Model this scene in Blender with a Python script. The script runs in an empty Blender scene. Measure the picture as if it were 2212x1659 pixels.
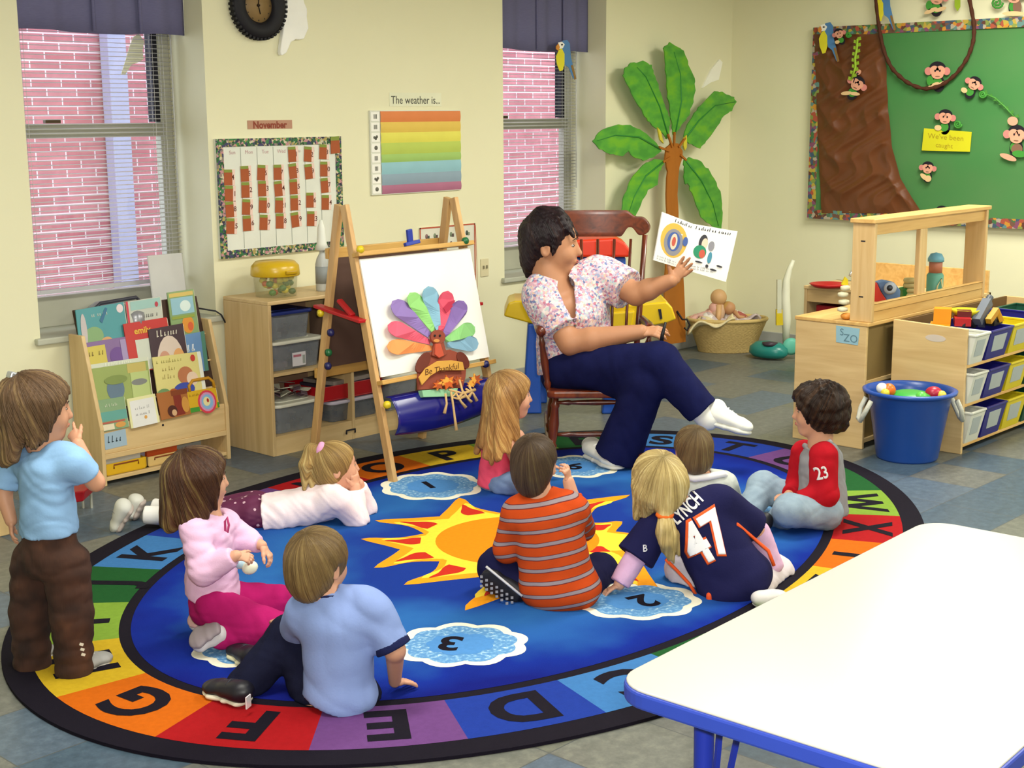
import bpy, bmesh, math, random
import numpy as np
from mathutils import Vector, Matrix
from mathutils.bvhtree import BVHTree
random.seed(7)
V = Vector
C = bpy.context.scene.collection
SC = bpy.context.scene
# ---------------------------------------------------------------- camera
F_PX, IW, IH = 3050.0, 2212, 1659
PITCH, ROLL, AZ, CAMZ = math.radians(10.85), math.radians(0.4), math.radians(42.7), 1.7
HEAD = V((math.cos(AZ), math.sin(AZ), 0)); RIGHT0 = V((math.sin(AZ), -math.cos(AZ), 0)); UPW = V((0, 0, 1))
_f = HEAD*math.cos(PITCH) - UPW*math.sin(PITCH); _u = HEAD*math.sin(PITCH) + UPW*math.cos(PITCH)
CR = RIGHT0*math.cos(ROLL) - _u*math.sin(ROLL); CU = RIGHT0*math.sin(ROLL) + _u*math.cos(ROLL); CF = _f
CAM = V((0, 0, CAMZ))
def ray(x, y): return CF + CR*((x-IW/2)/F_PX) - CU*((y-IH/2)/F_PX)
def PZ(x, y, z=0.0): d = ray(x, y); return CAM + d*((z-CAMZ)/d.z)
def PY(x, y, Y): d = ray(x, y); return CAM + d*(Y/d.y)
def PX(x, y, X): d = ray(x, y); return CAM + d*(X/d.x)
def PG(x, y, g): d = ray(x, y); return CAM + d*(g/d.dot(HEAD))
def G(x, y, z=0.0): return PZ(x, y, z).dot(HEAD)
def PPL(x, y, o, n): d = ray(x, y); return CAM + d*((o-CAM).dot(n)/d.dot(n))
def proj(p):
    v = V(p)-CAM; dz = v.dot(CF); return (IW/2+F_PX*v.dot(CR)/dz, IH/2-F_PX*v.dot(CU)/dz)
cd = bpy.data.cameras.new('camera'); cam = bpy.data.objects.new('camera', cd); C.objects.link(cam)
cd.sensor_width = 36; cd.lens = F_PX/IW*36; cd.clip_start = 0.05
cam.matrix_world = Matrix(((CR.x, CU.x, -CF.x, 0), (CR.y, CU.y, -CF.y, 0), (CR.z, CU.z, -CF.z, CAMZ), (0, 0, 0, 1)))
SC.camera = cam
# ---------------------------------------------------------------- materials
def lin(h):
    if isinstance(h, str):
        h = h.lstrip('#'); c = [int(h[i:i+2], 16)/255 for i in (0, 2, 4)]
    else: c = h
    return tuple((v/12.92 if v <= .04045 else ((v+.055)/1.055)**2.4) for v in c) + (1,)
_mats = {}
def new_mat(name):
    m = bpy.data.materials.new(name); m.use_nodes = True; nt = m.node_tree
    return m, nt, nt.nodes['Principled BSDF']
def N(nt, t, **kw):
    n = nt.nodes.new(t)
    for k, v in kw.items():
        if k in n.inputs: n.inputs[k].default_value = v
        else: setattr(n, k, v)
    return n
def ramp(nt, fac, stops, interp='LINEAR'):
    r = nt.nodes.new('ShaderNodeValToRGB'); cr = r.color_ramp; cr.interpolation = interp
    while len(cr.elements) > 1: cr.elements.remove(cr.elements[-1])
    cr.elements[0].position = stops[0][0]; cr.elements[0].color = lin(stops[0][1])
    for p, c in stops[1:]: e = cr.elements.new(p); e.color = lin(c)
    nt.links.new(fac, r.inputs[0]); return r
def mapped(nt, scale=(1, 1, 1), rot=(0, 0, 0), loc=(0, 0, 0)):
    tc = N(nt, 'ShaderNodeTexCoord'); mp = N(nt, 'ShaderNodeMapping')
    mp.inputs['Scale'].default_value = scale; mp.inputs['Rotation'].default_value = rot; mp.inputs['Location'].default_value = loc
    nt.links.new(tc.outputs['Object'], mp.inputs['Vector']); return mp.outputs['Vector']
def bump(nt, b, h, strength=.3, dist=.01):
    n = N(nt, 'ShaderNodeBump', Strength=strength, Distance=dist); nt.links.new(h, n.inputs['Height']); nt.links.new(n.outputs[0], b.inputs['Normal'])
def mixc(nt, fac, a, b, mode='MIX'):
    m = N(nt, 'ShaderNodeMix', data_type='RGBA', blend_type=mode)
    for s, v in ((0, fac), (6, a), (7, b)):
        if hasattr(v, 'is_output'): nt.links.new(v, m.inputs[s])
        else: m.inputs[s].default_value = lin(v) if isinstance(v, str) else v
    return m.outputs[2]
def M(col, rough=.55, spec=.3, metal=0., var=.08, vs=(9, 9, 9), bmp=0., alpha=1., coat=0.):
    """plain painted / plastic / paper surface: base colour with a slight procedural variation"""
    key = (col, rough, spec, metal, var, vs, bmp, alpha, coat)
    if key in _mats: return _mats[key]
    m, nt, b = new_mat('surface_'+str(col).lstrip('#'))
    v = mapped(nt, vs); nz = N(nt, 'ShaderNodeTexNoise', Scale=1., Detail=4.); nt.links.new(v, nz.inputs['Vector'])
    l = lin(col); lo = tuple(max(0, c*(1-var)) for c in l[:3])+(1,); hi = tuple(min(1, c*(1+var)) for c in l[:3])+(1,)
    nt.links.new(mixc(nt, nz.outputs['Fac'], lo, hi), b.inputs['Base Color'])
    b.inputs['Roughness'].default_value = rough; b.inputs['Specular IOR Level'].default_value = spec; b.inputs['Metallic'].default_value = metal
    if coat: b.inputs['Coat Weight'].default_value = coat; b.inputs['Coat Roughness'].default_value = .12
    if alpha < 1: b.inputs['Alpha'].default_value = alpha
    if bmp: bump(nt, b, nz.outputs['Fac'], bmp, .005)
    _mats[key] = m; return m
def wood(c1, c2, scale=(3, 3, 40), rough=.45, axis='x', coat=.15):
    key = ('wood', c1, c2, axis, rough)
    if key in _mats: return _mats[key]
    sc = {'x': (1.2, 16, 16), 'y': (16, 1.2, 16), 'z': (16, 16, 1.2)}[axis]
    m, nt, b = new_mat('wood_'+axis); v = mapped(nt, sc)
    nz = N(nt, 'ShaderNodeTexNoise', Scale=1.3, Detail=6., Distortion=1.2); nt.links.new(v, nz.inputs['Vector'])
    r = ramp(nt, nz.outputs['Fac'], [(.3, c1), (.7, c2)]); nt.links.new(r.outputs[0], b.inputs['Base Color'])
    b.inputs['Roughness'].default_value = rough; b.inputs['Specular IOR Level'].default_value = .35
    b.inputs['Coat Weight'].default_value = coat; b.inputs['Coat Roughness'].default_value = .25
    bump(nt, b, nz.outputs['Fac'], .08, .003); _mats[key] = m; return m
def fabric(col, var=.12, sc=30., rough=.9, bmp=.3, c2=None, stretch=(1, 1, 1)):
    key = ('fab', col, var, sc, c2, stretch, bmp)
    if key in _mats: return _mats[key]
    m, nt, b = new_mat('fabric_'+col.lstrip('#')); v = mapped(nt, tuple(s for s in stretch))
    nz = N(nt, 'ShaderNodeTexNoise', Scale=sc, Detail=5.); nt.links.new(v, nz.inputs['Vector'])
    l = lin(col); lo = tuple(c*(1-var) for c in l[:3])+(1,); hi = lin(c2) if c2 else tuple(min(1, c*(1+var)) for c in l[:3])+(1,)
    nt.links.new(mixc(nt, nz.outputs['Fac'], lo, hi), b.inputs['Base Color']); b.inputs['Roughness'].default_value = rough
    b.inputs['Specular IOR Level'].default_value = .1
    fine = N(nt, 'ShaderNodeTexNoise', Scale=sc*9); nt.links.new(v, fine.inputs['Vector']); bump(nt, b, fine.outputs['Fac'], bmp, .002)
    _mats[key] = m; return m
def confetti(cols, scale=45., rough=.7, key=None, base=None, thr=None):
    k = ('conf', tuple(cols), scale)
    if k in _mats: return _mats[k]
    m, nt, b = new_mat('multicolour_pattern'); v = mapped(nt, (1, 1, 1))
    nz = N(nt, 'ShaderNodeTexNoise', Scale=scale*.6); nt.links.new(v, nz.inputs['Vector'])
    mx = N(nt, 'ShaderNodeMix', data_type='VECTOR'); mx.inputs[0].default_value = .02
    nt.links.new(v, mx.inputs[4]); nt.links.new(nz.outputs['Color'], mx.inputs[5])
    vo = N(nt, 'ShaderNodeTexVoronoi', Scale=scale); nt.links.new(mx.outputs[1], vo.inputs['Vector'])
    sp = N(nt, 'ShaderNodeSeparateColor'); nt.links.new(vo.outputs['Color'], sp.inputs[0])
    n = len(cols); r = ramp(nt, sp.outputs[0], [(i/n, c) for i, c in enumerate(cols)], 'CONSTANT')
    nt.links.new(r.outputs[0], b.inputs['Base Color']); b.inputs['Roughness'].default_value = rough; _mats[k] = m; return m
def clear_plastic(col='#c8ccd0', a=.35, rough=.15):
    key = ('clear', col, a)
    if key in _mats: return _mats[key]
    m, nt, b = new_mat('translucent_plastic'); b.inputs['Base Color'].default_value = lin(col); b.inputs['Roughness'].default_value = rough
    nz = N(nt, 'ShaderNodeTexNoise', Scale=14.); nt.links.new(mapped(nt), nz.inputs['Vector'])
    mr = N(nt, 'ShaderNodeMapRange'); mr.inputs['To Min'].default_value = a*.8; mr.inputs['To Max'].default_value = a*1.25
    nt.links.new(nz.outputs['Fac'], mr.inputs[0]); nt.links.new(mr.outputs[0], b.inputs['Alpha']); _mats[key] = m; return m
BIRCH = wood('#c9ab78', '#d9bd8a', axis='x'); BIRCHZ = wood('#c4a674', '#d6ba88', axis='z'); BIRCHY = wood('#c6a672', '#d8bb86', axis='y')
PINE = wood('#c79a58', '#ddb673', axis='x'); PINEZ = wood('#c3a06a', '#d6b784', axis='z')
MAHOG = wood('#3a1509', '#6a2a12', axis='z', rough=.3, coat=.5); MAHOGX = wood('#4a1c0c', '#7a3417', axis='x', rough=.28, coat=.5)
# ---------------------------------------------------------------- objects
W = {}
def tag(o, label=None, cat=None, group=None, kind=None):
    if label: o['label'] = label
    if cat: o['category'] = cat
    if group: o['group'] = group
    if kind: o['kind'] = kind
    return o
def thing(name, loc, label, cat, group=None):
    o = bpy.data.objects.new(name, None); C.objects.link(o); o.empty_display_size = .05; o.location = V(loc); W[o.name] = V(loc)
    return tag(o, label, cat, group)
def frame_of(d, up=UPW):
    z = V(d).normalized(); x = up.cross(z)
    if x.length < 1e-4: x = V((1, 0, 0)).cross(z)
    x.normalize(); return x, z.cross(x), z
class MB:
    def __init__(s): s.v = []; s.f = []; s.m = []; s.sm = []; s.cur = 0; s.smooth = False
    def at(s, i): s.cur = i; return s
    def _add(s, vs, fs, smooth=None):
        k = len(s.v); s.v += [V(p) for p in vs]
        for f in fs: s.f.append([k+i for i in f]); s.m.append(s.cur); s.sm.append(s.smooth if smooth is None else smooth)
        return s
    def box(s, c, d, R=None, taper=None):
        hx, hy, hz = d[0]/2, d[1]/2, d[2]/2; c = V(c); vs = []
        for z in (-hz, hz):
            t = taper if (taper and z > 0) else (1, 1)
            for x, y in ((-hx, -hy), (hx, -hy), (hx, hy), (-hx, hy)):
                p = V((x*t[0], y*t[1], z)); vs.append(c+(R @ p if R else p))
        return s._add(vs, [(3, 2, 1, 0), (4, 5, 6, 7), (0, 1, 5, 4), (1, 2, 6, 5), (2, 3, 7, 6), (3, 0, 4, 7)], False)
    def bb(s, x0, x1, y0, y1, z0, z1): return s.box(((x0+x1)/2, (y0+y1)/2, (z0+z1)/2), (abs(x1-x0), abs(y1-y0), abs(z1-z0)))
    def bar(s, a, b, w, h, up=UPW):
        a, b = V(a), V(b); x, y, z = frame_of(b-a, up); R = Matrix((x, y, z)).transposed()
        return s.box((a+b)/2, (w, h, (b-a).length), R)
    def cyl(s, a, b, r0, r1=None, n=16, caps=True):
        r1 = r0 if r1 is None else r1; a, b = V(a), V(b); x, y, z = frame_of(b-a)
        ring = lambda p, r: [p+(x*math.cos(2*math.pi*i/n)+y*math.sin(2*math.pi*i/n))*r for i in range(n)]
        s._add(ring(a, r0)+ring(b, r1), [(i, (i+1) % n, n+(i+1) % n, n+i) for i in range(n)], True)
        if caps:
            if r0 > 1e-5: s._add(ring(a, r0), [tuple(reversed(range(n)))], False)
            if r1 > 1e-5: s._add(ring(b, r1), [tuple(range(n))], False)
        return s
    def lathe(s, prof, o, ax=UPW, n=24, sx=1., sy=1., up=None, sm=True):
        x, y, z = frame_of(ax, up or UPW); o = V(o); vs = []
        for r, h in prof: vs += [o+z*h+x*(r*sx*math.cos(2*math.pi*i/n))+y*(r*sy*math.sin(2*math.pi*i/n)) for i in range(n)]
        fs = [(j*n+i, j*n+(i+1) % n, (j+1)*n+(i+1) % n, (j+1)*n+i) for j in range(len(prof)-1) for i in range(n)]
        if prof[0][0] > 1e-4: fs.append(tuple(reversed(range(n))))
        if prof[-1][0] > 1e-4: fs.append(tuple((len(prof)-1)*n+i for i in range(n)))
        return s._add(vs, fs, sm)
    def tube(s, pts, r, n=8, close=False, caps=True):
        pts = [V(p) for p in pts]; L = len(pts); vs = []; rr = r if isinstance(r, (list, tuple)) else [r]*L
        t0 = (pts[1]-pts[0]).normalized(); x, y, _ = frame_of(t0)
        for i, p in enumerate(pts):
            if close: t = (pts[(i+1) % L]-pts[i-1]).normalized()
            else: t = (pts[min(i+1, L-1)]-pts[max(i-1, 0)]).normalized()
            x = (x-t*x.dot(t)); x = x.normalized() if x.length > 1e-6 else frame_of(t)[0]; y = t.cross(x)
            vs += [p+(x*math.cos(2*math.pi*k/n)+y*math.sin(2*math.pi*k/n))*rr[i] for k in range(n)]
        fs = [(i*n+k, i*n+(k+1) % n, ((i+1) % L)*n+(k+1) % n, ((i+1) % L)*n+k) for i in range(L if close else L-1) for k in range(n)]
        if not close and caps: fs += [tuple(reversed(range(n))), tuple((L-1)*n+k for k in range(n))]
        return s._add(vs, fs, True)
    def ell(s, c, r, R=None, n=16, m=10):
        c = V(c); r = (r, r, r) if isinstance(r, (int, float)) else r; vs = []
        for j in range(m+1):
            th = math.pi*j/m
            for i in range(n):
                p = V((r[0]*math.sin(th)*math.cos(2*math.pi*i/n), r[1]*math.sin(th)*math.sin(2*math.pi*i/n), -r[2]*math.cos(th))); vs.append(c+(R @ p if R else p))
        return s._add(vs, [(j*n+i, j*n+(i+1) % n, (j+1)*n+(i+1) % n, (j+1)*n+i) for j in range(m) for i in range(n)], True)
    def prism(s, pts, n, t):
        """polygon of 3D points extruded by t along -n (front face where the points are, facing n)"""
        pts = [V(p) for p in pts]; n = V(n).normalized(); nn = sum(((pts[i]-pts[0]).cross(pts[i+1]-pts[0]) for i in range(1, len(pts)-1)), V())
        if nn.dot(n) < 0: pts.reverse()
        L = len(pts); back = [p-n*t for p in pts]
        return s._add(pts+back, [tuple(range(L)), tuple(reversed(range(L, 2*L)))]+[(i, L+i, L+(i+1) % L, (i+1) % L) for i in range(L)], False)
    def poly(s, pts, n=None):
        pts = [V(p) for p in pts]
        if n is not None:
            nn = sum(((pts[i]-pts[0]).cross(pts[i+1]-pts[0]) for i in range(1, len(pts)-1)), V())
            if nn.dot(V(n)) < 0: pts.reverse()
        return s._add(pts, [tuple(range(len(pts)))], False)
    def grid(s, fn, nu, nv, smooth=True, wrapu=False):
        vs = [fn(i/nu, j/nv) for j in range(nv+1) for i in range(nu+1)]
        return s._add(vs, [(j*(nu+1)+i, j*(nu+1)+i+1, (j+1)*(nu+1)+i+1, (j+1)*(nu+1)+i) for j in range(nv) for i in range(nu)], smooth)
    def text(s, st, o, xd, yd, h, bold=0., t=.0008, ctr=True, shear=0., w=None):
        vs, fs = text_mesh(st, bold, shear); o = V(o); xd = V(xd).normalized(); yd = V(yd).normalized(); nrm = xd.cross(yd)
        xs = [p[0] for p in vs]; mx = (min(xs)+max(xs))/2 if ctr else min(xs); sx = h/.72
        if w: sx = w/(max(xs)-min(xs))
        return s._add([o+xd*((p[0]-mx)*sx)+yd*((p[1])*h/.72)+nrm*t for p in vs], fs, False)
    def build(s, name, mats, parent=None, loc=None, bevel=0., solid=0., sub=0, seg=2):
        if not isinstance(mats, (list, tuple)): mats = [mats]
        w = V(loc) if loc is not None else (W[parent.name] if parent else V())
        me = bpy.data.meshes.new(name); me.from_pydata([p-w for p in s.v], [], s.f)
        for m in mats: me.materials.append(m)
        me.polygons.foreach_set('material_index', s.m); me.polygons.foreach_set('use_smooth', s.sm); me.validate(); me.update()
        o = bpy.data.objects.new(name, me); C.objects.link(o); W[o.name] = w
        if parent: o.parent = parent; o.location = w-W[parent.name]
        else: o.location = w
        if solid: md = o.modifiers.new('thickness', 'SOLIDIFY'); md.thickness = solid; md.offset = 0
        if bevel: md = o.modifiers.new('bevel', 'BEVEL'); md.width = bevel; md.segments = seg; md.limit_method = 'ANGLE'; md.angle_limit = math.radians(40)
        if sub: md = o.modifiers.new('sub', 'SUBSURF'); md.levels = sub; md.render_levels = sub
        return o
_tx = {}
def text_mesh(st, bold=0., shear=0.):
    k = (st, bold, shear)
    if k in _tx: return _tx[k]
    cu = bpy.data.curves.new('txt', 'FONT'); cu.body = st; cu.size = 1; cu.offset = bold; cu.shear = shear; cu.resolution_u = 4
    ob = bpy.data.objects.new('txt', cu); C.objects.link(ob); dg = bpy.context.evaluated_depsgraph_get(); me = ob.evaluated_get(dg).to_mesh()
    r = ([tuple(v.co) for v in me.vertices], [tuple(p.vertices) for p in me.polygons])
    bpy.data.objects.remove(ob); bpy.data.curves.remove(cu); _tx[k] = r; return r
def solo(name, mb, mats, loc, label, cat, group=None, **kw):
    return tag(mb.build(name, mats, None, loc, **kw), label, cat, group)
def struct(name, mb, mats, **kw): return tag(mb.build(name, mats, **kw), kind='structure')
def copy_tree(o, parent=None):
    c = o.copy(); C.objects.link(c)
    if parent: c.parent = parent
    W[c.name] = W[o.name].copy()
    for ch in list(o.children): copy_tree(ch, c)
    return c
def scribble(mb, o, xd, yd, w, h, t=.0008, seed=0, sw=.12):
    """one illegible line of handwriting / small print"""
    rnd = random.Random(seed); x = 0.; o = V(o); xd = V(xd).normalized(); yd = V(yd).normalized(); nr = xd.cross(yd)
    while x < w:
        ww = min(rnd.uniform(.35, .8)*h, w-x)
        a = o+xd*x+nr*t; b = a+xd*ww*.55; hh = h*rnd.choice((.6, .6, 1.)); q = h*sw
        mb.poly([a, a+xd*q, a+xd*(q+h*.1)+yd*hh, a+xd*h*.1+yd*hh], nr)
        mb.poly([a+yd*h*.05, b+yd*h*.02, b+yd*(h*.02+q), a+yd*(h*.05+q)], nr)
        x += ww + (h*.5 if rnd.random() < .2 else 0.02*h)
# ================================================================ room
WY, WX, CZ = 6.0, 8.9, 2.75
def wall_paint():
    m, nt, b = new_mat('cream_wall_paint'); nz = N(nt, 'ShaderNodeTexNoise', Scale=2.2, Detail=3.); v = mapped(nt); nt.links.new(v, nz.inputs['Vector'])
    nt.links.new(mixc(nt, nz.outputs['Fac'], '#dedbb9', '#e3e0c0'), b.inputs['Base Color']); b.inputs['Roughness'].default_value = .55; b.inputs['Specular IOR Level'].default_value = .3
    f = N(nt, 'ShaderNodeTexNoise', Scale=160.); nt.links.new(v, f.inputs['Vector']); bump(nt, b, f.outputs['Fac'], .06, .002); return m
WALL = wall_paint()
def floor_tiles():
    m, nt, b = new_mat('mottled_vinyl_tiles'); S = 1/.335
    v = mapped(nt, (S, S, S)); fl = N(nt, 'ShaderNodeVectorMath', operation='FLOOR'); nt.links.new(v, fl.inputs[0])
    wn = N(nt, 'ShaderNodeTexWhiteNoise', noise_dimensions='2D'); nt.links.new(fl.outputs[0], wn.inputs['Vector'])
    r = ramp(nt, wn.outputs['Value'], [(0, '#7a7c74'), (.3, '#747672'), (.5, '#5f7082'), (.68, '#76786c'), (.85, '#506476')], 'CONSTANT')
    nz = N(nt, 'ShaderNodeTexNoise', Scale=26., Detail=6., Roughness=.7); nt.links.new(mapped(nt), nz.inputs['Vector'])
    rr = ramp(nt, nz.outputs['Fac'], [(.36, '#565a58'), (.5, '#808080'), (.64, '#a7a7a0')])
    c = mixc(nt, .55, r.outputs[0], rr.outputs[0], 'OVERLAY')
    fr = N(nt, 'ShaderNodeVectorMath', operation='FRACTION'); nt.links.new(v, fr.inputs[0]); sp = N(nt, 'ShaderNodeSeparateXYZ'); nt.links.new(fr.outputs[0], sp.inputs[0])
    mn = N(nt, 'ShaderNodeMath', operation='MINIMUM'); nt.links.new(sp.outputs[0], mn.inputs[0]); nt.links.new(sp.outputs[1], mn.inputs[1])
    lt = N(nt, 'ShaderNodeMath', operation='LESS_THAN'); lt.inputs[1].default_value = .012; nt.links.new(mn.outputs[0], lt.inputs[0])
    c2 = mixc(nt, lt.outputs[0], c, '#4d5050'); nt.links.new(c2, b.inputs['Base Color'])
    b.inputs['Roughness'].default_value = .38; b.inputs['Specular IOR Level'].default_value = .35; bump(nt, b, nz.outputs['Fac'], .05, .002); return m
RX0, RY0 = -1.3, -1.6
struct('floor', MB().bb(RX0-.2, WX+.3, RY0-.2, WY+.37, -.12, 0), floor_tiles())
struct('ceiling', MB().bb(RX0-.2, WX+.3, RY0-.2, WY+.37, CZ, CZ+.1), M('#d8d8d0', .8))
O1, O2, SZ, OZ = (3.277, 4.262), (6.44, 7.437), .69, 2.62
wb = MB()
for x0, x1, z0, z1 in ((RX0-.2, O1[0], 0, CZ), (O1[0], O1[1], 0, SZ-.03), (O1[0], O1[1], OZ, CZ), (O1[1], O2[0], 0, CZ), (O2[0], O2[1], 0, SZ-.03), (O2[0], O2[1], OZ, CZ), (O2[1], WX, 0, CZ)):
    wb.bb(x0, x1, WY, WY+.37, z0, z1)
struct('wall_back', wb, WALL)
struct('wall_right', MB().bb(WX, WX+.15, RY0-.2, WY+.37, 0, CZ), WALL)
struct('wall_left', MB().bb(RX0-.2, RX0, RY0-.2, WY, 0, CZ), WALL)
struct('wall_front', MB().bb(RX0, WX, RY0-.2, RY0, 0, CZ), WALL)
BASEB = M('#a9aaa4', .5)
bbk = MB()
for x0, x1 in ((RX0, WX-.012),): bbk.bb(x0, x1, WY-.012, WY, 0, .1)
struct('baseboard_back', bbk, BASEB, bevel=.004); struct('baseboard_right', MB().bb(WX-.012, WX, RY0, WY-.012, 0, .1), BASEB, bevel=.004)
# windows
FRM = M('#a8a898', .45, .4); DARK = M('#1d1d26', .6)
gm, nt, b = new_mat('window_glass'); nt.nodes.remove(b); tr = N(nt, 'ShaderNodeBsdfTransparent'); gl = N(nt, 'ShaderNodeBsdfGlossy', Roughness=.02); mx = N(nt, 'ShaderNodeMixShader')
mx.inputs[0].default_value = .05; nt.links.new(tr.outputs[0], mx.inputs[1]); nt.links.new(gl.outputs[0], mx.inputs[2])
nt.links.new(mx.outputs[0], nt.nodes['Material Output'].inputs[0]); GLASS = gm
WINF = 6.3
for i, (x0, x1) in enumerate((O1, O2), 1):
    f = MB(); y0, y1 = WINF, WINF+.05
    f.bb(x0+.015, x0+.075, y0, y1, SZ, OZ).bb(x1-.075, x1-.001, y0, y1, SZ, OZ).bb(x0, x1, y0, y1, OZ-.06, OZ).bb(x0+.02, x1-.05, y0-.012, y1, SZ, SZ+.15)
    fo = struct('window_%d' % i, f, FRM, bevel=.004)
    MB().bb(x0+.02, x1-.07, y0-.03, y1-.01, 1.60, 1.665).bb(x0+.02, x1-.07, y0-.036, y0-.02, 1.645, 1.665).build('meeting_rail', FRM, fo, bevel=.004)
    MB().bb(x1-.11, x1-.075, y0-.004, y1, 1.67, OZ-.06).build('sash_track', DARK, fo)
    MB().bb(x0+.075, x1-.075, y0+.02, y0+.026, SZ+.15, 1.6).bb(x0+.075, x1-.11, y0+.03, y0+.036, 1.665, OZ-.06).build('glass_pane', GLASS, fo)
    MB().bb(x0+.25, x0+.33, y0-.035, y0-.012, 1.668, 1.684).build('sash_lock', M('#5a4a3a', .4, metal=.6), fo)
    struct('trim_%d' % i, MB().bb(x0-.03, x1+.03, WY-.03, WINF+.06, SZ-.03, SZ), M('#b2b4a4', .5), bevel=.006)
    # mini blind
    yb = WINF-.062
    bl = thing('venetian_blind', (x0+.5, yb, SZ), ('white mini blind lowered over the left window by the book rack' if i == 1 else 'white mini blind lowered over the window behind the rocking chair'), 'window blind', 'white mini blinds')
    s = MB(); z = SZ+.2
    while z < 2.2:
        s._add([(x0+.03, yb-.012, z-.0013), (x1-.03, yb-.012, z-.0013), (x1-.03, yb, z+.0022), (x0+.03, yb, z+.0022), (x0+.03, yb+.012, z+.0008), (x1-.03, yb+.012, z+.0008)], [(0, 1, 2, 3), (3, 2, 5, 4)], True); z += .0215
    s.build('slats', M('#c9c9cf', .4, var=.02), bl, solid=.0007)
    MB().bb(x0+.03, x1-.03, yb-.014, yb+.014, SZ+.17, SZ+.19).build('bottom_rail', M('#b9b9be', .4), bl)
    for xx in (x0+.14, x1-.09, x1-.15): MB().tube([(xx, yb+.013, 2.2), (xx, yb-.013, 2.2), (xx, yb-.0135, SZ+.18), (xx, yb+.013, SZ+.18), (xx, yb+.0135, 2.19)], .0011, 4).build('ladder_cord', M('#d0d0d0', .8), bl)
    MB().tube([(x1-.045, yb-.02, 2.2), (x1-.043, yb-.02, 1.2)], .004, 6).build('tilt_wand', clear_plastic('#d8dad8', .5), bl)
    # valance
    va = MB(); vy = WY+.15
    va.grid(lambda u, w: V((x0+.004+(x1-x0-.008)*u, vy+.012*math.sin(u*19+i)+.006*math.sin(u*43), 2.092+.006*math.sin(u*9)+.5*w)), 60, 4)
    for sx in (.47, .73): va.grid(lambda u, w: V((x0+(x1-x0)*sx+.016*(u-.5), vy-.012-.008*math.sin(math.pi*u), 2.098+.49*w)), 4, 3)
    solo('window_valance', va, fabric('#6b6a8c', sc=40, stretch=(1, 1, 6)), (x0+.5, vy, 2.09), ('blue denim valance at the top of the left window' if i == 1 else 'blue denim valance at the top of the window near the palm'), 'valance', 'blue window valances', solid=.006)
# outside
bm, nt, b = new_mat('red_brick'); tc = N(nt, 'ShaderNodeTexCoord'); mp = N(nt, 'ShaderNodeMapping'); mp.inputs['Rotation'].default_value = (math.radians(-90), 0, 0); nt.links.new(tc.outputs['Object'], mp.inputs[0])
br = N(nt, 'ShaderNodeTexBrick', Scale=1.); br.inputs['Brick Width'].default_value = .264; br.inputs['Row Height'].default_value = .0712; br.inputs['Mortar Size'].default_value = .0058
br.inputs['Color1'].default_value = lin('#b0686e'); br.inputs['Color2'].default_value = lin('#bb7a80'); br.inputs['Mortar'].default_value = lin('#dccacc'); br.inputs['Bias'].default_value = 0
nt.links.new(mp.outputs[0], br.inputs['Vector']); nz = N(nt, 'ShaderNodeTexNoise', Scale=9.); nt.links.new(tc.outputs['Object'], nz.inputs['Vector'])
nt.links.new(mixc(nt, .25, br.outputs['Color'], nz.outputs['Fac'], 'OVERLAY'), b.inputs['Base Color']); b.inputs['Roughness'].default_value = .9; bump(nt, b, br.outputs['Fac'], -.3, .01)
struct('wall_outside', MB().bb(3, 27, 10.5, 10.8, -1.2, 6.5), bm)
struct('trim_1_ground', MB().bb(3, 17, 6.4, 10.5, -1.4, -1.2), M('#8a8a80', .9)).name = 'trim_3'  # ground slab outside, between the window wall and the brick wall
dx = PY(262, 400, 10.4)
solo('downspout', MB().bb(dx.x-.085, dx.x+.085, 10.34, 10.47, -1.2, 6).bb(dx.x-.12, dx.x+.12, 10.44, 10.49, 2.4, 2.46), M('#9fa2bb', .5), (dx.x, 10.42, -1.2), 'pale blue-grey downspout on the brick wall outside the left window', 'downspout', bevel=.01)
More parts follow.
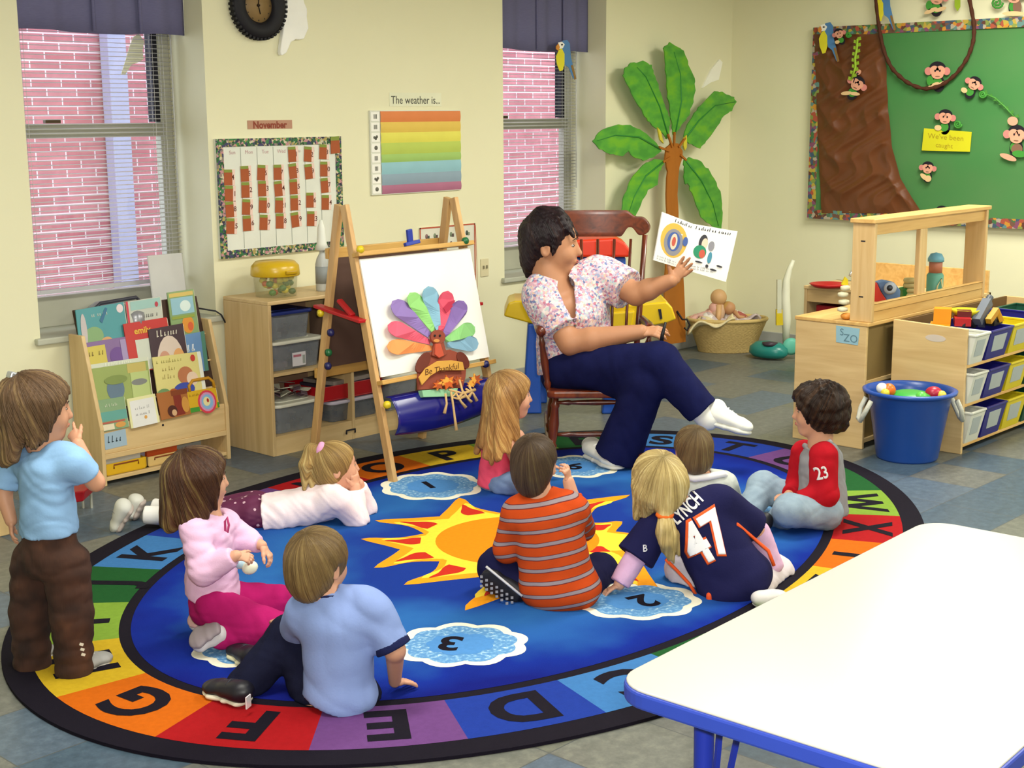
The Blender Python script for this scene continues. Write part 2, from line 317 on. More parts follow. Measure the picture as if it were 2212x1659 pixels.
# ================================================================ rug
RC, RA, RB, RT = V((4.033, 3.698, 0)), 2.175, 1.512, math.radians(9.07)
ru, rv = V((math.cos(RT), math.sin(RT), 0)), V((-math.sin(RT), math.cos(RT), 0))
def rp(a, b, t, z=0.): return RC+ru*(a*math.cos(t))+rv*(b*math.sin(t))+V((0, 0, z))
cols = {k: fabric(c, var=.15, sc=60, bmp=.6) for k, c in dict(blk='#14101c', red='#981218', org='#bd5c0c', yel='#bb9c22', lim='#749434', grn='#1a4f26', ltb='#396ea8', blu='#1a348c', pur='#623c74').items()}
def rug_blue():
    m, nt, b = new_mat('blue_rug_pile'); tc = N(nt, 'ShaderNodeTexCoord'); ln = N(nt, 'ShaderNodeVectorMath', operation='LENGTH')
    mp = N(nt, 'ShaderNodeMapping'); mp.inputs['Rotation'].default_value = (0, 0, -RT); mp.inputs['Scale'].default_value = (1/RA, 1/RB, 1); nt.links.new(tc.outputs['Object'], mp.inputs[0]); nt.links.new(mp.outputs[0], ln.inputs[0])
    nz = N(nt, 'ShaderNodeTexNoise', Scale=2.4, Detail=3.); nt.links.new(tc.outputs['Object'], nz.inputs['Vector'])
    ad = N(nt, 'ShaderNodeMath', operation='MULTIPLY_ADD'); ad.inputs[1].default_value = .35; nt.links.new(nz.outputs['Fac'], ad.inputs[0]); nt.links.new(ln.outputs['Value'], ad.inputs[2])
    r = ramp(nt, ad.outputs[0], [(.3, '#183288'), (.52, '#1b378c'), (.66, '#2a62a6'), (.78, '#2556a0'), (.9, '#132a88'), (1., '#111a70')]); nt.links.new(r.outputs[0], b.inputs['Base Color'])
    fz = N(nt, 'ShaderNodeTexNoise', Scale=420.); nt.links.new(tc.outputs['Object'], fz.inputs['Vector']); bump(nt, b, fz.outputs['Fac'], .6, .003); b.inputs['Roughness'].default_value = .95; b.inputs['Specular IOR Level'].default_value = .05; return m
def rug_cloud():
    m, nt, b = new_mat('cloud_blue_pile'); nz = N(nt, 'ShaderNodeTexNoise', Scale=70., Detail=4.); nt.links.new(mapped(nt), nz.inputs['Vector'])
    r = ramp(nt, nz.outputs['Fac'], [(.45, '#4f86bc'), (.58, '#6fa2cc'), (.7, '#b8d0dc')]); nt.links.new(r.outputs[0], b.inputs['Base Color']); b.inputs['Roughness'].default_value = .95; return m
rm = [cols['blk'], rug_blue(), cols['red'], cols['org'], cols['yel'], cols['lim'], cols['grn'], cols['ltb'], cols['blu'], cols['pur'], fabric('#e8e4d0', var=.1, sc=80), rug_cloud(), fabric('#4d86c4', sc=60), fabric('#e8951a', sc=60), fabric('#ecc93a', sc=60), fabric('#e0810f', sc=60), fabric('#b72a1c', sc=60)]
rug = MB(); n = 160; zt = .011
top = [rp(RA, RB, 2*math.pi*i/n, zt) for i in range(n)]
rug.prism(top, UPW, zt-.001)
def ell_poly(a, b, z, mi): rug.at(mi).poly([rp(a, b, 2*math.pi*i/n, z) for i in range(n)], UPW)
A1, B1, A2, B2 = 2.085, 1.42, 1.80, 1.145
# arc length table along the middle of the band
am, bm_ = (A1+A2)/2, (B1+B2)/2; K = 4000; ts = [2*math.pi*i/K for i in range(K+1)]; acc = [0.]
for i in range(K): acc.append(acc[-1]+(rp(am, bm_, ts[i+1])-rp(am, bm_, ts[i])).length)
per = acc[-1]
def t_at(s):
    s %= per; i = min(K-1, int(np.searchsorted(acc, s))); return ts[i]
def s_at(t):
    t %= 2*math.pi; return acc[int(t/(2*math.pi)*K)]
def nrm(t): return (ru*(bm_*math.cos(t))+rv*(am*math.sin(t))).normalized()
def hit(p, d, a, b):   # along d from p to the ellipse a,b
    px_, py_ = (p-RC).dot(ru), (p-RC).dot(rv); dx_, dy_ = d.dot(ru), d.dot(rv)
    A = (dx_/a)**2+(dy_/b)**2; B = 2*(px_*dx_/a**2+py_*dy_/b**2); Cc = (px_/a)**2+(py_/b)**2-1
    D = math.sqrt(max(0, B*B-4*A*Cc)); r = [(-B-D)/2/A, (-B+D)/2/A]; return p+d*min(r, key=abs)
seq = 'red org yel lim grn ltb blu pur'.split(); idx = dict(red=2, org=3, yel=4, lim=5, grn=6, ltb=7, blu=8, pur=9)
lettercol = {}
for i, ch in enumerate('FGHIJKLMNOPQRSTU'): lettercol[ch] = seq[i % 8]
lettercol.update(V='grn', W='lim', X='red', Y='org', Z='yel', A='lim', B='grn', C='ltb', D='blu', E='pur')
L0 = s_at(math.radians(152.3)); seg = per/26
for k, ch in enumerate('ABCDEFGHIJKLMNOPQRSTUVWXYZ'):
    # boundary H|I sits at L0; letters run clockwise seen from above
    s1 = L0-(k-8)*seg; s0 = s1-seg; sub = 8; o_, i_ = [], []
    for j in range(sub+1):
        t = t_at(s0+(s1-s0)*j/sub); p = rp(am, bm_, t); d = nrm(t); o_.append(hit(p, d, A1, B1)+V((0, 0, zt+.0006))); i_.append(hit(p, d, A2, B2)+V((0, 0, zt+.0006)))
    rug.at(idx[lettercol[ch]])
    for j in range(sub): rug.poly([o_[j], o_[j+1], i_[j+1], i_[j]], UPW)
    t = t_at((s0+s1)/2); yd = nrm(t); xd = V((yd.y, -yd.x, 0)); ctr = rp(am, bm_, t, zt+.001)
    if ch != 'V': rug.at(0).text(ch, ctr-yd*.093, xd, yd, .19, bold=.035, t=.0006)
ell_poly(A2-.04, B2-.04, zt+.0008, 1)
# sun
def flame(tip, base, w, mi, z, bend=0.):
    tip, base = V((tip[0], tip[1], 0)), V((base[0], base[1], 0)); d = tip-base; L = d.length; d.normalize(); s = V((-d.y, d.x, 0)); l, r = [], []
    for j in range(13):
        u = j/12; ww = w*max(0., 1-u**1.5)**.8*(1+.22*math.sin(u*6.5)); c = base+d*(L*u)+s*(bend*math.sin(u*math.pi*1.3)*L); l.append(c+s*ww+V((0, 0, z))); r.append(c-s*ww+V((0, 0, z)))
    rug.at(mi)
    for j in range(12): rug.poly([l[j], l[j+1], r[j+1], r[j]], UPW)
tips = [(778, 1170), (820, 1120), (800, 1222), (890, 1268), (975, 1078), (1350, 1130), (1345, 1195)]
tw = [PZ(*t, zt) for t in tips]; angs = sorted([(math.atan2((p-RC).dot(rv), (p-RC).dot(ru)), (p-RC).length) for p in tw])
SRAD = .33
full = [a for a in angs]
a0 = angs[-1][0]; 
ext = []
aa = sorted([a for a, _ in angs])
for i in range(len(aa)):
    nx = aa[(i+1) % len(aa)]+(2*math.pi if i == len(aa)-1 else 0); gap = nx-aa[i]; k = round(gap/.45)
    for j in range(1, k): ext.append((aa[i]+gap*j/k, .74+.1*(j % 2)))
full += ext
for q, (a, r) in enumerate(full):
    d = ru*math.cos(a)+rv*math.sin(a); s = rv*math.cos(a)-ru*math.sin(a); base = RC+d*(SRAD*.8); tip = RC+d*r; bd = .11*(-1)**q; z = zt+.0012+q*.00002
    flame(tip, base, .135, 13, z, bd); flame(base+(tip-base)*.78, base, .112, 14, z+.0004, bd); flame(base+(tip-base)*.74, base+(tip-base)*.34, .040, 16, z+.0008, bd*.5)
rug.at(14).poly([RC+(ru*math.cos(2*math.pi*i/48)+rv*math.sin(2*math.pi*i/48))*(SRAD*1.15)+V((0, 0, zt+.0018)) for i in range(48)], UPW)
rug.at(15).poly([RC+(ru*math.cos(2*math.pi*i/48)+rv*math.sin(2*math.pi*i/48))*SRAD+V((0, 0, zt+.0026)) for i in range(48)], UPW)
# clouds with numbers
def cloud(px, py, num, sx, sy, seed, numpx=None):
    c = PZ(px, py, zt); c.z = 0; rnd = random.Random(seed); ph = rnd.random()*6; nb = 9
    e1 = (RIGHT0*math.cos(.12)+HEAD*math.sin(.12)); e2 = V((-e1.y, e1.x, 0)); out = (c-RC).normalized()
    def ring(k, z): return [c+e1*(sx*k*math.cos(a)*(1+.10*abs(math.sin(a*nb/2+ph))))+e2*(sy*k*math.sin(a)*(1+.16*abs(math.sin(a*nb/2+ph))))+V((0, 0, z)) for a in (2*math.pi*i/72 for i in range(72))]
    rug.at(10).poly(ring(1, zt+.0014), UPW); rug.at(11).poly(ring(.84, zt+.0018), UPW); rug.at(12).poly(ring(.5, zt+.0022), UPW)
    o = PZ(*numpx, zt) if numpx else c.copy(); o.z = zt
    rug.at(0).text(num, o-out*.06+V((0, 0, zt*0+.0026)), V((out.y, -out.x, 0)), out, .12, bold=.03, t=.0004)
cloud(995, 1392, '3', .205, .17, 1, (972, 1392)); cloud(1375, 1298, '2', .21, .17, 2, (1392, 1300)); cloud(935, 1050, '1', .225, .22, 3, (925, 1048))
cloud(1242, 1008, '6', .2, .2, 4); cloud(1600, 1095, '5', .2, .2, 5); cloud(560, 1395, '4', .2, .17, 6)
solo('alphabet_rug', rug, rm, RC, 'large oval alphabet rug with a sun and clouds spread on the floor', 'rug')
# ================================================================ foreground table
TW = M('#bdbcb6', .3, .4, var=.015, coat=.3); TB = M('#2f46ae', .4, .4); TB2 = M('#1c2fa0', .35, .45); CHR = M('#9a9aa4', .2, .6, metal=.9)
tb = thing('activity_table', (2.9, 1.36, 0), 'white-topped activity table with blue edge and legs at front right', 'table')
def rrect(x0, x1, y0, y1, r, z, n=8):
    return [V((cx+r*math.cos(a0+j*math.pi/2/n), cy+r*math.sin(a0+j*math.pi/2/n), z)) for cx, cy, a0 in ((x1-r, y1-r, 0), (x0+r, y1-r, math.pi/2), (x0+r, y0+r, math.pi), (x1-r, y0+r, 1.5*math.pi)) for j in range(n+1)]
rot = Matrix.Rotation(math.radians(2.), 3, 'Z'); tc_ = V((2.13, 1.70, 0))
def tr_(pts): return [tc_+rot @ (p-V((2.13, 1.70, 0))) for p in pts]
MB().prism(tr_(rrect(2.13, 3.64, .94, 1.70, .085, .56)), UPW, .006).build('tabletop', TW, tb, bevel=.003)
MB().prism(tr_(rrect(2.126, 3.644, .936, 1.704, .088, .555)), UPW, .036).build('edge_band', TB, tb, bevel=.006)
for q, (lx, ly, ax, ay) in enumerate(((2.27, 1.56, -1, 1), (3.5, 1.56, 1, 1), (2.27, 1.08, -1, -1), (3.5, 1.08, 1, -1))):
    p = tr_([V((lx, ly, 0))])[0]
    MB().cyl(p+V((0, 0, .2)), p+V((ax*-.0, 0, .52)), .019, .022, 18).build('leg', TB2, tb)
    lg = MB().cyl(p, p+V((0, 0, .2)), .014, .014, 16).cyl(p, p+V((0, 0, .02)), .02, .017, 16).build('leg_foot', CHR, tb)
    MB().bar(p+V((-ax*.05, -ay*.01, .5)), p+V((-ax*.02, 0, .1)), .008, .012).bar(p+V((-ax*.11, -ay*.03, .5)), p+V((-ax*.022, 0, .1)), .008, .012).build('leg_brace', TB2, tb)
# ================================================================ things on the back wall
XW, ZW = V((1, 0, 0)), V((0, 0, 1)); NB = V((0, -1, 0)); NR = V((-1, 0, 0)); YR = V((0, -1, 0))
PAPER = M('#e9e8de', .7, .2); WHITE = M('#f0efe8', .5, .3)
BORDER = confetti(['#2f6b3a', '#a89858', '#3a7a46', '#3a3a5e', '#2a5a34', '#8a7a74', '#b8848a', '#1f4a2a', '#c8c0a4', '#2a2a40'], 85)
BORDER2 = confetti(['#3a6a40', '#c08428', '#7a4462', '#5a807c', '#a04a34', '#b09a3a', '#3a4e66', '#7c8a40', '#a89c88', '#5a3426', '#6a4a3a', '#4a6a50'], 42)
cx0, cx1, cz0, cz1 = 4.295, 5.118, .978, 1.583; CYF = WY-.018
cal = thing('calendar_board', (4.7, WY, cz0), 'white calendar board with flowery border hung on the wall left of the easel', 'calendar')
MB().bb(cx0, cx1, CYF, WY-.0003, cz0, cz1).build('backing', M('#d9dcd2', .5), cal)
for q, (a, b, c, d) in enumerate(((cx0, cx1, cz1-.04, cz1), (cx0, cx1, cz0, cz0+.04), (cx0, cx0+.042, cz0+.04, cz1-.04), (cx1-.042, cx1, cz0+.04, cz1-.04))):
    MB().bb(a, b, CYF-.004, CYF+.001, c, d).build('border_strip', BORDER, cal)
gl_ = MB()
cols7 = [cx0+.045+i*(cx1-cx0-.09)/7 for i in range(8)]
for x in cols7[1:-1]: gl_.bb(x-.0012, x+.0012, CYF-.0012, CYF, cz0+.045, cz1-.045)
gl_.build('column_lines', M('#8d9488', .7), cal)
for i in range(7): MB().text('SMTWTFS'[i]+('un', 'on', 'ue', 'ed', 'hu', 'ri', 'at')[i], (cols7[i]+.053, CYF-.001, cz1-.078), XW, ZW, .02, t=.0006).build('day_name', M('#c4a0a2', .7), cal)
CB, CG, CP, CK = M('#a0522c', .6), M('#7f8f3e', .6), M('#e3c6bc', .6), M('#5a2a20', .6)
cards = {0: [383, 418, 452, 488], 1: [375, 410, 447, 482], 2: [373, 407, 443, 480], 3: [372, 407, 443, 477], 4: [333, 369, 403, 438, 474], 5: [333, 370, 432, 472], 6: [328, 365, 400, 437]}
cxp = [496, 532, 568, 603, 636, 670, 703]
onm = ['first', 'second', 'third', 'fourth', 'fifth', 'sixth', 'seventh']; num = {0: [6, 13, 20, 27]}
first = True
for c in range(7):
    for r, y in enumerate(cards[c]):
        p = PY(cxp[c]+(y-400)*.045, y, CYF-.0018); w, h = .034, .040; tl = random.uniform(-.09, .09)
        xd = V((math.cos(tl), 0, math.sin(tl))); zd = V((-math.sin(tl), 0, math.cos(tl))); m = MB()
        def q4(a, b, d, e, dy): return [p+xd*a+zd*d+NB*dy, p+xd*b+zd*d+NB*dy, p+xd*b+zd*e+NB*dy, p+xd*a+zd*e+NB*dy]
        m.at(2).prism(q4(-w, w, -h, h, .002), NB, .002); m.at(0).prism(q4(-w, w*.5, -h, h*.72, .0032), NB, .001); m.at(1).prism(q4(-w, w*.45, h*.6, h*.98, .004), NB, .001)
        n_ = {0: 4, 1: 5, 2: 6, 3: 7, 4: 1, 5: 2, 6: 3}[c]+7*r
        m.at(3).text(str(n_), p+xd*.02-zd*.012+NB*.002, xd, zd, .026, bold=.01, t=.0008)
        lab = 'brown leaf-topped date card, %s from the top in the %s column of the calendar' % (onm[r], onm[c])
        solo('date_card', m, [CB, CG, CP, CK], p, lab, 'date card', 'date cards on the calendar')
p = PY(724, 312, CYF-.0075); m = MB(); m.at(0).prism([p+XW*a+ZW*b for a, b in ((-.03, -.05), (.035, -.045), (.03, .03), (-.03, .03))], NB, .003); m.at(1).prism([p+XW*a+ZW*b+NB*.001 for a, b in ((-.032, .02), (.03, .022), (.03, .045), (-.03, .04))], NB, .002)
solo('date_card', m, [CB, CG], p, 'brown date card pinned on the top right corner of the calendar border', 'date card', 'date cards on the calendar')
p0 = PY(584, 269, WY-.004); m = MB(); m.at(1).bb(p0.x-.145, p0.x+.145, WY-.003, WY-.0005, p0.z-.022, p0.z+.022); m.at(0).text('November', (p0.x, WY-.003, p0.z-.018), XW, ZW, .036, bold=.03, t=.001)
solo('month_sign', m, [M('#8a3d2c', .6), M('#b58a72', .6)], (p0.x, WY, p0.z), 'brown paper sign reading November above the calendar', 'sign')
# weather chart
wx0, wx1, wz0, wz1 = PY(798, 330, WY).x, PY(991.5, 330, WY).x, PY(905, 414, WY).z, PY(905, 240, WY).z; wxs = PY(819.5, 330, WY).x
wc = thing('weather_chart', ((wx0+wx1)/2, WY, wz0), 'rainbow striped weather chart with white symbol strip on the wall above the easel', 'chart')
MB().bb(wx0, wx1, WY-.012, WY-.0003, wz0-.004, wz1+.004).build('backing', M('#d6d8cc', .6), wc)
ys = [240, 263, 285, 307, 331, 348, 373, 396, 414]; pal = ['#d9824c', '#dcbc58', '#dcd65e', '#b4c65c', '#9cbf6a', '#8fbcc8', '#8a9fb0', '#a86a86']
for i in range(8):
    za, zb = PY(905, ys[i+1], WY).z, PY(905, ys[i], WY).z
    MB().grid(lambda u, w: V((wxs+(wx1-wxs)*u, WY-.014-.004*math.sin(w*math.pi), za+(zb-za)*w)), 2, 6).build('stripe', M(pal[i], .65), wc)
stp = MB()
for i in range(8):
    sy = MB()
    zz = wz0+(wz1-wz0)*(i+.5)/8; xx = (wx0+wxs)/2; stp.bb(wx0+.006, wxs-.006, WY-.014, WY-.012, zz-.024, zz+.024)
    k = i % 4
    if k == 0: sy.lathe([(.012, 0), (.012, .002)], (xx, WY-.014, zz), NB, 12)
    elif k == 1:
        for a, b in ((-.01, 0), (.008, .004), (0, -.006)): sy.lathe([(.008, 0), (.008, .002)], (xx+a, WY-.014, zz+b), NB, 10)
    else:
        for a in (-.009, 0, .009): sy.bb(xx+a-.002, xx+a+.002, WY-.016, WY-.014, zz-.012, zz+.012)
    sy.build('weather_symbol', M('#6a6a60', .7), wc)
stp.build('symbol_strip', WHITE, wc)
p0 = PY(898, 224, WY); m = MB(); m.at(0).bb(p0.x-.205, p0.x+.205, WY-.002, WY-.0005, p0.z-.014, p0.z+.062); m.at(1).text('The weather is...', (p0.x, WY-.002, p0.z), XW, ZW, .045, t=.001, w=.385)
solo('weather_sign', m, [M('#dfe0c4', .6), M('#4a4a44', .7)], (p0.x, WY, p0.z), 'strip reading The weather is above the rainbow chart', 'sign')
# clock
pc = PY(552, 12, WY); ck = thing('wall_clock', (pc.x, WY, pc.z-.17), 'round wall clock framed by a black knobbly tyre at the top of the wall', 'clock')
prof = [(.088, .002), (.086, .03), (.1, .045), (.135, .05), (.158, .042), (.168, .028), (.168, .008), (.16, .001)]
t = MB().lathe(prof, (pc.x, WY-.001, pc.z), NB, 56)
for i in range(44):
    a = 2*math.pi*i/44; d = V((math.cos(a), 0, math.sin(a))); sd = V((-d.z, 0, d.x)); R = Matrix((sd, V((0, -1, 0)), d)).transposed(); t.box(V((pc.x, WY-.024, pc.z))+d*.169, (.013, .034, .012), R)
t.build('tyre_rim', M('#15141c', .6, .3), ck)
MB().lathe([(0.0001, .02), (.089, .02), (.089, .004)], (pc.x, WY-.001, pc.z), NB, 40).build('clock_face', M('#8a7048', .5), ck)
mk = MB()
for i in range(12):
    a = 2*math.pi*i/12; d = V((math.sin(a), 0, math.cos(a))); mk.box(V((pc.x, WY-.0225, pc.z))+d*.075, (.006, .001, .006))
mk.build('hour_marks', M('#2a2018', .6), ck)
for a, L in ((.15, .06), (2.9, .045)): MB().bar((pc.x, WY-.024, pc.z), (pc.x+math.sin(a)*L, WY-.024, pc.z+math.cos(a)*L), .002, .006, V((0, 1, 0))).build('clock_hand', M('#1a1512', .5), ck)
MB().lathe([(.008, 0), (.006, .01), (0.0001, .012)], (pc.x, WY-.021, pc.z), NB, 16).build('hub_cap', M('#2a1c14', .4), ck)
def wobble(pts, amp, seed, k=3):
    rnd = random.Random(seed); out = []
    for i, a in enumerate(pts):
        b = pts[(i+1) % len(pts)]
        for j in range(k): u = j/k; out.append((a[0]+(b[0]-a[0])*u+rnd.uniform(-amp, amp), a[1]+(b[1]-a[1])*u+rnd.uniform(-amp, amp)))
    return out
def cut(pts, plane, off, t, name, mat, label=None, cat=None, group=None, parent=None, bev=0.):
    P = [(PY(x, y, plane) if off == 'y' else PX(x, y, plane)) for x, y in pts]; m = MB().prism(P, NB if off == 'y' else NR, t)
    c = sum(P, V())/len(P)
    if parent: return m.build(name, mat, parent, bevel=bev)
    return solo(name, m, mat, c, label, cat, group, bevel=bev)
cut(wobble([(622, -6), (655, -6), (664, 18), (663, 35), (667, 60), (657, 85), (640, 86), (629, 90), (620, 113), (608, 121), (606, 105), (612, 70), (616, 40), (620, 10)], 1, 3, 2), WY-.03, 'y', .03, 'paper_cloud', M('#f3f3ee', .8, .1), 'white puffy paper cutout on the wall right of the clock', 'paper cutout', bev=.006)
cut([(300, 72), (312, 90), (308, 108), (310, 128), (296, 136), (284, 140), (270, 162), (262, 160), (272, 128), (280, 100), (288, 80)], WINF-.02, 'y', .003, 'window_reflection', M('#d9d9bd', .8), 'cream shape standing in for a reflection on the upper glass of the left window', 'paper cutout')  # reflection in the pane, modelled as a flat cream shape on the glass
# white torn paper shape near the palm
cut([(1555, 128), (1561, 135), (1553, 172), (1536, 178), (1518, 190), (1526, 172), (1537, 150)], WY-.0125, 'y', .012, 'paper_feather', M('#f3f2e6', .8), 'white torn paper feather on the wall right of the palm top', 'paper cutout')
# poster behind the easel
ax0, ax1 = PY(904, 490, WY).x, PY(1025, 560, WY).x; az1, az0 = PY(1000, 484, WY).z, PY(1028, 640, WY).z
ps = thing('picture_chart', ((ax0+ax1)/2, WY, az0), 'white picture chart with red border on the wall behind the easel', 'chart')
MB().bb(ax0, ax1, WY-.008, WY-.0003, az0, az1).build('chart_sheet', M('#d8d6c6', .6), ps)
MB().bb(ax0, ax1, WY-.01, WY-.008, az1-.008, az1).bb(ax0, ax1, WY-.01, WY-.008, az0, az0+.008).bb(ax0, ax0+.008, WY-.01, WY-.008, az0, az1).bb(ax1-.008, ax1, WY-.01, WY-.008, az0, az1).build('red_border', M('#b4533c', .6), ps)
m = MB(); nx_, nz_ = 6, 7
for i in range(nx_):
    for j in range(nz_):
        xx = ax0+.03+(ax1-ax0-.06)*(i+.5)/nx_; zz = az0+.03+(az1-az0-.06)*(j+.5)/nz_; mi = random.randrange(4); m.at(mi)
        m.lathe([(.011, 0), (.011, .001)], (xx-.008, WY-.008, zz+.004), NB, 10, sy=1.4); m.at((mi+1) % 4).bb(xx, xx+.016, WY-.0092, WY-.008, zz-.012, zz+.008)
m.build('small_pictures', [M('#44504a', .6), M('#7d8a70', .6), M('#5a4848', .6), M('#8a6a6a', .6)], ps)
st = thing('string_marker', (ax1+.01, WY-.02, az0), 'red marker hanging on a red string beside the picture chart', 'marker')
a, b_ = PY(1027, 486, WY-.02), PY(1031, 640, WY-.02)
MB().tube([a, (a+b_)/2+V((.004, 0, 0)), b_], .0016, 6).build('string', M('#a8483c', .8), st); MB().lathe([(.012, 0), (.014, .03), (.01, .05), (.004, .055)], b_-V((0, 0, .05)), UPW, 12).build('marker_pen', M('#9a2c22', .4), st)
sp_ = PY(1046, 578, WY); swt = thing('light_switch', (sp_.x, WY, sp_.z-.05), 'beige double switch plate on the wall right of the picture chart', 'switch')
MB().bb(sp_.x-.035, sp_.x+.035, WY-.006, WY-.001, sp_.z-.055, sp_.z+.055).build('switch_plate', M('#d2c9a4', .4, .4), swt, bevel=.003)
for s in (-.014, .014): MB().bb(sp_.x+s-.004, sp_.x+s+.004, WY-.016, WY-.006, sp_.z-.006, sp_.z+.014).build('toggle', M('#8f8a70', .4), swt, bevel=.001)
# ================================================================ palm
PYL = 5.87
palm = thing('palm_cutout', PY(1455, 690, PYL), 'big cardboard palm tree with green fronds standing in the corner behind the chair', 'palm decoration')
def leafmat():
    m, nt, b = new_mat('green_card'); nz = N(nt, 'ShaderNodeTexNoise', Scale=7., Detail=3.); nt.links.new(mapped(nt, (1, 1, 2)), nz.inputs['Vector'])
    r = ramp(nt, nz.outputs['Fac'], [(.35, '#3f8a2c'), (.5, '#4f9a30'), (.65, '#66a823')]); nt.links.new(r.outputs[0], b.inputs['Base Color']); b.inputs['Roughness'].default_value = .5; return m
LEAF, LEAFD = leafmat(), M('#2f7d33', .5); TRK = M('#a0601c', .6, vs=(20, 20, 3), var=.2)
leaves = [
 ([(1440, 300), (1446, 285), (1448, 262), (1440, 235), (1428, 200), (1415, 165), (1408, 140), (1390, 132), (1362, 137), (1352, 146), (1347, 165), (1358, 185), (1372, 215), (1388, 240), (1400, 262), (1420, 278), (1436, 292)], [(1445, 300), (1425, 230), (1395, 165), (1376, 145)]),
 ([(1456, 292), (1470, 275), (1485, 255), (1495, 230), (1503, 195), (1500, 170), (1488, 140), (1478, 112), (1470, 104), (1448, 92), (1435, 103), (1438, 150), (1442, 200), (1448, 240), (1452, 270)], [(1458, 292), (1472, 220), (1470, 160), (1456, 112)]),
 ([(1478, 300), (1484, 270), (1500, 245), (1520, 220), (1545, 196), (1565, 200), (1585, 210), (1591, 220), (1580, 240), (1565, 250), (1545, 280), (1525, 305), (1512, 320), (1490, 310)], [(1476, 305), (1510, 260), (1545, 228), (1588, 220)]),
 ([(1428, 325), (1415, 305), (1390, 284), (1360, 270), (1330, 270), (1300, 282), (1281, 305), (1295, 322), (1320, 332), (1345, 336), (1358, 326), (1366, 338), (1390, 346), (1415, 338)], [(1426, 322), (1380, 296), (1330, 292), (1290, 304)]),
 ([(1436, 345), (1415, 343), (1390, 355), (1365, 385), (1350, 420), (1340, 468), (1350, 475), (1372, 470), (1385, 440), (1400, 412), (1420, 398), (1425, 370), (1433, 355)], [(1432, 350), (1395, 380), (1370, 425), (1355, 470)]),
 ([(1478, 345), (1490, 340), (1510, 346), (1530, 365), (1548, 395), (1558, 420), (1562, 460), (1558, 495), (1540, 490), (1515, 470), (1505, 440), (1492, 410), (1488, 395), (1480, 398), (1478, 365)], [(1482, 348), (1515, 390), (1540, 440), (1552, 488)])]
for q, (pts, rib) in enumerate(leaves):
    fr_ = MB().prism([PY(x, y, PYL-.004*q) for x, y in wobble(pts, 1.6, q+20, 4)], NB, .008).build('frond', LEAF, palm)
    MB().tube([PY(x, y, PYL-.004*q-.001) for x, y in rib], [.007, .006, .004, .002], 6).build('midrib', LEAFD, fr_)
for (a, b_) in (((1452, 318), (1443, 290)), ((1456, 315), (1457, 285)), ((1466, 318), (1480, 298)), ((1446, 326), (1424, 318)), ((1448, 340), (1432, 350)), ((1470, 335), (1482, 346))):
    MB().bar(PY(*a, PYL-.02), PY(*b_, PYL-.02), .014, .012, V((0, 1, 0))).build('stalk', TRK, palm)
for pts in ([(1426, 302), (1423, 286), (1421, 275), (1428, 284), (1434, 310)], [(1477, 315), (1478, 298), (1484, 292), (1484, 318), (1480, 325)]): MB().prism([PY(x, y, PYL-.024) for x, y in pts], NB, .01).build('banana', M('#c9bc38', .5), palm)
MB().prism([PY(x, y, PYL-.014) for x, y in wobble([(1440, 318), (1450, 310), (1465, 310), (1475, 325), (1473, 345), (1466, 370), (1464, 420), (1466, 480), (1472, 560), (1478, 620), (1481, 738), (1436, 745), (1436, 620), (1440, 560), (1442, 480), (1440, 420), (1443, 370), (1437, 345)], .8, 5, 3)], NB, .012).build('trunk', TRK, palm)
# ================================================================ bulletin board on the right wall
BX = 8.875; by0, by1, bz0, bz1 = 3.3, 5.298, .952, 2.271
bb_ = thing('bulletin_board', (WX, 4.3, bz0), 'large jungle bulletin board of green paper with patterned border on the right wall', 'bulletin board')
def greenpaper():
    m, nt, b = new_mat('green_paper'); nz = N(nt, 'ShaderNodeTexNoise', Scale=1.6, Detail=3.); nt.links.new(mapped(nt), nz.inputs['Vector'])
    r = ramp(nt, nz.outputs['Fac'], [(.35, '#3c7a3e'), (.6, '#4a7a44')]); nt.links.new(r.outputs[0], b.inputs['Base Color']); b.inputs['Roughness'].default_value = .8; return m
MB().bb(BX, WX-.0003, by0, by1, bz0, bz1).build('backing', M('#7a6a4a', .7), bb_)
MB().grid(lambda u, w: V((BX-.011-.004*math.sin(u*7+w*3)-.003*math.sin(w*17+u*5), by0+.01+(by1-by0-.02)*u, bz0+.01+(bz1-bz0-.02)*w)), 60, 40).build('green_paper', greenpaper(), bb_)
for a, b_, c, d in ((by0, by1, bz1-.062, bz1), (by0, by1, bz0, bz0+.062), (by1-.062, by1, bz0+.062, bz1-.062)): MB().bb(BX-.022, BX-.001, a, b_, c, d).build('border_strip', BORDER2, bb_)
def crumple(u, w):
    z = w; l = 1778-16*z; 
    rr_ = np.interp(1-w, [0, .18, .4, .62, .8, .92, 1], [1906, 1918, 1922, 1930, 1948, 1975, 1995]); x = l+(rr_-l)*u; y = np.interp(1-w, [0, 1], [74, 460]); p = PX(x, y, BX)
    a = 1.1-1.3*abs(math.sin(p.y*7+p.z*9+1.6*math.sin(p.z*6+p.y*3)))+.7-.9*abs(math.sin(p.z*15-p.y*5+1.8*math.sin(p.y*9)))+.4-.6*abs(math.sin(p.y*24+p.z*17+math.sin(p.z*21)*1.5))-.2
    e = min(1, u*8, (1-u)*8, w*8, (1-w)*8)
    return p+NR*(.021+.030*min(1, max(0, a+.6)/2)*(.3+.7*e))
MB().grid(crumple, 110, 120).build('crumpled_brown_paper', M('#63371a', .36, .5, var=.3, vs=(3, 3, 3)), bb_)
SKN, HAIRD, GRN2, YELP, BLU2 = M('#d59a80', .6), M('#1a1420', .6), M('#3f8a34', .6), M('#c8c41e', .6), M('#4f7fb4', .6)
MM = [HAIRD, SKN, M('#c97f78', .6), GRN2, M('#d9b888', .6), M('#7a5a48', .6)]
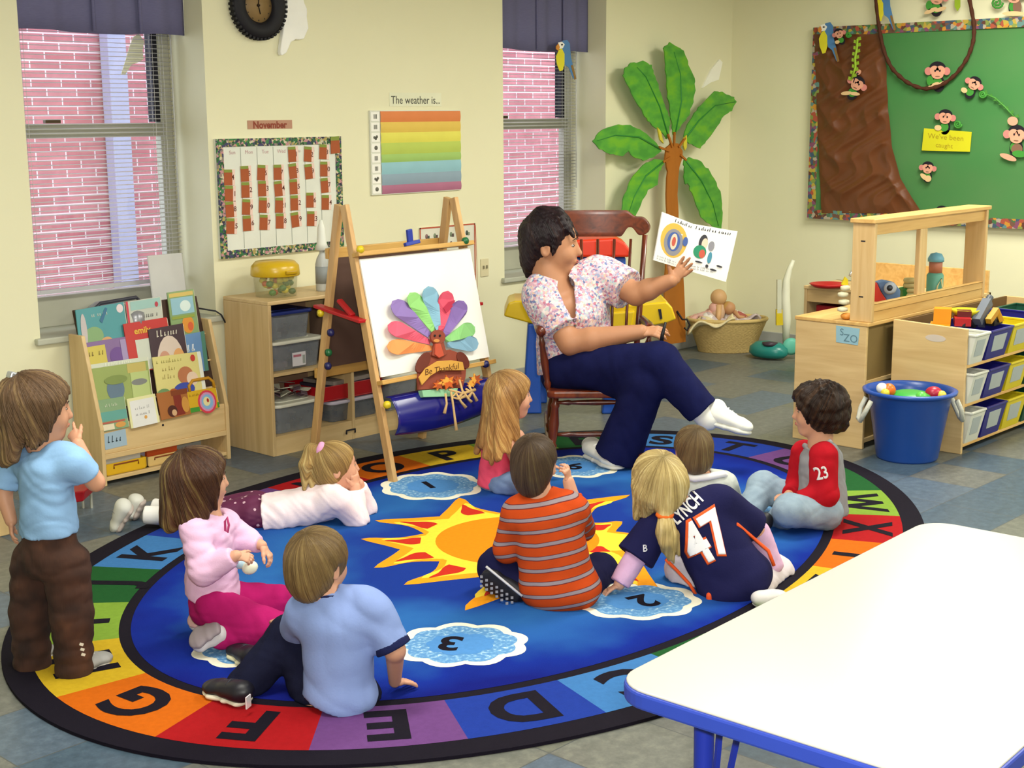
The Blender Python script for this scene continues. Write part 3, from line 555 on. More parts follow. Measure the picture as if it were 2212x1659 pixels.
def disc(m, mi, cx, cy, rx, ry, lay, rot=0., n=20):
    m.at(mi); P = []
    for i in range(n):
        a = 2*math.pi*i/n; x, y = rx*math.cos(a), ry*math.sin(a); P.append(PX(cx+x*math.cos(rot)-y*math.sin(rot), cy+x*math.sin(rot)+y*math.cos(rot), BXM-.004-lay*.0022))
    m.prism(P, NR, .002)
BXM = BX-.026
def strap(m, mi, pts, w, lay): m.at(mi); m.tube([PX(x, y, BXM-.005-lay*.002) for x, y in pts], w, 6)
def spiral(m, cx, cy, r, w, lay): strap(m, 3, [(cx+r*(1-t/22)*math.cos(t*.62), cy+r*(1-t/22)*math.sin(t*.62)) for t in range(20)], w, lay)
def monkey(cx, cy, s, rot, kind, label):
    m = MB(); R = lambda x, y: (cx+s*(x*math.cos(rot)-y*math.sin(rot)), cy+s*(x*math.sin(rot)+y*math.cos(rot)))
    def D(mi, x, y, rx, ry, lay, r2=0.): X, Y = R(x, y); disc(m, mi, X, Y, rx*s, ry*s, lay, rot+r2)
    if kind != 'head': D(0, .05, .8, .38, .5, 0); D(3, .0, .75, .3, .32, 1)
    D(0, 0, -.12, .5, .42, 1); D(2, -.55, .05, .22, .24, 2); D(2, .55, .05, .22, .24, 2); D(1, -.18, .02, .28, .3, 3); D(1, .18, .02, .28, .3, 3); D(1, 0, .26, .36, .26, 4)
    for sx in (-.14, .14): D(0, sx, .02, .05, .07, 5)
    D(5, 0, .36, .14, .03, 5)
    if kind == 'swing':
        D(4, -.35, 1.0, .4, .14, 2, -.6); D(4, .2, .75, .36, .13, 3, -.4); D(1, -.3, -.75, .16, .2, 2)
        strap(m, 0, [R(-.2, .3), R(-.35, -.3), R(-.3, -.7)], .006, 1)
    if kind == 'sit':
        D(4, -.3, .95, .45, .14, 2, -.5); D(4, .3, .8, .38, .13, 3, -.4); D(3, -.45, .62, .2, .3, 2)
    if kind == 'tail': X, Y = R(.95, .45); spiral(m, X, Y, .3*s, .007, 2); D(4, -.45, .85, .25, .2, 3)
    if kind == 'tail2': X, Y = R(-1.0, .5); spiral(m, X, Y, .36*s, .007, 2); D(4, .0, 1.15, .7, .14, 3); D(5, .2, .75, .26, .42, 2)
    if kind == 'big': D(1, -.3, -.72, .3, .26, 3); D(5, .1, .85, .32, .32, 2); D(1, -.35, 1.35, .5, .16, 4, .25); D(3, .25, 1.1, .4, .2, 3)
    if kind == 'banana': D(4, -.2, .85, .45, .2, 3, .6); D(4, .12, .95, .28, .28, 4)
    solo('paper_monkey', m, MM, PX(cx, cy, BXM), label, 'paper cutout', 'paper monkeys on the jungle board')
BXM = BX-.056
monkey(1852, 180, 30, .5, 'swing', 'paper monkey hanging upside from the light green vine on the brown paper')
BXM = BX-.026
monkey(2025, 152, 36, .0, 'sit', 'paper monkey with pink ears sitting in the dip of the brown rope')
monkey(2105, 180, 28, .5, 'tail', 'paper monkey with curled green tail just right of the hanging rope')
monkey(2042, 252, 30, .1, 'tail', 'darker paper monkey with green tail sitting on the yellow caption card')
monkey(2004, 362, 25, .1, 'banana', 'small paper monkey with bananas below the yellow caption card')
monkey(2034, 458, 26, 0, 'head', 'paper monkey head peeping over the wooden frame at the board bottom')
monkey(2196, 290, 38, .1, 'big', 'largest paper monkey with raised hand at the right edge of the photo')
monkey(2024, -8, 34, .1, 'sit', 'paper monkey crossing the board top border between rope ends')
monkey(2190, -12, 36, 0, 'tail2', 'paper monkey with curled tail sitting on the board top at far right')
BXM = BX-.056
monkey(1812, 72, 20, -.3, 'tail', 'small paper monkey with green tail beside the corner parrot')
BXM = BX-.03
def parrot(P, s, flip, lab, dx=0, dy=0, px_=False):
    m = MB(); n = NR if px_ else NB
    def pol(mi, pts, lay): m.at(mi).prism([P(dx+s*x*(-1 if flip else 1), dy+s*y)+n*(lay*.002) for x, y in pts], n, .004)
    pol(1, [(-4, -42), (6, -44), (12, -36), (14, -8), (18, 8), (24, 38), (20, 40), (10, 16), (2, 10), (-2, -10), (-8, -30)], 0)
    pol(0, [(-12, -22), (-6, -26), (0, -14), (0, 8), (-4, 22), (-10, 24), (-16, 8), (-18, -8)], 1)
    pol(2, [(-14, -38), (-6, -40), (0, -34), (-4, -26), (-12, -24)], 2); pol(3, [(-19, -30), (-14, -36), (-11, -28), (-14, -20), (-19, -24)], 3)
    pol(4, [(-8, -35), (-5, -35), (-5, -32), (-8, -32)], 4); pol(5, [(14, 12), (18, 10), (26, 40), (22, 42)], 1)
    solo('paper_parrot', m, [M('#d9d030', .6), BLU2, WHITE, M('#d08a3a', .6), HAIRD, M('#8a6a3a', .6)], P(dx, dy), lab, 'paper cutout', 'paper parrots')
parrot(lambda x, y: PY(x, y, WY+.09), 1.0, False, 'blue and yellow paper parrot hanging by the right window valance', 1219, 130)
parrot(lambda x, y: PX(x, y, BXM-.015), 1.0, False, 'blue and yellow paper parrot on the top left corner of the jungle board', 1787, 92, True)
parrot(lambda x, y: PX(x, y, BXM-.015), 1.05, False, 'blue and yellow paper parrot above the board beside the brown rope', 1908, 22, True)
BXM = BX-.034
rp_ = ((1890, -20), (1895, 30), (1903, 90), (1918, 138), (1940, 164), (1975, 190), (2015, 194), (2050, 176), (2080, 145), (2100, 105), (2106, 70), (2102, 35), (2090, -20)); tt = np.linspace(0, 12, 73); fx, fy = [np.convolve(np.pad(np.interp(tt, range(13), [p_[k] for p_ in rp_]), 4, 'edge'), np.ones(9)/9, 'valid') for k in (0, 1)]
m = MB().tube([PX(x, y, BXM-.012) for x, y in zip(fx, fy)], [.0125+.0022*math.sin(i*1.9)+.0012*math.sin(i*4.3) for i in range(73)], 10)
solo('rope_vine', m, M('#4a2616', .8, bmp=.6, vs=(60, 60, 60), var=.3), PX(1990, 190, BXM), 'thick brown rope vine looped over the jungle board', 'rope')
BXM = BX-.05
m = MB(); pts = [(1852, 84), (1851, 105), (1847, 125), (1848, 145), (1840, 170)]
m.tube([PX(x, y, BXM-.02) for x, y in pts], .008, 6)
for i in range(14):
    u = i/13; y = 84+86*u; x = np.interp(u, [0, .25, .5, .7, 1], [1852, 1851, 1847, 1848, 1840]); sd = (-1)**i; m.prism([PX(x, y-3, BXM-.022), PX(x+sd*7, y-5, BXM-.026), PX(x+sd*8, y+2, BXM-.022), PX(x, y+4, BXM-.02)], NR, .003)
solo('leafy_garland', m, M('#8fb030', .6), PX(1850, 85, BXM), 'light green leafy garland hanging on the crumpled brown paper', 'garland', 'leafy garlands')
BXM = BX-.018
m = MB(); m.tube([PX(x, y, BXM-.014) for x, y in ((2122, 200), (2150, 212), (2172, 232), (2190, 252))], .006, 6)
for i in range(7): u = i/6; x, y = 2122+68*u, 200+52*u; m.prism([PX(x, y, BXM-.016), PX(x+9, y-6, BXM-.02), PX(x+12, y+2, BXM-.016)], NR, .003)
solo('leafy_garland', m, M('#4a8a3a', .6), PX(2125, 200, BXM), 'dark green leafy garland running down toward the largest monkey', 'garland', 'leafy garlands')
m = MB().prism([PX(x, y, BXM-.01) for x, y in ((2062, -6), (2074, -6), (2074, 15), (2068, 24), (2062, 14))], NR, .004); solo('paper_leaf', m, M('#8faa28', .6), PX(2068, 8, BXM), 'small yellow-green paper leaf above the board between monkey and rope', 'paper cutout')
P_ = [PX(x, y, BXM-.012) for x, y in ((1996, 277), (2099, 285), (2095, 328), (1991, 325))]; m = MB(); m.at(0).prism(P_, NR, .003); m.at(1)
d = (P_[1]-P_[0]).normalized(); ud = V((0, 0, 1))
m.text("We've been", P_[0]+d*.155-ud*.062+NR*.0, d, ud, .034, t=.001, w=.25); m.text('caught', P_[0]+d*.15-ud*.115, d, ud, .03, t=.001, w=.12)
solo('caption_card', m, [YELP, M('#a08a18', .7)], P_[0], 'yellow handwritten caption card in the middle of the jungle board', 'sign')
# ================================================================ book rack
rk = thing('book_rack', (3.76, 5.85, 0), 'slanted birch display rack full of picture books below the left window', 'book rack')
rx0, rx1 = 3.40, 4.125
def side_panel(x0, x1): return MB().prism([V((x1, y, z)) for y, z in ((5.965, 0), (5.735, 0), (5.735, .27), (5.85, .70), (5.965, .70))], V((1, 0, 0)), x1-x0)
for a, b_ in ((rx0, rx0+.02), (rx1-.02, rx1)): side_panel(a, b_).build('side_panel', BIRCHZ, rk, bevel=.003)
MB().bb(rx0+.02, rx1-.02, 5.745, 5.76, .15, .285).build('front_lip', BIRCH, rk, bevel=.002)
MB().bb(rx0+.02, rx1-.02, 5.738, 5.96, .125, .15).build('shelf_board', BIRCH, rk, bevel=.002)
MB().bb(rx0+.02, rx1-.02, 5.745, 5.96, .02, .038).build('bottom_shelf', BIRCH, rk, bevel=.002)
SN = V((0, -.43, .115)).normalized()   # outward normal of the slope
SL = V((0, .115, .43)).normalized(); SO = V((3.76, 5.80, .29))
MB().prism([SO+XW*(a-3.76)+SL*l for a, l in ((rx0+.02, -.12), (rx1-.02, -.12), (rx1-.02, .54), (rx0+.02, .54))], SN, .012).build('back_board', M('#3f2c22', .6), rk)
for l in (.10, .235, .37): MB().prism([SO+XW*(a-3.76)+SL*(l-.02)+SN*.012 for a in (rx0+.02, rx1-.02)]+[SO+XW*(a-3.76)+SL*(l-.02)+SN*.0 for a in (rx1-.02, rx0+.02)], SL, .008).build('ledge', BIRCH, rk)
pc_ = [PY(x, y, 5.743) for x, y in ((223, 938), (271, 926), (275, 961), (228, 972))]; m = MB(); m.at(0).prism(pc_, NB, .002); m.at(1); scribble(m, pc_[3]+XW*.014+ZW*.03, XW, ZW, .075, .032, .0012, 5, .14)
solo('label_card', m, [M('#9db4c4', .6), M('#4a5a66', .7)], pc_[3], 'pale blue handwritten label card on the front lip of the book rack', 'label card', 'blue label cards')
ht = PY(352, 918, 5.744); MB().cyl(ht, ht+NB*.004, .006, .004, 10).build('latch_hole', DARK, rk)
def book(corners, off, base, arts, label, texts=(), th=.007, name='picture_book', group='picture books on the slanted rack'):
    """cover given by four photo corners on the slope plane raised by off"""
    P = [PPL(x, y, SO+SN*off, SN) for x, y in corners]; tl, tr, br, bl = P
    q = lambda u, v, l=0.: tl*(1-u)*(1-v)+tr*u*(1-v)+br*u*v+bl*(1-u)*v+SN*l
    o = thing(name, bl, label, 'book', group); m = MB().prism(P, SN, th); m.build('cover', M(base, .45, .35), o, bevel=.001)
    MB().prism([q(u, v, -.0015) for u, v in ((.02, .02), (1.012, .02), (1.012, .98), (.02, .98))], SN, th-.003).build('pages', M('#ddd8c4', .8), o)
    pal = []; a = MB()
    for i, (kind, c, *g) in enumerate(arts):
        if c not in pal: pal.append(c)
        a.at(pal.index(c)); l = .0006+.0004*i
        if kind == 'r': u0, v0, u1, v1 = g; a.poly([q(u, v, l) for u, v in ((u0, v0), (u1, v0), (u1, v1), (u0, v1))], SN)
        elif kind == 'e': u0, v0, ru_, rv_ = g; a.poly([q(u0+ru_*math.cos(2*math.pi*k/20), v0+rv_*math.sin(2*math.pi*k/20), l) for k in range(20)], SN)
        elif kind == 'p': a.poly([q(u, v, l) for u, v in g[0]], SN)
        elif kind == 's':
            u0, v0, w, h = g; xd = (q(u0+.1, v0)-q(u0, v0)); W_ = (tr-tl).length; scribble(a, q(u0, v0, l), xd, (q(u0, v0-.1)-q(u0, v0)), w*W_, h*(bl-tl).length, .0003, i+hash(c) % 7, .17)
        elif kind == 't':
            st_, u0, v0, h = g; a.text(st_, q(u0, v0, l), q(u0+.1, v0)-q(u0, v0), q(u0, v0-.1)-q(u0, v0), h*(bl-tl).length, bold=.02, t=.0003)
    if arts: a.build('cover_art', [M(c, .5, .3) for c in pal], o)
    return o
book([(163, 670), (267, 652), (281, 755), (176, 775)], .018, '#4a8f95', [('e', '#d8c8cc', .9, .12, .07, .09), ('s', '#b8c0b8', .3, .2, .35, .09), ('e', '#7fa070', .3, .6, .2, .2), ('e', '#c89a6a', .55, .75, .12, .1), ('e', '#b8b0b0', .12, .45, .06, .35), ('p', '#3a6a8a', ((.45, .3), (.6, .05), (.64, .08), (.5, .36))), ('r', '#c07a4a', 0, .9, .4, 1.)], 'teal picture book at the top left of the rack')
book([(271, 652), (347, 640), (357, 735), (283, 748)], .019, '#b9bcb0', [('r', '#c23a4a', 0, 0, .06, 1), ('r', '#96bab4', .12, .02, .97, .22), ('s', '#7a7a74', .2, .42, .65, .12), ('e', '#b03a4a', .85, .16, .05, .06), ('e', '#8a8278', .3, .62, .2, .12)], 'grey-white picture book in the top row beside the teal book')
book([(361, 632), (418, 624), (434, 742), (376, 752)], .018, '#7f9a66', [('r', '#c8b060', .05, .03, .95, .1), ('r', '#8cb6c4', .08, .12, .92, .42), ('e', '#cfe0dc', .6, .28, .2, .1), ('e', '#d08a30', .62, .62, .22, .16), ('e', '#c85a30', .7, .66, .1, .08), ('r', '#8a9a40', .05, .45, .9, .5)], 'green and orange picture book in the top right corner of the rack')
book([(177, 742), (271, 727), (287, 820), (193, 838)], .032, '#7d6290', [('r', '#c4b454', .06, .1, .5, .62), ('s', '#8a7a3a', .1, .32, .34, .16), ('e', '#6a4a8a', .75, .4, .18, .2), ('e', '#d05a86', .6, .78, .24, .14), ('r', '#9a8ab0', .85, .05, .98, .95)], 'purple picture book with a yellow title box')
book([(266, 700), (360, 685), (378, 790), (284, 806)], .033, '#b8322e', [('r', '#c3c8ba', .2, .36, .94, .98), ('t', '#d8b23c', 'emily', .4, .24, .13), ('e', '#6a7064', .75, .7, .03, .03)], 'red picture book titled emily with a white panel')
book([(320, 712), (395, 698), (416, 838), (340, 855)], .0395, '#3f2c34', [('e', '#cdbcae', .52, .62, .4, .48), ('p', '#3f2c34', ((.0, .98), (1, .98), (1, 1), (0, 1))), ('e', '#c09078', .35, .5, .16, .14), ('e', '#d09a60', .75, .5, .16, .14), ('e', '#a8b0b0', .5, .7, .2, .16), ('s', '#cfc8b8', .2, .14, .6, .1)], 'dark brown picture book with a pale arched picture')
book([(394, 724), (441, 715), (451, 800), (404, 808)], .034, '#5f86b4', [('s', '#c6d0dc', .12, .45, .6, .3), ('r', '#4a7a6a', .82, 0, 1, 1), ('e', '#3a78b0', .3, .75, .2, .12)], 'blue picture book in the second row at the right edge')
book([(194, 788), (318, 770), (331, 868), (207, 888)], .0465, '#8f9e58', [('r', '#c6cbb8', 0, 0, 1, .09), ('r', '#b8a860', .62, .1, .95, .3), ('e', '#5f7486', .38, .6, .15, .26), ('r', '#aebc7a', .66, .3, .97, .95), ('e', '#7a7c78', .8, .52, .14, .07), ('s', '#e0e4d0', .22, .08, .5, .07), ('e', '#7a8a4a', .4, .4, .2, .1)], 'large green picture book on the left of the third row')
book([(329, 772), (432, 759), (446, 850), (343, 868)], .0525, '#d0c67e', [('r', '#d8dcd0', .93, 0, 1, 1), ('s', '#a8a05a', .06, .16, .5, .1), ('s', '#a8985a', .16, .34, .25, .1), ('s', '#a8985a', .14, .52, .3, .1), ('e', '#b83a30', .82, .13, .05, .08), ('e', '#b0704a', .62, .5, .16, .2), ('e', '#d8c0a8', .75, .6, .12, .16), ('e', '#3a4aa0', .55, .82, .22, .16), ('e', '#a0501e', .32, .88, .1, .12), ('e', '#6a8a5a', .12, .85, .14, .12)], 'cream yellow picture book with a red dot in the third row')
book([(204, 866), (268, 856), (279, 922), (217, 934)], .055, '#7d9a72', [('r', '#5f9a90', 0, .4, 1, .7), ('r', '#a85a4a', .1, .72, .9, .78), ('r', '#d8cdb0', .12, .8, .5, .98), ('e', '#c8924a', .72, .87, .18, .09), ('s', '#c8ccb8', .3, .25, .4, .09)], 'small teal and green picture book at the bottom left of the rack')
book([(274, 862), (334, 850), (345, 912), (284, 926)], .061, '#d9d6a0', [('r', '#d8d8d4', .07, .1, .93, 1), ('s', '#a8a8a8', .22, .42, .5, .1), ('s', '#8a8a90', .22, .62, .5, .1), ('e', '#d09a50', .55, .72, .05, .06)], 'small white picture book with yellow border in the bottom row')
book([(338, 850), (404, 838), (414, 894), (349, 908)], .062, '#a0622e', [('r', '#7a3a1a', .45, .0, 1, .2), ('p', '#7a2a1c', ((.5, .2), (.75, .2), (.8, .95), (.5, .95))), ('e', '#4a2016', .4, .75, .16, .22), ('e', '#c08a3c', .85, .6, .12, .3), ('e', '#c8a078', .45, .82, .08, .12)], 'orange-brown picture book in the bottom row')
yb_ = book([(404, 847), (466, 836), (474, 880), (412, 892)], .063, '#c9a01c', [('e', '#c83a4a', .62, .62, .32, .56), ('e', '#c08ab0', .62, .62, .26, .46), ('e', '#7fa8cc', .62, .62, .2, .36), ('e', '#d8cf9a', .6, .6, .12, .22), ('e', '#a02a20', .64, .56, .04, .1), ('r', '#3f8a30', 0, .78, .32, 1), ('r', '#3f8a30', .94, .74, 1, .98), ('s', '#8a6a10', .04, .24, .4, .1)], 'yellow carry-handle book with rainbow rings in the bottom right of the rack', th=.02)
hd_ = [PPL(x, y, SO+SN*.058, SN) for x, y in ((410, 846), (408, 834), (416, 822), (450, 816), (460, 824), (463, 838))]
MB().tube(hd_, .008, 8).build('carry_handle', M('#b8841c', .45), yb_)
# boxes on the rack's bottom shelf
def crate(x0, x1, y0, y1, z0, z1, mat, label, extra):
    o = thing('book_box', ((x0+x1)/2, (y0+y1)/2, z0), label, 'book box', 'book boxes under the rack'); t = .006
    MB().bb(x0, x1, y0, y1, z0, z0+t).bb(x0, x1, y0, y0+t, z0, z1).bb(x0, x1, y1-t, y1, z0, z1).bb(x0, x0+t, y0, y1, z0, z1).bb(x1-t, x1, y0, y1, z0, z1).build('box_body', mat, o)
    for k in range(3): MB().box(((x0+x1)/2, y0+.035+k*.05, z0+.05+k*.006), (x1-x0-.03, .018, .075), Matrix.Rotation(.12, 3, 'X')).build('stored_book', M(extra[k], .5), o)
    MB().tube([((x0*.8+x1*.2), y0-.001, z0+.03), (x0*.8+x1*.2, y0-.001, z1-.008), (x0*.2+x1*.8, y0-.001, z1-.008), (x0*.2+x1*.8, y0-.001, z0+.03)], .0035, 6).build('carry_strap', M('#7a3a14', .6), o)
crate(rx0+.03, rx0+.25, 5.76, 5.93, .04, .095, M('#d2a51e', .5), 'yellow book box on the lowest rack shelf, at the left end', ['#d8d4c8', '#8a2a3a', '#d8d4c8'])
crate(rx0+.26, rx0+.46, 5.765, 5.93, .04, .088, M('#d0b070', .5), 'tan book box on the lowest rack shelf, right of the yellow box', ['#d05a2a', '#c8b8c4', '#3a3a6a'])
# window sill things
cdp = thing('cd_player', PY(250, 672, 6.10), 'silver stereo with a carrying handle on the left window sill behind the rack', 'stereo')
p = W[cdp.name].copy(); p.z = SZ; cdp.location = p; W[cdp.name] = p
MB().lathe([(.0001, 0), (.16, 0), (.17, .02), (.165, .075), (.12, .105), (.0001, .11)], p+V((.0, .0, 0)), UPW, 28, sx=1.3, sy=.52).build('stereo_body', M('#8f9096', .3, .5, metal=.3), cdp)
MB().tube([p+V((-.14, -.02, .085)), p+V((-.10, -.03, .12)), p+V((.1, -.03, .13)), p+V((.14, -.02, .095))], .009, 8).build('stereo_handle', M('#3a3a44', .4), cdp)
for s in (-.12, .12): MB().lathe([(.05, 0), (.048, .008), (.0001, .01)], p+V((s, -.082, .05)), NB, 18, sy=.8).build('speaker_grille', M('#3c3e46', .6), cdp)
g0 = PY(362, 600, 6.13)
solo('grey_panel', MB().box(g0+V((0, 0, -.03)), (.205, .012, .30), Matrix.Rotation(-.12, 3, 'X')), M('#c6c6c4', .6), (g0.x, 6.13, SZ), 'pale grey flat panel propped on the sill at the right of the left window', 'panel', bevel=.008)
hp = PY(452, 690, 5.93); sb = thing('sill_gadget', (hp.x-.06, 5.985, SZ), 'small grey speaker box with a dark cable on the sill corner beside the rack', 'speaker')
MB().box((hp.x-.06, 6.04, SZ+.03), (.10, .06, .06)).build('speaker_case', M('#6d6e78', .4), sb, bevel=.008)
MB().tube([(hp.x-.02, 6.02, SZ+.05), PY(466, 672, 5.98), PY(478, 680, 5.965), PY(487, 697, 5.96)], .0045, 6).build('cable', M('#23242a', .5), sb)
# ================================================================ storage shelf
sx0, sx1, sy0, sy1, stz = 4.288, 5.365, 5.6, 5.972, .79
sh = thing('storage_shelf', ((sx0+sx1)/2, 5.78, 0), 'low birch storage shelf with bins standing behind the easel', 'shelf')
for a, b_ in ((sx0, sx0+.02), ((sx0+sx1)/2-.01, (sx0+sx1)/2+.01), (sx1-.02, sx1)): MB().bb(a, b_, sy0, sy1, 0, stz-.02).build('upright', BIRCHZ, sh, bevel=.003)
MB().bb(sx0, sx1, sy0, sy1, stz-.02, stz).build('top_board', BIRCH, sh, bevel=.004)
MB().bb(sx0+.02, sx1-.02, sy0+.01, sy1-.012, .405, .422).build('shelf_board', BIRCH, sh); MB().bb(sx0+.02, sx1-.02, sy0+.005, sy1-.012, .085, .10).build('shelf_board', BIRCH, sh)
MB().bb(sx0+.02, sx1-.02, sy1-.012, sy1, .0, stz-.02).build('back_panel', M('#8c7058', .7), sh); MB().bb(sx0+.02, sx1-.02, sy0+.004, sy0+.016, 0, .085).build('kick_board', BIRCH, sh)
MB().tube([(4.77, sy0-.002, .035), (4.77, sy0-.004, .055), (4.83, sy0-.004, .055), (4.83, sy0-.002, .035)], .005, 6).build('handle_slot', DARK, sh)
for xx, zz in ((5.18, .03), (5.3, .02)): MB().bb(xx, xx+.03, sy0-.03, sy0+.02, zz-.02, zz+.012).build('corner_bracket', M('#7a5a38', .5), sh)
CLR = clear_plastic('#8f9499', .55); CLRD = clear_plastic('#6b7076', .7)
def bin_(x0, x1, y0, y1, z0, z1, lid, label, name='storage_bin', body=None, content=None, group='clear storage bins on the low shelf', lidh=.018):
    o = thing(name, ((x0+x1)/2, (y0+y1)/2, z0), label, 'bin', group); cx, cy = (x0+x1)/2, (y0+y1)/2; t = .93
    m = MB(); b0 = rrect(x0+(x1-x0)*.04, x1-(x1-x0)*.04, y0+.015, y1-.015, .03, z0); b1 = rrect(x0, x1, y0, y1, .035, z1-lidh); n_ = len(b0)
    m._add(b0+b1, [(i, (i+1) % n_, n_+(i+1) % n_, n_+i) for i in range(n_)], True); m.poly(b0, -UPW); m.build('bin_body', body or CLR, o)
    if lid: 
        l = MB().prism(rrect(x0-.012, x1+.012, y0-.014, y1+.01, .045, z1), UPW, lidh); l.build('lid', lid, o, bevel=.006, seg=3)
        MB().prism(rrect(x0+.04, x1-.04, y0+.04, y1-.04, .04, z1+.004), UPW, .006).build('lid_rim', lid, o, bevel=.002)
    if content:
        for k, c in enumerate(content): MB().box((x0+(x1-x0)*(.25+.5*((k*37) % 10)/10), y0+(y1-y0)*(.3+.4*((k*53) % 10)/10), z0+.02+(z1-z0-.06)*((k*29) % 10)/12), ((x1-x0)*.3, (y1-y0)*.3, .03), Matrix.Rotation(k*.7, 3, 'Z')).build('contents', M(c, .6), o, bevel=.004)
    return o
LW, LB = M('#dcdccb', .35, .4), M('#1d2a68', .3, .5)
b1 = bin_(4.335, 4.66, 5.64, 5.94, .424, .575, LW, 'clear bin with white lid on the upper shelf, under the blue-lidded bin', content=['#8a7a80', '#6a6a70', '#9a8a7a'])
p = PY(646, 775, 5.637); m = MB(); m.at(0).box(p, (.085, .003, .07)); m.at(1).box(p+V((-.012, -.002, .018)), (.05, .001, .012)); m.at(2).box(p+V((.03, -.002, -.004)), (.016, .001, .044)); m.build('bin_label', [M('#d4d2d6', .5), M('#b06a78', .6), M('#9aa09a', .5)], b1)
b2 = bin_(4.325, 4.60, 5.645, 5.93, .581, .725, LB, 'clear bin with dark blue lid stacked at the top left of the shelf', content=['#7d8082', '#5a5e62'])
b3 = bin_(4.335, 4.64, 5.625, 5.93, .102, .255, LW, 'clear bin with white lid at the bottom left of the shelf', content=['#7a7c78', '#8a8c86'])
mp_ = MB(); rnd = random.Random(4)
for k in range(26):
    mp_.at(rnd.randrange(3)); c = V((4.36+rnd.random()*.22, 5.66+rnd.random()*.2, .265+rnd.random()*.075)); mp_.box(c, (.05+rnd.random()*.05, .035, .004), Matrix.Rotation(rnd.random()*3, 3, 'Z') @ Matrix.Rotation(rnd.uniform(-.6, .6), 3, 'X'))
tag(solo('paper_scraps', mp_, [M('#b9b8a4', .8), M('#8a7a70', .8), M('#6a5560', .8)], (4.48, 5.76, .26), 'loose heap of paper scraps on the white lid of the bottom left bin', 'paper scraps'), kind='stuff')
b4 = bin_(4.70, 5.05, 5.63, 5.93, .102, .215, M('#b9b4c4', .4), 'dark clear bin with grey lid at the bottom middle of the shelf', body=CLRD, content=['#4a3a3e', '#5a4a50'])
rt = thing('red_tray', (4.88, 5.76, .221), 'red paper tray on the grey-lidded bin behind the easel leg', 'tray'); t = .006
MB().bb(4.62, 5.06, 5.63, 5.92, .221, .228).bb(4.62, 5.06, 5.63, 5.636, .228, .30).bb(4.62, 5.06, 5.914, 5.92, .228, .30).bb(4.62, 4.626, 5.63, 5.92, .228, .30).bb(5.054, 5.06, 5.63, 5.92, .228, .30).build('tray_body', M('#a4101a', .35, .45), rt, bevel=.002)
for k in range(4): MB().box((4.84+.02*k, 5.78, .24+.022*k), (.36, .22, .02), Matrix.Rotation(.06*(k-1), 3, 'Z')).build('paper_pile', M(['#5a4a54', '#7d746c', '#3a3040', '#8a8078'][k], .8), rt)
b5 = bin_(5.085, 5.33, 5.62, 5.93, .102, .30, LW, 'clear bin with white lid at the bottom right of the shelf', content=['#7aa884', '#8a8c86'])
b6 = bin_(4.70, 5.02, 5.65, 5.94, .424, .545, None, 'grey bin with a blue and white label on the upper shelf behind the easel', body=M('#6a584c', .6))
p = PY(738, 775, 5.645); m = MB(); m.at(0).box(p, (.135, .003, .075)); m.at(1).box(p+V((.028, -.002, .022)), (.07, .001, .02)); m.at(2).box(p+V((-.04, -.002, .02)), (.04, .001, .014)); m.build('bin_label', [M('#c4c4d4', .5), M('#3a52a4', .5), M('#c07a90', .5)], b6, bevel=.001)
for k in range(14): MB().box((4.73+k*.02, 5.74, .60), (.006, .16, .20), Matrix.Rotation(.05*math.sin(k*2), 3, 'Y')).build('filed_card', M(['#6a5444', '#7d6450', '#58443a'][k % 3], .8), b6)
# tub and bottle on the shelf top
p = PY(594, 640, 5.78); p.z = stz; tubx = p.x; ty = 5.77
tu = thing('toy_tub', (tubx, ty, stz), 'clear tub of plastic toy food with a yellow lid on the storage shelf', 'tub')
MB().lathe([(.0001, .002), (.105, .002), (.112, .10), (.115, .115)], (tubx, ty, stz), UPW, 32).build('tub_body', clear_plastic('#c8cc9a', .28, .08), tu)
MB().lathe([(.122, .105), (.126, .11), (.122, .155), (.1, .178), (.0001, .182)], (tubx, ty, stz), UPW, 32).build('tub_lid', M('#cda81a', .28, .5), tu)
MB().bb(tubx-.03, tubx+.04, ty-.132, ty-.11, stz+.118, stz+.136).build('lid_clasp', M('#b8921a', .3), tu, bevel=.004)
rnd = random.Random(3)
for k in range(34):
    a, r_ = rnd.random()*6.283, .085*math.sqrt(rnd.random()); c = ['#c8332a', '#2f7a3a', '#d8c63a', '#d8c63a', '#1f6a34', '#c87a2a'][k % 6] if math.cos(a) < .2 else ['#2a6a40', '#1f5a3a', '#d8c63a'][k % 3]
    MB().ell((tubx+r_*math.cos(a), ty+r_*math.sin(a), stz+.018+rnd.random()*.075), (.02, .018, .016), None, 10, 6).build('toy_food', M(c, .35, .5), tu)
p = PY(704, 640, 5.72); bx = p.x
bo = thing('spray_bottle', (bx, 5.74, stz), 'white plastic bottle with a tall nozzle on the shelf beside the easel', 'bottle')
MB().lathe([(.0001, 0), (.036, .0), (.038, .01), (.038, .14), (.03, .17), (.014, .2), (.014, .215)], (bx, 5.74, stz), UPW, 24).build('bottle_body', M('#b9bcb8', .35, .4), bo)
MB().lathe([(.038, .215), (.026, .25), (.02, .33), (.008, .37), (.0001, .372)], (bx, 5.74, stz), UPW, 20).build('nozzle', M('#e2e4da', .35), bo)
m = MB(); m.lathe([(.0385, .04), (.0385, .13)], (bx, 5.74, stz), UPW, 24); m.build('bottle_label', M('#8f9494', .5), bo)
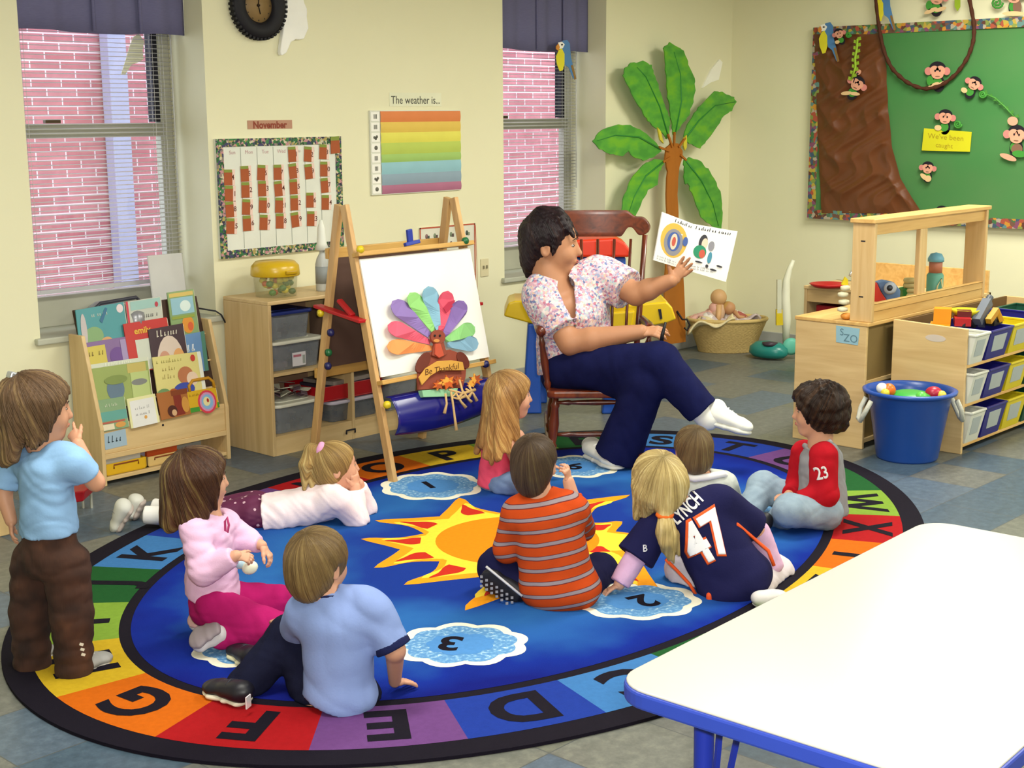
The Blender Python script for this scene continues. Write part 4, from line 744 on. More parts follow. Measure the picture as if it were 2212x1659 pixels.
# ================================================================ easel
EW = wood('#b8905c', '#cfa870', axis='z', rough=.5); EWX = wood('#b98b45', '#cda35a', axis='x', rough=.5)
es = thing('easel', (4.7, 5.05, 0), 'wooden double-sided children\'s easel with a whiteboard standing on the rug edge', 'easel')
ex0, ex1, ya, za = 4.345, 5.065, 5.085, 1.285; yf, yb2 = 4.757, 5.345
ZR = V((0, 0, 1))
def legp(x, front, z): y0 = yf if front else yb2; return V((x, y0+(ya+(-.02 if front else .02)-y0)*z/za, z))
for x, dx0 in ((ex0, -.014), (ex1, .014)):
    for f in (1, 0): MB().bar(legp(x+dx0, f, 0), legp(x, f, za), .042, .026, V((1, 0, 0))).build('leg', EW, es, bevel=.003)
ed = (legp(0, 1, 1)-legp(0, 1, 0)).normalized(); en = V((0, -ed.z, ed.y)).normalized()
if en.y > 0: en = -en
lx0, lx1 = ex0+.013, ex1-.013
def onf(x, z, o): p = legp(x, 1, z); return p+en*o
for z, h in ((1.052, .052), (.462, .055)): MB().bar(onf(ex0-.02, z, .034), onf(ex1+.03, z, .034), h, .022, ed).build('crossbar', EWX, es, bevel=.003)
for z, h in ((1.052, .05), (.462, .05)):
    MB().bar(V((ex0-.02, 0, 0))+V((0, legp(0, 0, z).y+.034, z)), V((ex1+.03, 0, 0))+V((0, legp(0, 0, z).y+.034, z)), .022, h, UPW).build('crossbar', EWX, es, bevel=.003)
bd = MB().prism([onf(x, z, .030) for x, z in ((ex0+.006, 1.03), (ex1+.02, 1.03), (ex1+.02, .487), (ex0+.006, .487))], en, .008); bd.build('whiteboard', M('#eeeee8', .3, .4, var=.015, coat=.2), es)
MB().prism([V((x, legp(0, 0, z).y+.02, z)) for x, z in ((ex0+.006, 1.03), (ex1+.02, 1.03), (ex1+.02, .487), (ex0+.006, .487))], V((0, 1, 0)), .008).build('rear_board', M('#5d463c', .7), es)
RED = M('#b01820', .4, .4)
MB().bar(legp(ex0-.035, 1, .755)+V((0, -.02, 0)), legp(ex0-.035, 0, .80)+V((0, .05, 0)), .016, .05, V((1, 0, 0))).build('side_brace', RED, es, bevel=.003)
MB().bar(legp(ex0-.03, 1, .775)+V((0, .05, 0)), legp(ex0-.03, 1, .84)+V((0, .13, 0)), .016, .03, V((1, 0, 0))).build('brace_hook', RED, es, bevel=.003)
MB().bar(legp(ex1+.035, 1, .755)+V((0, -.02, 0)), legp(ex1+.035, 0, .755)+V((0, .05, 0)), .016, .04, V((1, 0, 0))).build('side_brace', RED, es, bevel=.003)
for (px, py, c) in ((775, 540, '#d8c020'), (1002, 521, '#1f6a3c'), (696, 676, '#d8c020'), (718, 718, '#23255e'), (713, 761, '#1f6a3c'), (833, 875, '#d8c020'), (1046, 787, '#1c1f5c'), (712, 790, '#23255e')):
    fr = px > 760
    if fr: p = PPL(px, py, onf(4.7, .7, .045), en); MB().lathe([(.016, 0), (.019, .006), (.017, .02), (.0001, .026)], p, en, 14).build('knob', M(c, .35, .5), es)
    else: p = PX(px, py, ex0-.045); MB().lathe([(.016, 0), (.019, .006), (.017, .02), (.0001, .026)], p, V((-1, 0, 0)), 14).build('knob', M(c, .35, .5), es)
# blue tray between the legs
def tray(u, w):
    a = u*2*math.pi
    return None
tm = MB(); NT = 40
for i, (z, dy, k) in enumerate(((.40, -.0, 1.), (.395, -.012, 1.), (.33, -.03, .985), (.27, -.01, .96))): pass
def trayfn(u, w):
    x = ex0+.02+(ex1-ex0-.03)*u; sag = .03*math.sin(u*math.pi)
    z = .395-.15*w-sag*w-.02*(1-u)*w; return V((x, legp(x, 1, .36).y-.045-.05*math.sin(w*math.pi*.85), z))
tm.grid(trayfn, 40, 12); tm.grid(lambda u, w: V((ex0+.03+(ex1-ex0-.05)*u, legp(0, 1, .36).y-.045+.05*w, .395)), 20, 4)

tm.build('blue_tray', M('#1a1a72', .22, .55), es, solid=.004)
cl = PPL(886, 520, onf(4.7, 1.06, .05), en); clp = thing('binder_clip', cl, 'blue plastic clip on the top bar of the easel', 'clip')
MB().bar(cl+XW*-.045+ZR*-.018+en*.01, cl+XW*.05+ZR*-.008+en*.01, .018, .02, en).build('clip_jaw', M('#2f3f9a', .35), clp, bevel=.003)
MB().bar(cl+ZR*-.008, cl+XW*-.006+ZR*.055, .034, .014, en).build('clip_lever', M('#2f3f9a', .35), clp, bevel=.003)
# paper turkey leaning on the board
tk = thing('paper_turkey', PPL(960, 830, onf(4.7, .45, .06), en), 'paper turkey with a fan of pastel feathers on the whiteboard', 'turkey decoration')
def EP(x, y, o): return PPL(x, y, onf(4.7, .75, .034+o), en)
def leafpoly(b_, t_, w, o, n=20):
    bx_, by_ = b_; tx, tyy = t_; dx, dy = tx-bx_, tyy-by_; L = math.hypot(dx, dy); dx, dy = dx/L, dy/L; l, r = [], []
    for i in range(n+1):
        u = i/n; ww = w*(.28+.72*min(1, u*1.35))*(1 if u < .72 else math.sqrt(max(0, 1-((u-.72)/.28)**2))); l.append((bx_+dx*L*u-dy*ww, by_+dy*L*u+dx*ww)); r.append((bx_+dx*L*u+dy*ww, by_+dy*L*u-dx*ww))
    return l+r[::-1][1:]
fth = [((935, 752), (836, 748), 17, '#f39a5c'), ((930, 740), (838, 702), 17, '#e2637c'), ((928, 725), (848, 650), 19, '#8f78b8'), ((938, 716), (886, 632), 17, '#93cf7c'), ((948, 714), (925, 618), 18, '#86b4cc'), ((952, 716), (968, 628), 17, '#dd5a72'), ((960, 726), (1002, 650), 18, '#8a70b2'), ((962, 735), (1026, 706), 17, '#8ecb80'), ((966, 745), (1034, 742), 17, '#85aec6')]
for q, (b_, t_, w, c) in enumerate(fth):
    MB().prism([EP(x, y, .014+.0015*q+.012*math.sin(i*.35)) for i, (x, y) in enumerate(leafpoly(b_, t_, w, 0))], en, .0025).build('feather', M(c, .7, .15), tk)
    if q == 5: MB().prism([EP(x, y, .03) for x, y in ((958, 665), (970, 652), (984, 648), (978, 662), (964, 676))], en, .002).build('feather_fold', M('#b8324e', .7), tk)
TB_ = M('#8f4634', .6); TBD = M('#6a3024', .6)
def el(cx, cy, rx, ry, n=24, a0=0.): return [(cx+rx*math.cos(2*math.pi*i/n)*math.cos(a0)-ry*math.sin(2*math.pi*i/n)*math.sin(a0), cy+rx*math.cos(2*math.pi*i/n)*math.sin(a0)+ry*math.sin(2*math.pi*i/n)*math.cos(a0)) for i in range(n)]
def plate(pts, o, t, nm, mat, bev=.002): return MB().prism([EP(x, y, o) for x, y in pts], en, t).build(nm, mat, tk, bevel=bev)
plate([(918, 770), (930, 760), (972, 755), (1000, 765), (1008, 785), (1006, 815), (1000, 838), (905, 842), (903, 815), (906, 790)], .036, .014, 'body', TB_)
plate(el(915, 783, 12, 25, 20, .5), .042, .01, 'wing', TBD); plate(el(1001, 778, 11, 20, 20, -.5), .042, .01, 'wing', TBD)
plate(el(947, 728, 15.5, 16), .05, .014, 'head', TB_); plate([(940, 735), (957, 732), (966, 765), (950, 774), (934, 768)], .048, .012, 'neck', TB_); plate([(941, 742), (952, 742), (960, 768), (949, 773), (940, 766)], .054, .008, 'wattle', M('#c2533a', .6))
plate(el(944, 736, 6, 4), .06, .01, 'beak', M('#d08a4a', .6))
for ex_ in (940, 951): plate(el(ex_, 725, 2, 2.4, 10), .055, .004, 'eye', DARK, 0)
plate([(905, 815), (920, 795), (945, 780), (975, 778), (1000, 782), (1004, 800), (985, 800), (950, 800), (930, 812), (912, 832)], .058, .008, 'banner', M('#d09c44', .6))
mb = MB(); a, b_ = EP(915, 806, .061), EP(996, 790, .061); mb.text('Be Thankful', (a+b_)/2-ZR*.012, b_-a, ed, .03, t=.001, shear=.25, w=(b_-a).length*.92); mb.build('banner_lettering', M('#5a3414', .7), tk)
LO = confetti(['#d8741c', '#c85a14', '#e0a03a', '#a84a18'], 40)
for (cx, cy, r_) in ((968, 826, 17), (948, 832, 12), (990, 822, 10), (1028, 820, 14), (1018, 830, 9)):
    rnd = random.Random(cx); plate([(cx+(r_*(.55 if i % 2 else 1.15))*math.cos(2*math.pi*i/14), cy+(r_*(.5 if i % 2 else 1.))*math.sin(2*math.pi*i/14)) for i in range(14)], .066, .006, 'autumn_leaf', LO, 0)
plate([(912, 843), (990, 838), (985, 856), (915, 858)], .05, .03, 'green_base', M('#8fc49a', .6))
RF = M('#cdaa74', .8)
for pts in ([(962, 850), (965, 872), (960, 893)], [(974, 846), (978, 870), (982, 900), (986, 930)], [(984, 848), (996, 868), (1006, 880)], [(1000, 845), (1012, 862), (1018, 868)], [(1006, 840), (1022, 850), (1030, 866)], [(992, 820), (1000, 848), (992, 858)], [(1012, 832), (1020, 846), (1012, 858)], [(970, 842), (1000, 850), (1026, 842)], [(984, 850), (976, 858), (990, 862), (1004, 856)]):
    MB().tube([EP(x, y, .07) for x, y in pts], [.006]*(len(pts)-1)+[.009], 6).build('raffia_strand', RF, tk)
# ================================================================ rocking chair
def L(px, py, g): return PG(px, py, g)
rc = thing('rocking_chair', PZ(1285, 965), 'dark wooden spindle-back rocking chair the woman sits in', 'rocking chair')
O_ = PG(1281, 700, 6.95); O_.z = 0
def RCp(a, b, z): return O_+RIGHT0*a-HEAD*b+V((0, 0, z))     # a right, b toward the camera
szt = .378
def seatpoly(z): return [RCp(a, b, z) for a, b in ((-.235, .235), (-.2, .255), (.2, .255), (.24, .235), (.225, -.2), (.15, -.235), (-.15, -.235), (-.225, -.2))]
MB().prism(seatpoly(szt), UPW, .036).build('seat', MAHOGX, rc, bevel=.01, seg=3)
def turned(a, b_, r): a, b_ = V(a), V(b_); L_ = (b_-a).length; return MB().lathe([(r*.7, 0), (r*.8, L_*.08), (r*1.15, L_*.16), (r*.8, L_*.2), (r*1.0, L_*.3), (r*1.25, L_*.52), (r*.85, L_*.78), (r*1.1, L_*.82), (r*.75, L_*.88), (r*.7, L_)], a, b_-a, 14)
def rz(b): return .012+.05*((b+.02)/.42)**2*1.0
for s in (-1, 1):
    MB().tube([RCp(s*.215, b, .022+rz(b)-.0) for b in [(-.52+i*.92/16) for i in range(17)]], .019, 8).build('rocker', MAHOG, rc)
    turned(RCp(s*.213, .2, .05), RCp(s*.19, .18, szt-.03), .021).build('leg', MAHOG, rc); turned(RCp(s*.213, -.27, .055), RCp(s*.18, -.18, szt-.03), .021).build('leg', MAHOG, rc)
    turned(RCp(s*.208, .19, .14), RCp(s*.205, -.25, .15), .011).build('stretcher', MAHOG, rc)
    MB().tube([RCp(s*.225, -.2, szt-.02), RCp(s*.255, -.27, .7), RCp(s*.285, -.335, 1.08)], [.017, .016, .014], 10).build('back_post', MAHOG, rc)
    turned(RCp(s*.225, .17, szt-.02), RCp(s*.265, .19, .655), .016).build('arm_post', MAHOG, rc)
    MB().tube([RCp(s*.268, -.27, .655), RCp(s*.275, 0, .665), RCp(s*.268, .16, .67), RCp(s*.262, .23, .665)], [.018, .021, .025, .022], 10).build('armrest', MAHOG, rc)
for z, d in ((.31, 1.), (.15, 1.)): turned(RCp(-.19, .19, z), RCp(.19, .19, z), .012).build('stretcher', MAHOG, rc)
for k in range(6):
    a = -.17+.34*k/5; MB().tube([RCp(a, -.2, szt-.02), RCp(a*1.12, -.26, .72), RCp(a*1.25, -.335, 1.06)], .0075, 8).build('spindle', MAHOG, rc)
def crest(u, w):
    a = -.312+.624*u; e = abs(2*u-1); ss = lambda a_, b_: (lambda t: t*t*(3-2*t))(min(1, max(0, (e-a_)/(b_-a_)))); zt = 1.205-.032*ss(.60, .78)-.012*ss(.85, 1); zb = 1.070+.048*ss(.52, .66)-.040*ss(.70, .84)
    if e > .86: k = max(.02, 1-((e-.86)/.14)**2)**.5; m_ = (zt+zb)/2; zt, zb = m_+(zt-m_)*k, m_+(zb-m_)*k
    return RCp(a, -.345-.05*(1-e*e), zb+(zt-zb)*w)
MB().grid(crest, 96, 6).build('crest_rail', MAHOGX, rc, solid=.026, bevel=.006)
# ================================================================ right side furniture
hx0, hx1 = 6.372, 7.72
ca = thing('toy_cabinet', (7.0, 3.65, 0), 'closed birch toy cabinet with the wooden window frame on top, beside the blue bucket', 'cabinet')
MB().bb(hx0, hx0+.02, 3.45, 3.86, 0, .633).build('side_panel', BIRCHY, ca, bevel=.003); MB().bb(hx1-.02, hx1, 3.45, 3.86, 0, .633).build('side_panel', BIRCHY, ca, bevel=.003)
MB().bb(hx0-.004, hx1+.004, 3.44, 3.866, .633, .653).build('top_board', PINE, ca, bevel=.004)
MB().bb(hx0+.02, hx1-.02, 3.84, 3.855, .03, .633).build('back_panel', M('#8c7648', .6), ca); MB().bb(hx0+.02, hx1-.02, 3.455, 3.84, .03, .05).build('bottom_board', BIRCH, ca); MB().bb(hx0+.02, hx1-.02, 3.46, 3.83, .33, .348).build('inner_shelf', BIRCH, ca)
MB().bb(hx0+.02, hx1-.02, 3.47, 3.484, .05, .633).build('front_panel', M('#7f6a40', .6), ca)
pc_ = [PX(x, y, hx0-.002) for x, y in ((1806, 703), (1857, 710), (1853, 746), (1806, 739))]; m = MB(); m.at(0).prism(pc_, NR, .0018); m.at(1); d = (pc_[1]-pc_[0]).normalized(); m.text('S', pc_[0]+d*.035-ZW*.046, d, ZW, .036, t=.0008); m.text('ZO', pc_[0]+d*.085-ZW*.075, d, ZW, .04, t=.0008)
solo('label_card', m, [M('#8fb6c4', .6), M('#5a7c8a', .7)], pc_[3], 'pale blue label card on the end of the toy cabinet', 'label card', 'blue label cards')
hu = thing('window_frame_hutch', (7.0, 3.5, .653), 'open pine window-frame hutch standing on the toy cabinet', 'hutch')
MB().bb(hx0+.02, hx0+.045, 3.437, 3.56, .653, 1.15).build('end_panel', PINEZ, hu, bevel=.003); MB().bb(hx1-.05, hx1-.025, 3.437, 3.56, .653, 1.15).build('end_panel', PINEZ, hu, bevel=.003)
MB().bb(hx0+.005, hx1-.005, 3.43, 3.57, 1.15, 1.172).build('top_board', PINE, hu, bevel=.004); MB().bb(hx0+.045, hx1-.05, 3.45, 3.475, 1.09, 1.15).build('header_rail', PINE, hu, bevel=.002)
MB().bb(hx0+.045, hx1-.05, 3.442, 3.475, .653, .745).build('bottom_rail', PINE, hu, bevel=.002); MB().bb(6.905, 6.985, 3.45, 3.475, .745, 1.09).build('mid_post', PINEZ, hu, bevel=.002)
for zz in (.742, .705): MB().bb(hx0+.05, hx1-.05, 3.4405, 3.443, zz-.0015, zz+.0015).build('groove', M('#8a6a34', .6), hu)
for y_, z_ in ((3.5, .78), (3.5, 1.06)): MB().bb(hx0+.0185, hx0+.021, y_-.012, y_+.012, z_-.003, z_+.003).build('bolt_mark', DARK, hu)
# storage rack with bins
qx0, qx1, qy0, qy1 = 6.6, 7.95, 3.025, 3.425
qr = thing('bin_rack', (7.2, 3.2, 0), 'birch bin rack with three rows of coloured bins at the right edge', 'bin rack')
MB().prism([V((qx0, y, z)) for y, z in ((qy1, 0), (qy0, 0), (qy0, .635), (qy1, .65))], V((-1, 0, 0)), .02).build('side_panel', BIRCHY, qr, bevel=.003)
MB().bb(qx1-.02, qx1, qy0, qy1, 0, .64).build('side_panel', BIRCHY, qr, bevel=.003)
for z in (.05, .255, .452): MB().bb(qx0+.02, qx1-.02, qy0, qy1-.02, z-.016, z).build('shelf_board', PINE, qr, bevel=.002)
MB().bb(qx0+.02, qx1-.02, qy1-.02, qy1-.008, .03, .64).build('back_panel', M('#6a5030', .7), qr)
MB().prism([V((qx0-.0012, 3.19+a, z)) for a, z in [(.055*math.cos(t)*(1), .575+.018*math.sin(t)) for t in [2*math.pi*i/24 for i in range(24)]]], V((-1, 0, 0)), .001).build('hand_hole', M('#c9bcb0', .6), qr)
CARD = M('#a9b2b4', .5)
BC = dict(white=('#d0d2c8', 'white'), blue=('#1c1c78', 'dark blue'), yellow=('#d2bf1c', 'yellow'), green=('#0f4a38', 'dark green'))
def cubby(x0, w, z0, h, col, row, first):
    o = thing('storage_bin', (x0+w/2, qy0+.14, z0), '%s plastic bin, %s in the %s row of the bin rack' % (BC[col][1], first, row), 'bin', 'coloured bins in the rack')
    y0, y1 = qy0-.035, qy0+.30; t = .94; m = MB(); mat = M(BC[col][0], .35, .45)
    lo = [V((x0+w*.06, y0+.035, z0)), V((x0+w*.94, y0+.035, z0)), V((x0+w*.94, y1-.02, z0)), V((x0+w*.06, y1-.02, z0))]; hi = [V((x0, y0, z0+h*.96)), V((x0+w, y0, z0+h*.96)), V((x0+w, y1, z0+h)), V((x0, y1, z0+h))]
    m._add(lo+hi, [(3, 2, 1, 0)]+[(i, (i+1) % 4, 4+(i+1) % 4, 4+i) for i in range(4)], False); m.build('bin_body', mat, o, solid=.005)
    r = MB()
    for i in range(4): r.bar(hi[i], hi[(i+1) % 4], .014, .01)
    r.build('rim', mat, o, bevel=.002)
    c = MB(); f = lambda u, v: lo[0]+(lo[1]-lo[0])*u+(hi[0]-lo[0])*v+V((0, -.004, 0)); c.prism([f(.22, .25), f(.82, .25), f(.86, .82), f(.2, .82)], NB, .002); c.build('card_holder', CARD, o)
    return o
for row, z0, h, xs in (('top', .454, .155, ((6.625, 'white'), (6.80, 'blue'), (7.075, 'yellow'), (7.33, 'blue'), (7.6, 'green'))), ('middle', .257, .155, ((6.625, 'white'), (6.80, 'blue'), (7.06, 'yellow'), (7.31, 'green'), (7.57, 'blue'))), ('bottom', .052, .165, ((6.625, 'white'), (6.80, 'blue'), (7.05, 'yellow'), (7.30, 'green'), (7.56, 'blue')))):
    nm = ['first from the left', 'second from the left', 'third from the left', 'fourth from the left', 'last at the right']
    for i, (x, c) in enumerate(xs): cubby(x, (xs[i+1][0] if i < 4 else 7.88)-x-.012, z0, h, c, row, nm[i])
# toys heaped in the top bins
def toy(name, loc, label, parts, cat='toy', group=None):
    o = thing(name, loc, label, cat, group)
    for nm, mb, mat in parts: mb.build(nm, mat, o, bevel=0)
    return o
def TP(x, y, g): return PG(x, y, g)
gt = PX(2040, 680, 6.85).dot(HEAD); gt = V((6.9, 3.15, .6)).dot(HEAD)
p = TP(2036, 683, gt); toy('toy_block', p, 'orange toy cup block lying in the top white bin', [('cup', MB().box(p, (.085, .085, .085), Matrix.Rotation(.4, 3, 'Z')), M('#d68a10', .4)), ('rim', MB().box(p+V((-.02, 0, -.045)), (.13, .10, .02), Matrix.Rotation(.4, 3, 'Z')), M('#d68a10', .4))])
p = TP(2078, 692, gt); toy('toy_truck', p, 'red toy truck lying on top of the dark blue bin', [('cab', MB().box(p, (.16, .08, .04), Matrix.Rotation(.5, 3, 'Z')), M('#a0141c', .35)), ('bed', MB().box(p+V((.02, 0, .035)), (.07, .07, .03), Matrix.Rotation(.5, 3, 'Z')), M('#5a1014', .4)), ('wheel', MB().cyl(p+V((-.05, -.05, -.02)), p+V((-.05, -.03, -.02)), .022), DARK), ('wheel', MB().cyl(p+V((.05, -.05, -.02)), p+V((.05, -.03, -.02)), .022), DARK)])
p = TP(2085, 678, gt+.05); toy('toy_bowl', p, 'yellow toy bowl in the top bins behind the red truck', [('bowl', MB().lathe([(.02, 0), (.07, .04), (.075, .055), (.06, .05)], p-V((0, 0, .03)), UPW, 20), M('#cfc020', .4))])
p = TP(2122, 672, gt+.02); toy('toy_drill', p, 'grey toy drill standing up in the top blue bin', [('body', MB().bar(p+V((-.06, 0, -.05)), p+V((.06, 0, .045)), .045, .045), M('#5d6470', .4)), ('chuck', MB().cyl(p+V((.06, 0, .045)), p+V((.085, 0, .065)), .018), M('#4a5058', .4)), ('grip', MB().bar(p+V((-.02, 0, -.02)), p+V((.05, .02, -.08)), .035, .03), M('#6a7078', .4))])
p = TP(2143, 684, gt); toy('toy_digger', p, 'small orange and black toy digger on the dark blue bin', [('arm', MB().bar(p+V((-.04, 0, -.02)), p+V((.05, 0, .03)), .03, .03), M('#c08a20', .4)), ('arm', MB().bar(p+V((.05, 0, .03)), p+V((.07, -.02, -.03)), .02, .025), M('#c08a20', .4)), ('track', MB().box(p+V((.06, .02, -.035)), (.1, .06, .03)), M('#18161a', .5))])
# blue bucket
bc = thing('rope_handle_bucket', (6.37, 3.2, 0), 'big blue plastic bucket with white rope handles', 'bucket'); bx, by = 6.37, 3.2
MB().lathe([(.0001, .004), (.145, .0), (.15, .01), (.2, .318), (.212, .33), (.226, .333), (.229, .347), (.216, .352), (.202, .347), (.196, .32), (.14, .02), (.0001, .02)], (bx, by, 0), UPW, 48).build('bucket_body', M('#1d4a9e', .32, .5), bc)
for s in (-1, 1):
    c = V((bx, by, .305))+RIGHT0*(.222*s)-HEAD*.03
    MB().tube([c-HEAD*.05+RIGHT0*(-.012*s), c-HEAD*.05+RIGHT0*.012*s-ZW*.05, c-HEAD*.02+RIGHT0*.03*s-ZW*.105, c+HEAD*.02+RIGHT0*.03*s-ZW*.1, c+HEAD*.05+RIGHT0*.012*s-ZW*.05, c+HEAD*.05+RIGHT0*(-.012*s)], .0125, 8).build('rope_handle', M('#c9c9bc', .8, bmp=.6, vs=(120, 120, 120)), bc)
gb = V((bx, by, 0)).dot(HEAD)
def ball(px, py, r, c, nm, lab, dg=0., rd=(1, 1, 1)):
    p = PG(px, py+3, gb+dg); solo(nm, MB().ell(p, (r*rd[0], r*rd[1], r*rd[2]), None, 18, 12), M(c, .35, .4), p, lab, 'toy', 'toys inside the blue bucket')
ball(1905, 836, .028, '#e2e0d8', 'toy_ball', 'small white toy ball at the left inside the blue bucket'); ball(1920, 840, .034, '#d86a1c', 'toy_ball', 'orange toy ball in the blue bucket'); ball(1912, 846, .022, '#d8c83a', 'toy_ball', 'tiny yellow toy ball below the orange ball in the bucket', -.03)
ball(1968, 850, .10, '#2f9a3c', 'toy_disc', 'green toy lid lying in the middle of the blue bucket', 0, (1, 1, .22)); ball(2017, 846, .042, '#a81e3a', 'toy_ring', 'dark red toy ball at the right inside the blue bucket', -.02, (1, 1, .8)); ball(2034, 851, .024, '#d8c64a', 'toy_block', 'yellow toy piece beside the dark red ball in the bucket', -.05); ball(1990, 856, .03, '#5ab84a', 'toy_ball', 'light green toy ball at the front inside the blue bucket', -.08)
solo('bucket_fill', MB().lathe([(.0001, .300), (.188, .295)], (bx, by, 0), UPW, 32), M('#2a6a4a', .6), (bx, by, .3), 'layer of small toys filling the blue bucket below the balls', 'toys')
bpy.data.objects['bucket_fill']['kind'] = 'stuff'
# toys on the cabinet top
p = PZ(1828, 690, .655); ct = thing('toy_caterpillar', (hx0+.07, 3.62, .655), 'white stacking toy with an orange foot beside the hutch end', 'toy')
gq = V((hx0+.05, 3.60, 0)).dot(HEAD)
for k, (px, py, r) in enumerate(((1820, 668, .026), (1823, 652, .027), (1821, 636, .026), (1826, 622, .024))): MB().lathe([(.4*r, -.014), (r, -.008), (r*1.05, 0), (r, .008), (.4*r, .014)], PG(px, py, gq), UPW, 18).build('stacking_ring', M('#dcd8b8', .4), ct)
pp = PG(1825, 676, gq); pp.z = .67; MB().ell(pp+V((0, -.01, .0)), (.03, .03, .018)).build('orange_foot', M('#d08a3a', .4), ct)
MB().prism([PG(x, y, gq) for x, y in ((1818, 615), (1826, 598), (1832, 604), (1832, 616))], -HEAD, .02).build('yellow_cap', M('#d8c020', .4), ct)
gq2 = V((6.68, 3.62, .7)).dot(HEAD); p = PG(1905, 640, gq2); p.z = .70
tc = thing('toy_camera', V((p.x, p.y, .655)), 'red and grey-blue toy phone with a round dial behind the hutch rail', 'toy')
MB().prism([PG(x, y, gq2) for x, y in ((1884, 652), (1885, 618), (1894, 610), (1903, 630), (1918, 652))], -HEAD, .05).build('red_body', M('#c4382c', .4), tc, bevel=.004)
MB().prism([PG(x, y, gq2+.02) for x, y in ((1894, 610), (1910, 606), (1932, 610), (1946, 628), (1944, 650), (1918, 652), (1905, 632))], -HEAD, .06).build('blue_body', M('#5f7ba2', .4), tc, bevel=.006)
MB().lathe([(.03, 0), (.034, .01), (.02, .014), (.0001, .014)], PG(1922, 622, gq2), -HEAD, 20).build('dial', M('#a9b4c4', .35), tc); MB().lathe([(.016, 0), (.0001, .004)], PG(1922, 622, gq2-.016), -HEAD, 14).build('dial_hole', M('#3a4250', .5), tc)
gq3 = V((6.85, 3.68, .7)).dot(HEAD); P4 = [PG(x, y, gq3) for x, y in ((1950, 625), (1978, 618), (1978, 668), (1950, 668))]; solo('toy_basket', MB().prism(P4, -HEAD, .08), M('#2f7a34', .5), P4[3], 'green toy block behind the hutch mid post', 'toy', bevel=.004)
gq4 = V((6.85, 3.72, .7)).dot(HEAD); tw = MB()
for k in range(5): tw.lathe([(.036, 0), (.041, .012), (.036, .024)], PG(1965, 668, gq4)+V((0, 0, .04+k*.026)), UPW, 16)
solo('wicker_tower', tw, M('#c8bd84', .7), PG(1965, 668, gq4), 'cream stacked ring toy behind the green toy block', 'toy')
gq5 = V((7.15, 3.68, .7)).dot(HEAD); b0 = PG(2018, 640, gq5); b0.z = .655
td = thing('toy_thermos', b0, 'teal toy doll bottle with a blue cap on the cabinet behind the hutch', 'toy'); zt_ = PG(2018, 545, gq5).z; hgt = zt_-.655
MB().lathe([(.0001, 0), (.042, .0), (.045, .02), (.046, hgt*.55), (.036, hgt*.6)], b0, UPW, 20).build('bottle_body', M('#5fa090', .4), td); MB().lathe([(.036, hgt*.6), (.036, hgt*.84)], b0, UPW, 18).build('face_band', M('#b0705a', .5), td)
MB().lathe([(.044, hgt*.82), (.044, hgt*.88), (.03, hgt*.97), (.0001, hgt)], b0, UPW, 20).build('cap', M('#6aa6c0', .4), td)
MB().tube([b0-HEAD*.045+RIGHT0*-.01+V((0, 0, .02)), b0-HEAD*.052+V((0, 0, .1)), b0-HEAD*.048+RIGHT0*.02+V((0, 0, hgt*.5)), b0-HEAD*.05+RIGHT0*.035+V((0, 0, .05))], .004, 6).build('strap', M('#d8cf9a', .6), td)
# toy stove unit behind
kx0, kx1, ky0, ky1, kz = 7.75, 8.15, 3.6, 4.64, .625
kt = thing('toy_stove', ((kx0+kx1)/2, 4.1, 0), 'low wooden toy stove unit by the right wall behind the cabinet', 'toy stove')
MB().bb(kx0-.01, kx1, ky0, ky1, kz-.02, kz).build('top_board', BIRCHY, kt, bevel=.003); MB().bb(kx0, kx1, ky1-.02, ky1, 0, kz-.02).build('side_panel', BIRCHZ, kt); MB().bb(kx0, kx1, ky0, ky0+.02, 0, kz-.02).build('side_panel', BIRCHZ, kt)
MB().bb(kx0+.005, kx0+.02, ky0+.02, ky1-.02, kz-.10, kz-.02).build('drawer_front', BIRCHY, kt); MB().bb(kx0+.02, kx1, ky0+.02, ky1-.02, .30, .315).build('shelf_board', BIRCHY, kt); MB().bb(kx1-.02, kx1, ky0, ky1, .0, kz).build('back_panel', M('#7a6040', .7), kt)
MB().bb(kx1-.05, kx1-.03, ky0, 4.42, kz, kz+.135).build('backsplash', PINE, kt, bevel=.002)
MB().bb(kx0+.05, kx1-.06, 4.1, 4.58, .43, .50).build('red_drawer', M('#8a1420', .4), kt)
gk = V((7.85, 4.4, kz)).dot(HEAD); p = PZ(1790, 616, kz+.012); MB().lathe([(.0001, 0), (.09, .0), (.12, .022), (.11, .024), (.0001, .006)], V((p.x, p.y, kz)), UPW, 28).build('x', M('#b01a1e', .35), kt).name = 'burner_plate'
f0 = PZ(1783, 600, kz); MB().tube([V((7.98, 4.42, kz)), V((7.98, 4.42, kz+.07)), V((7.94, 4.42, kz+.085)), V((7.92, 4.42, kz+.06))], .009, 8).build('faucet', M('#c0c2c0', .25, .5, metal=.6), kt)
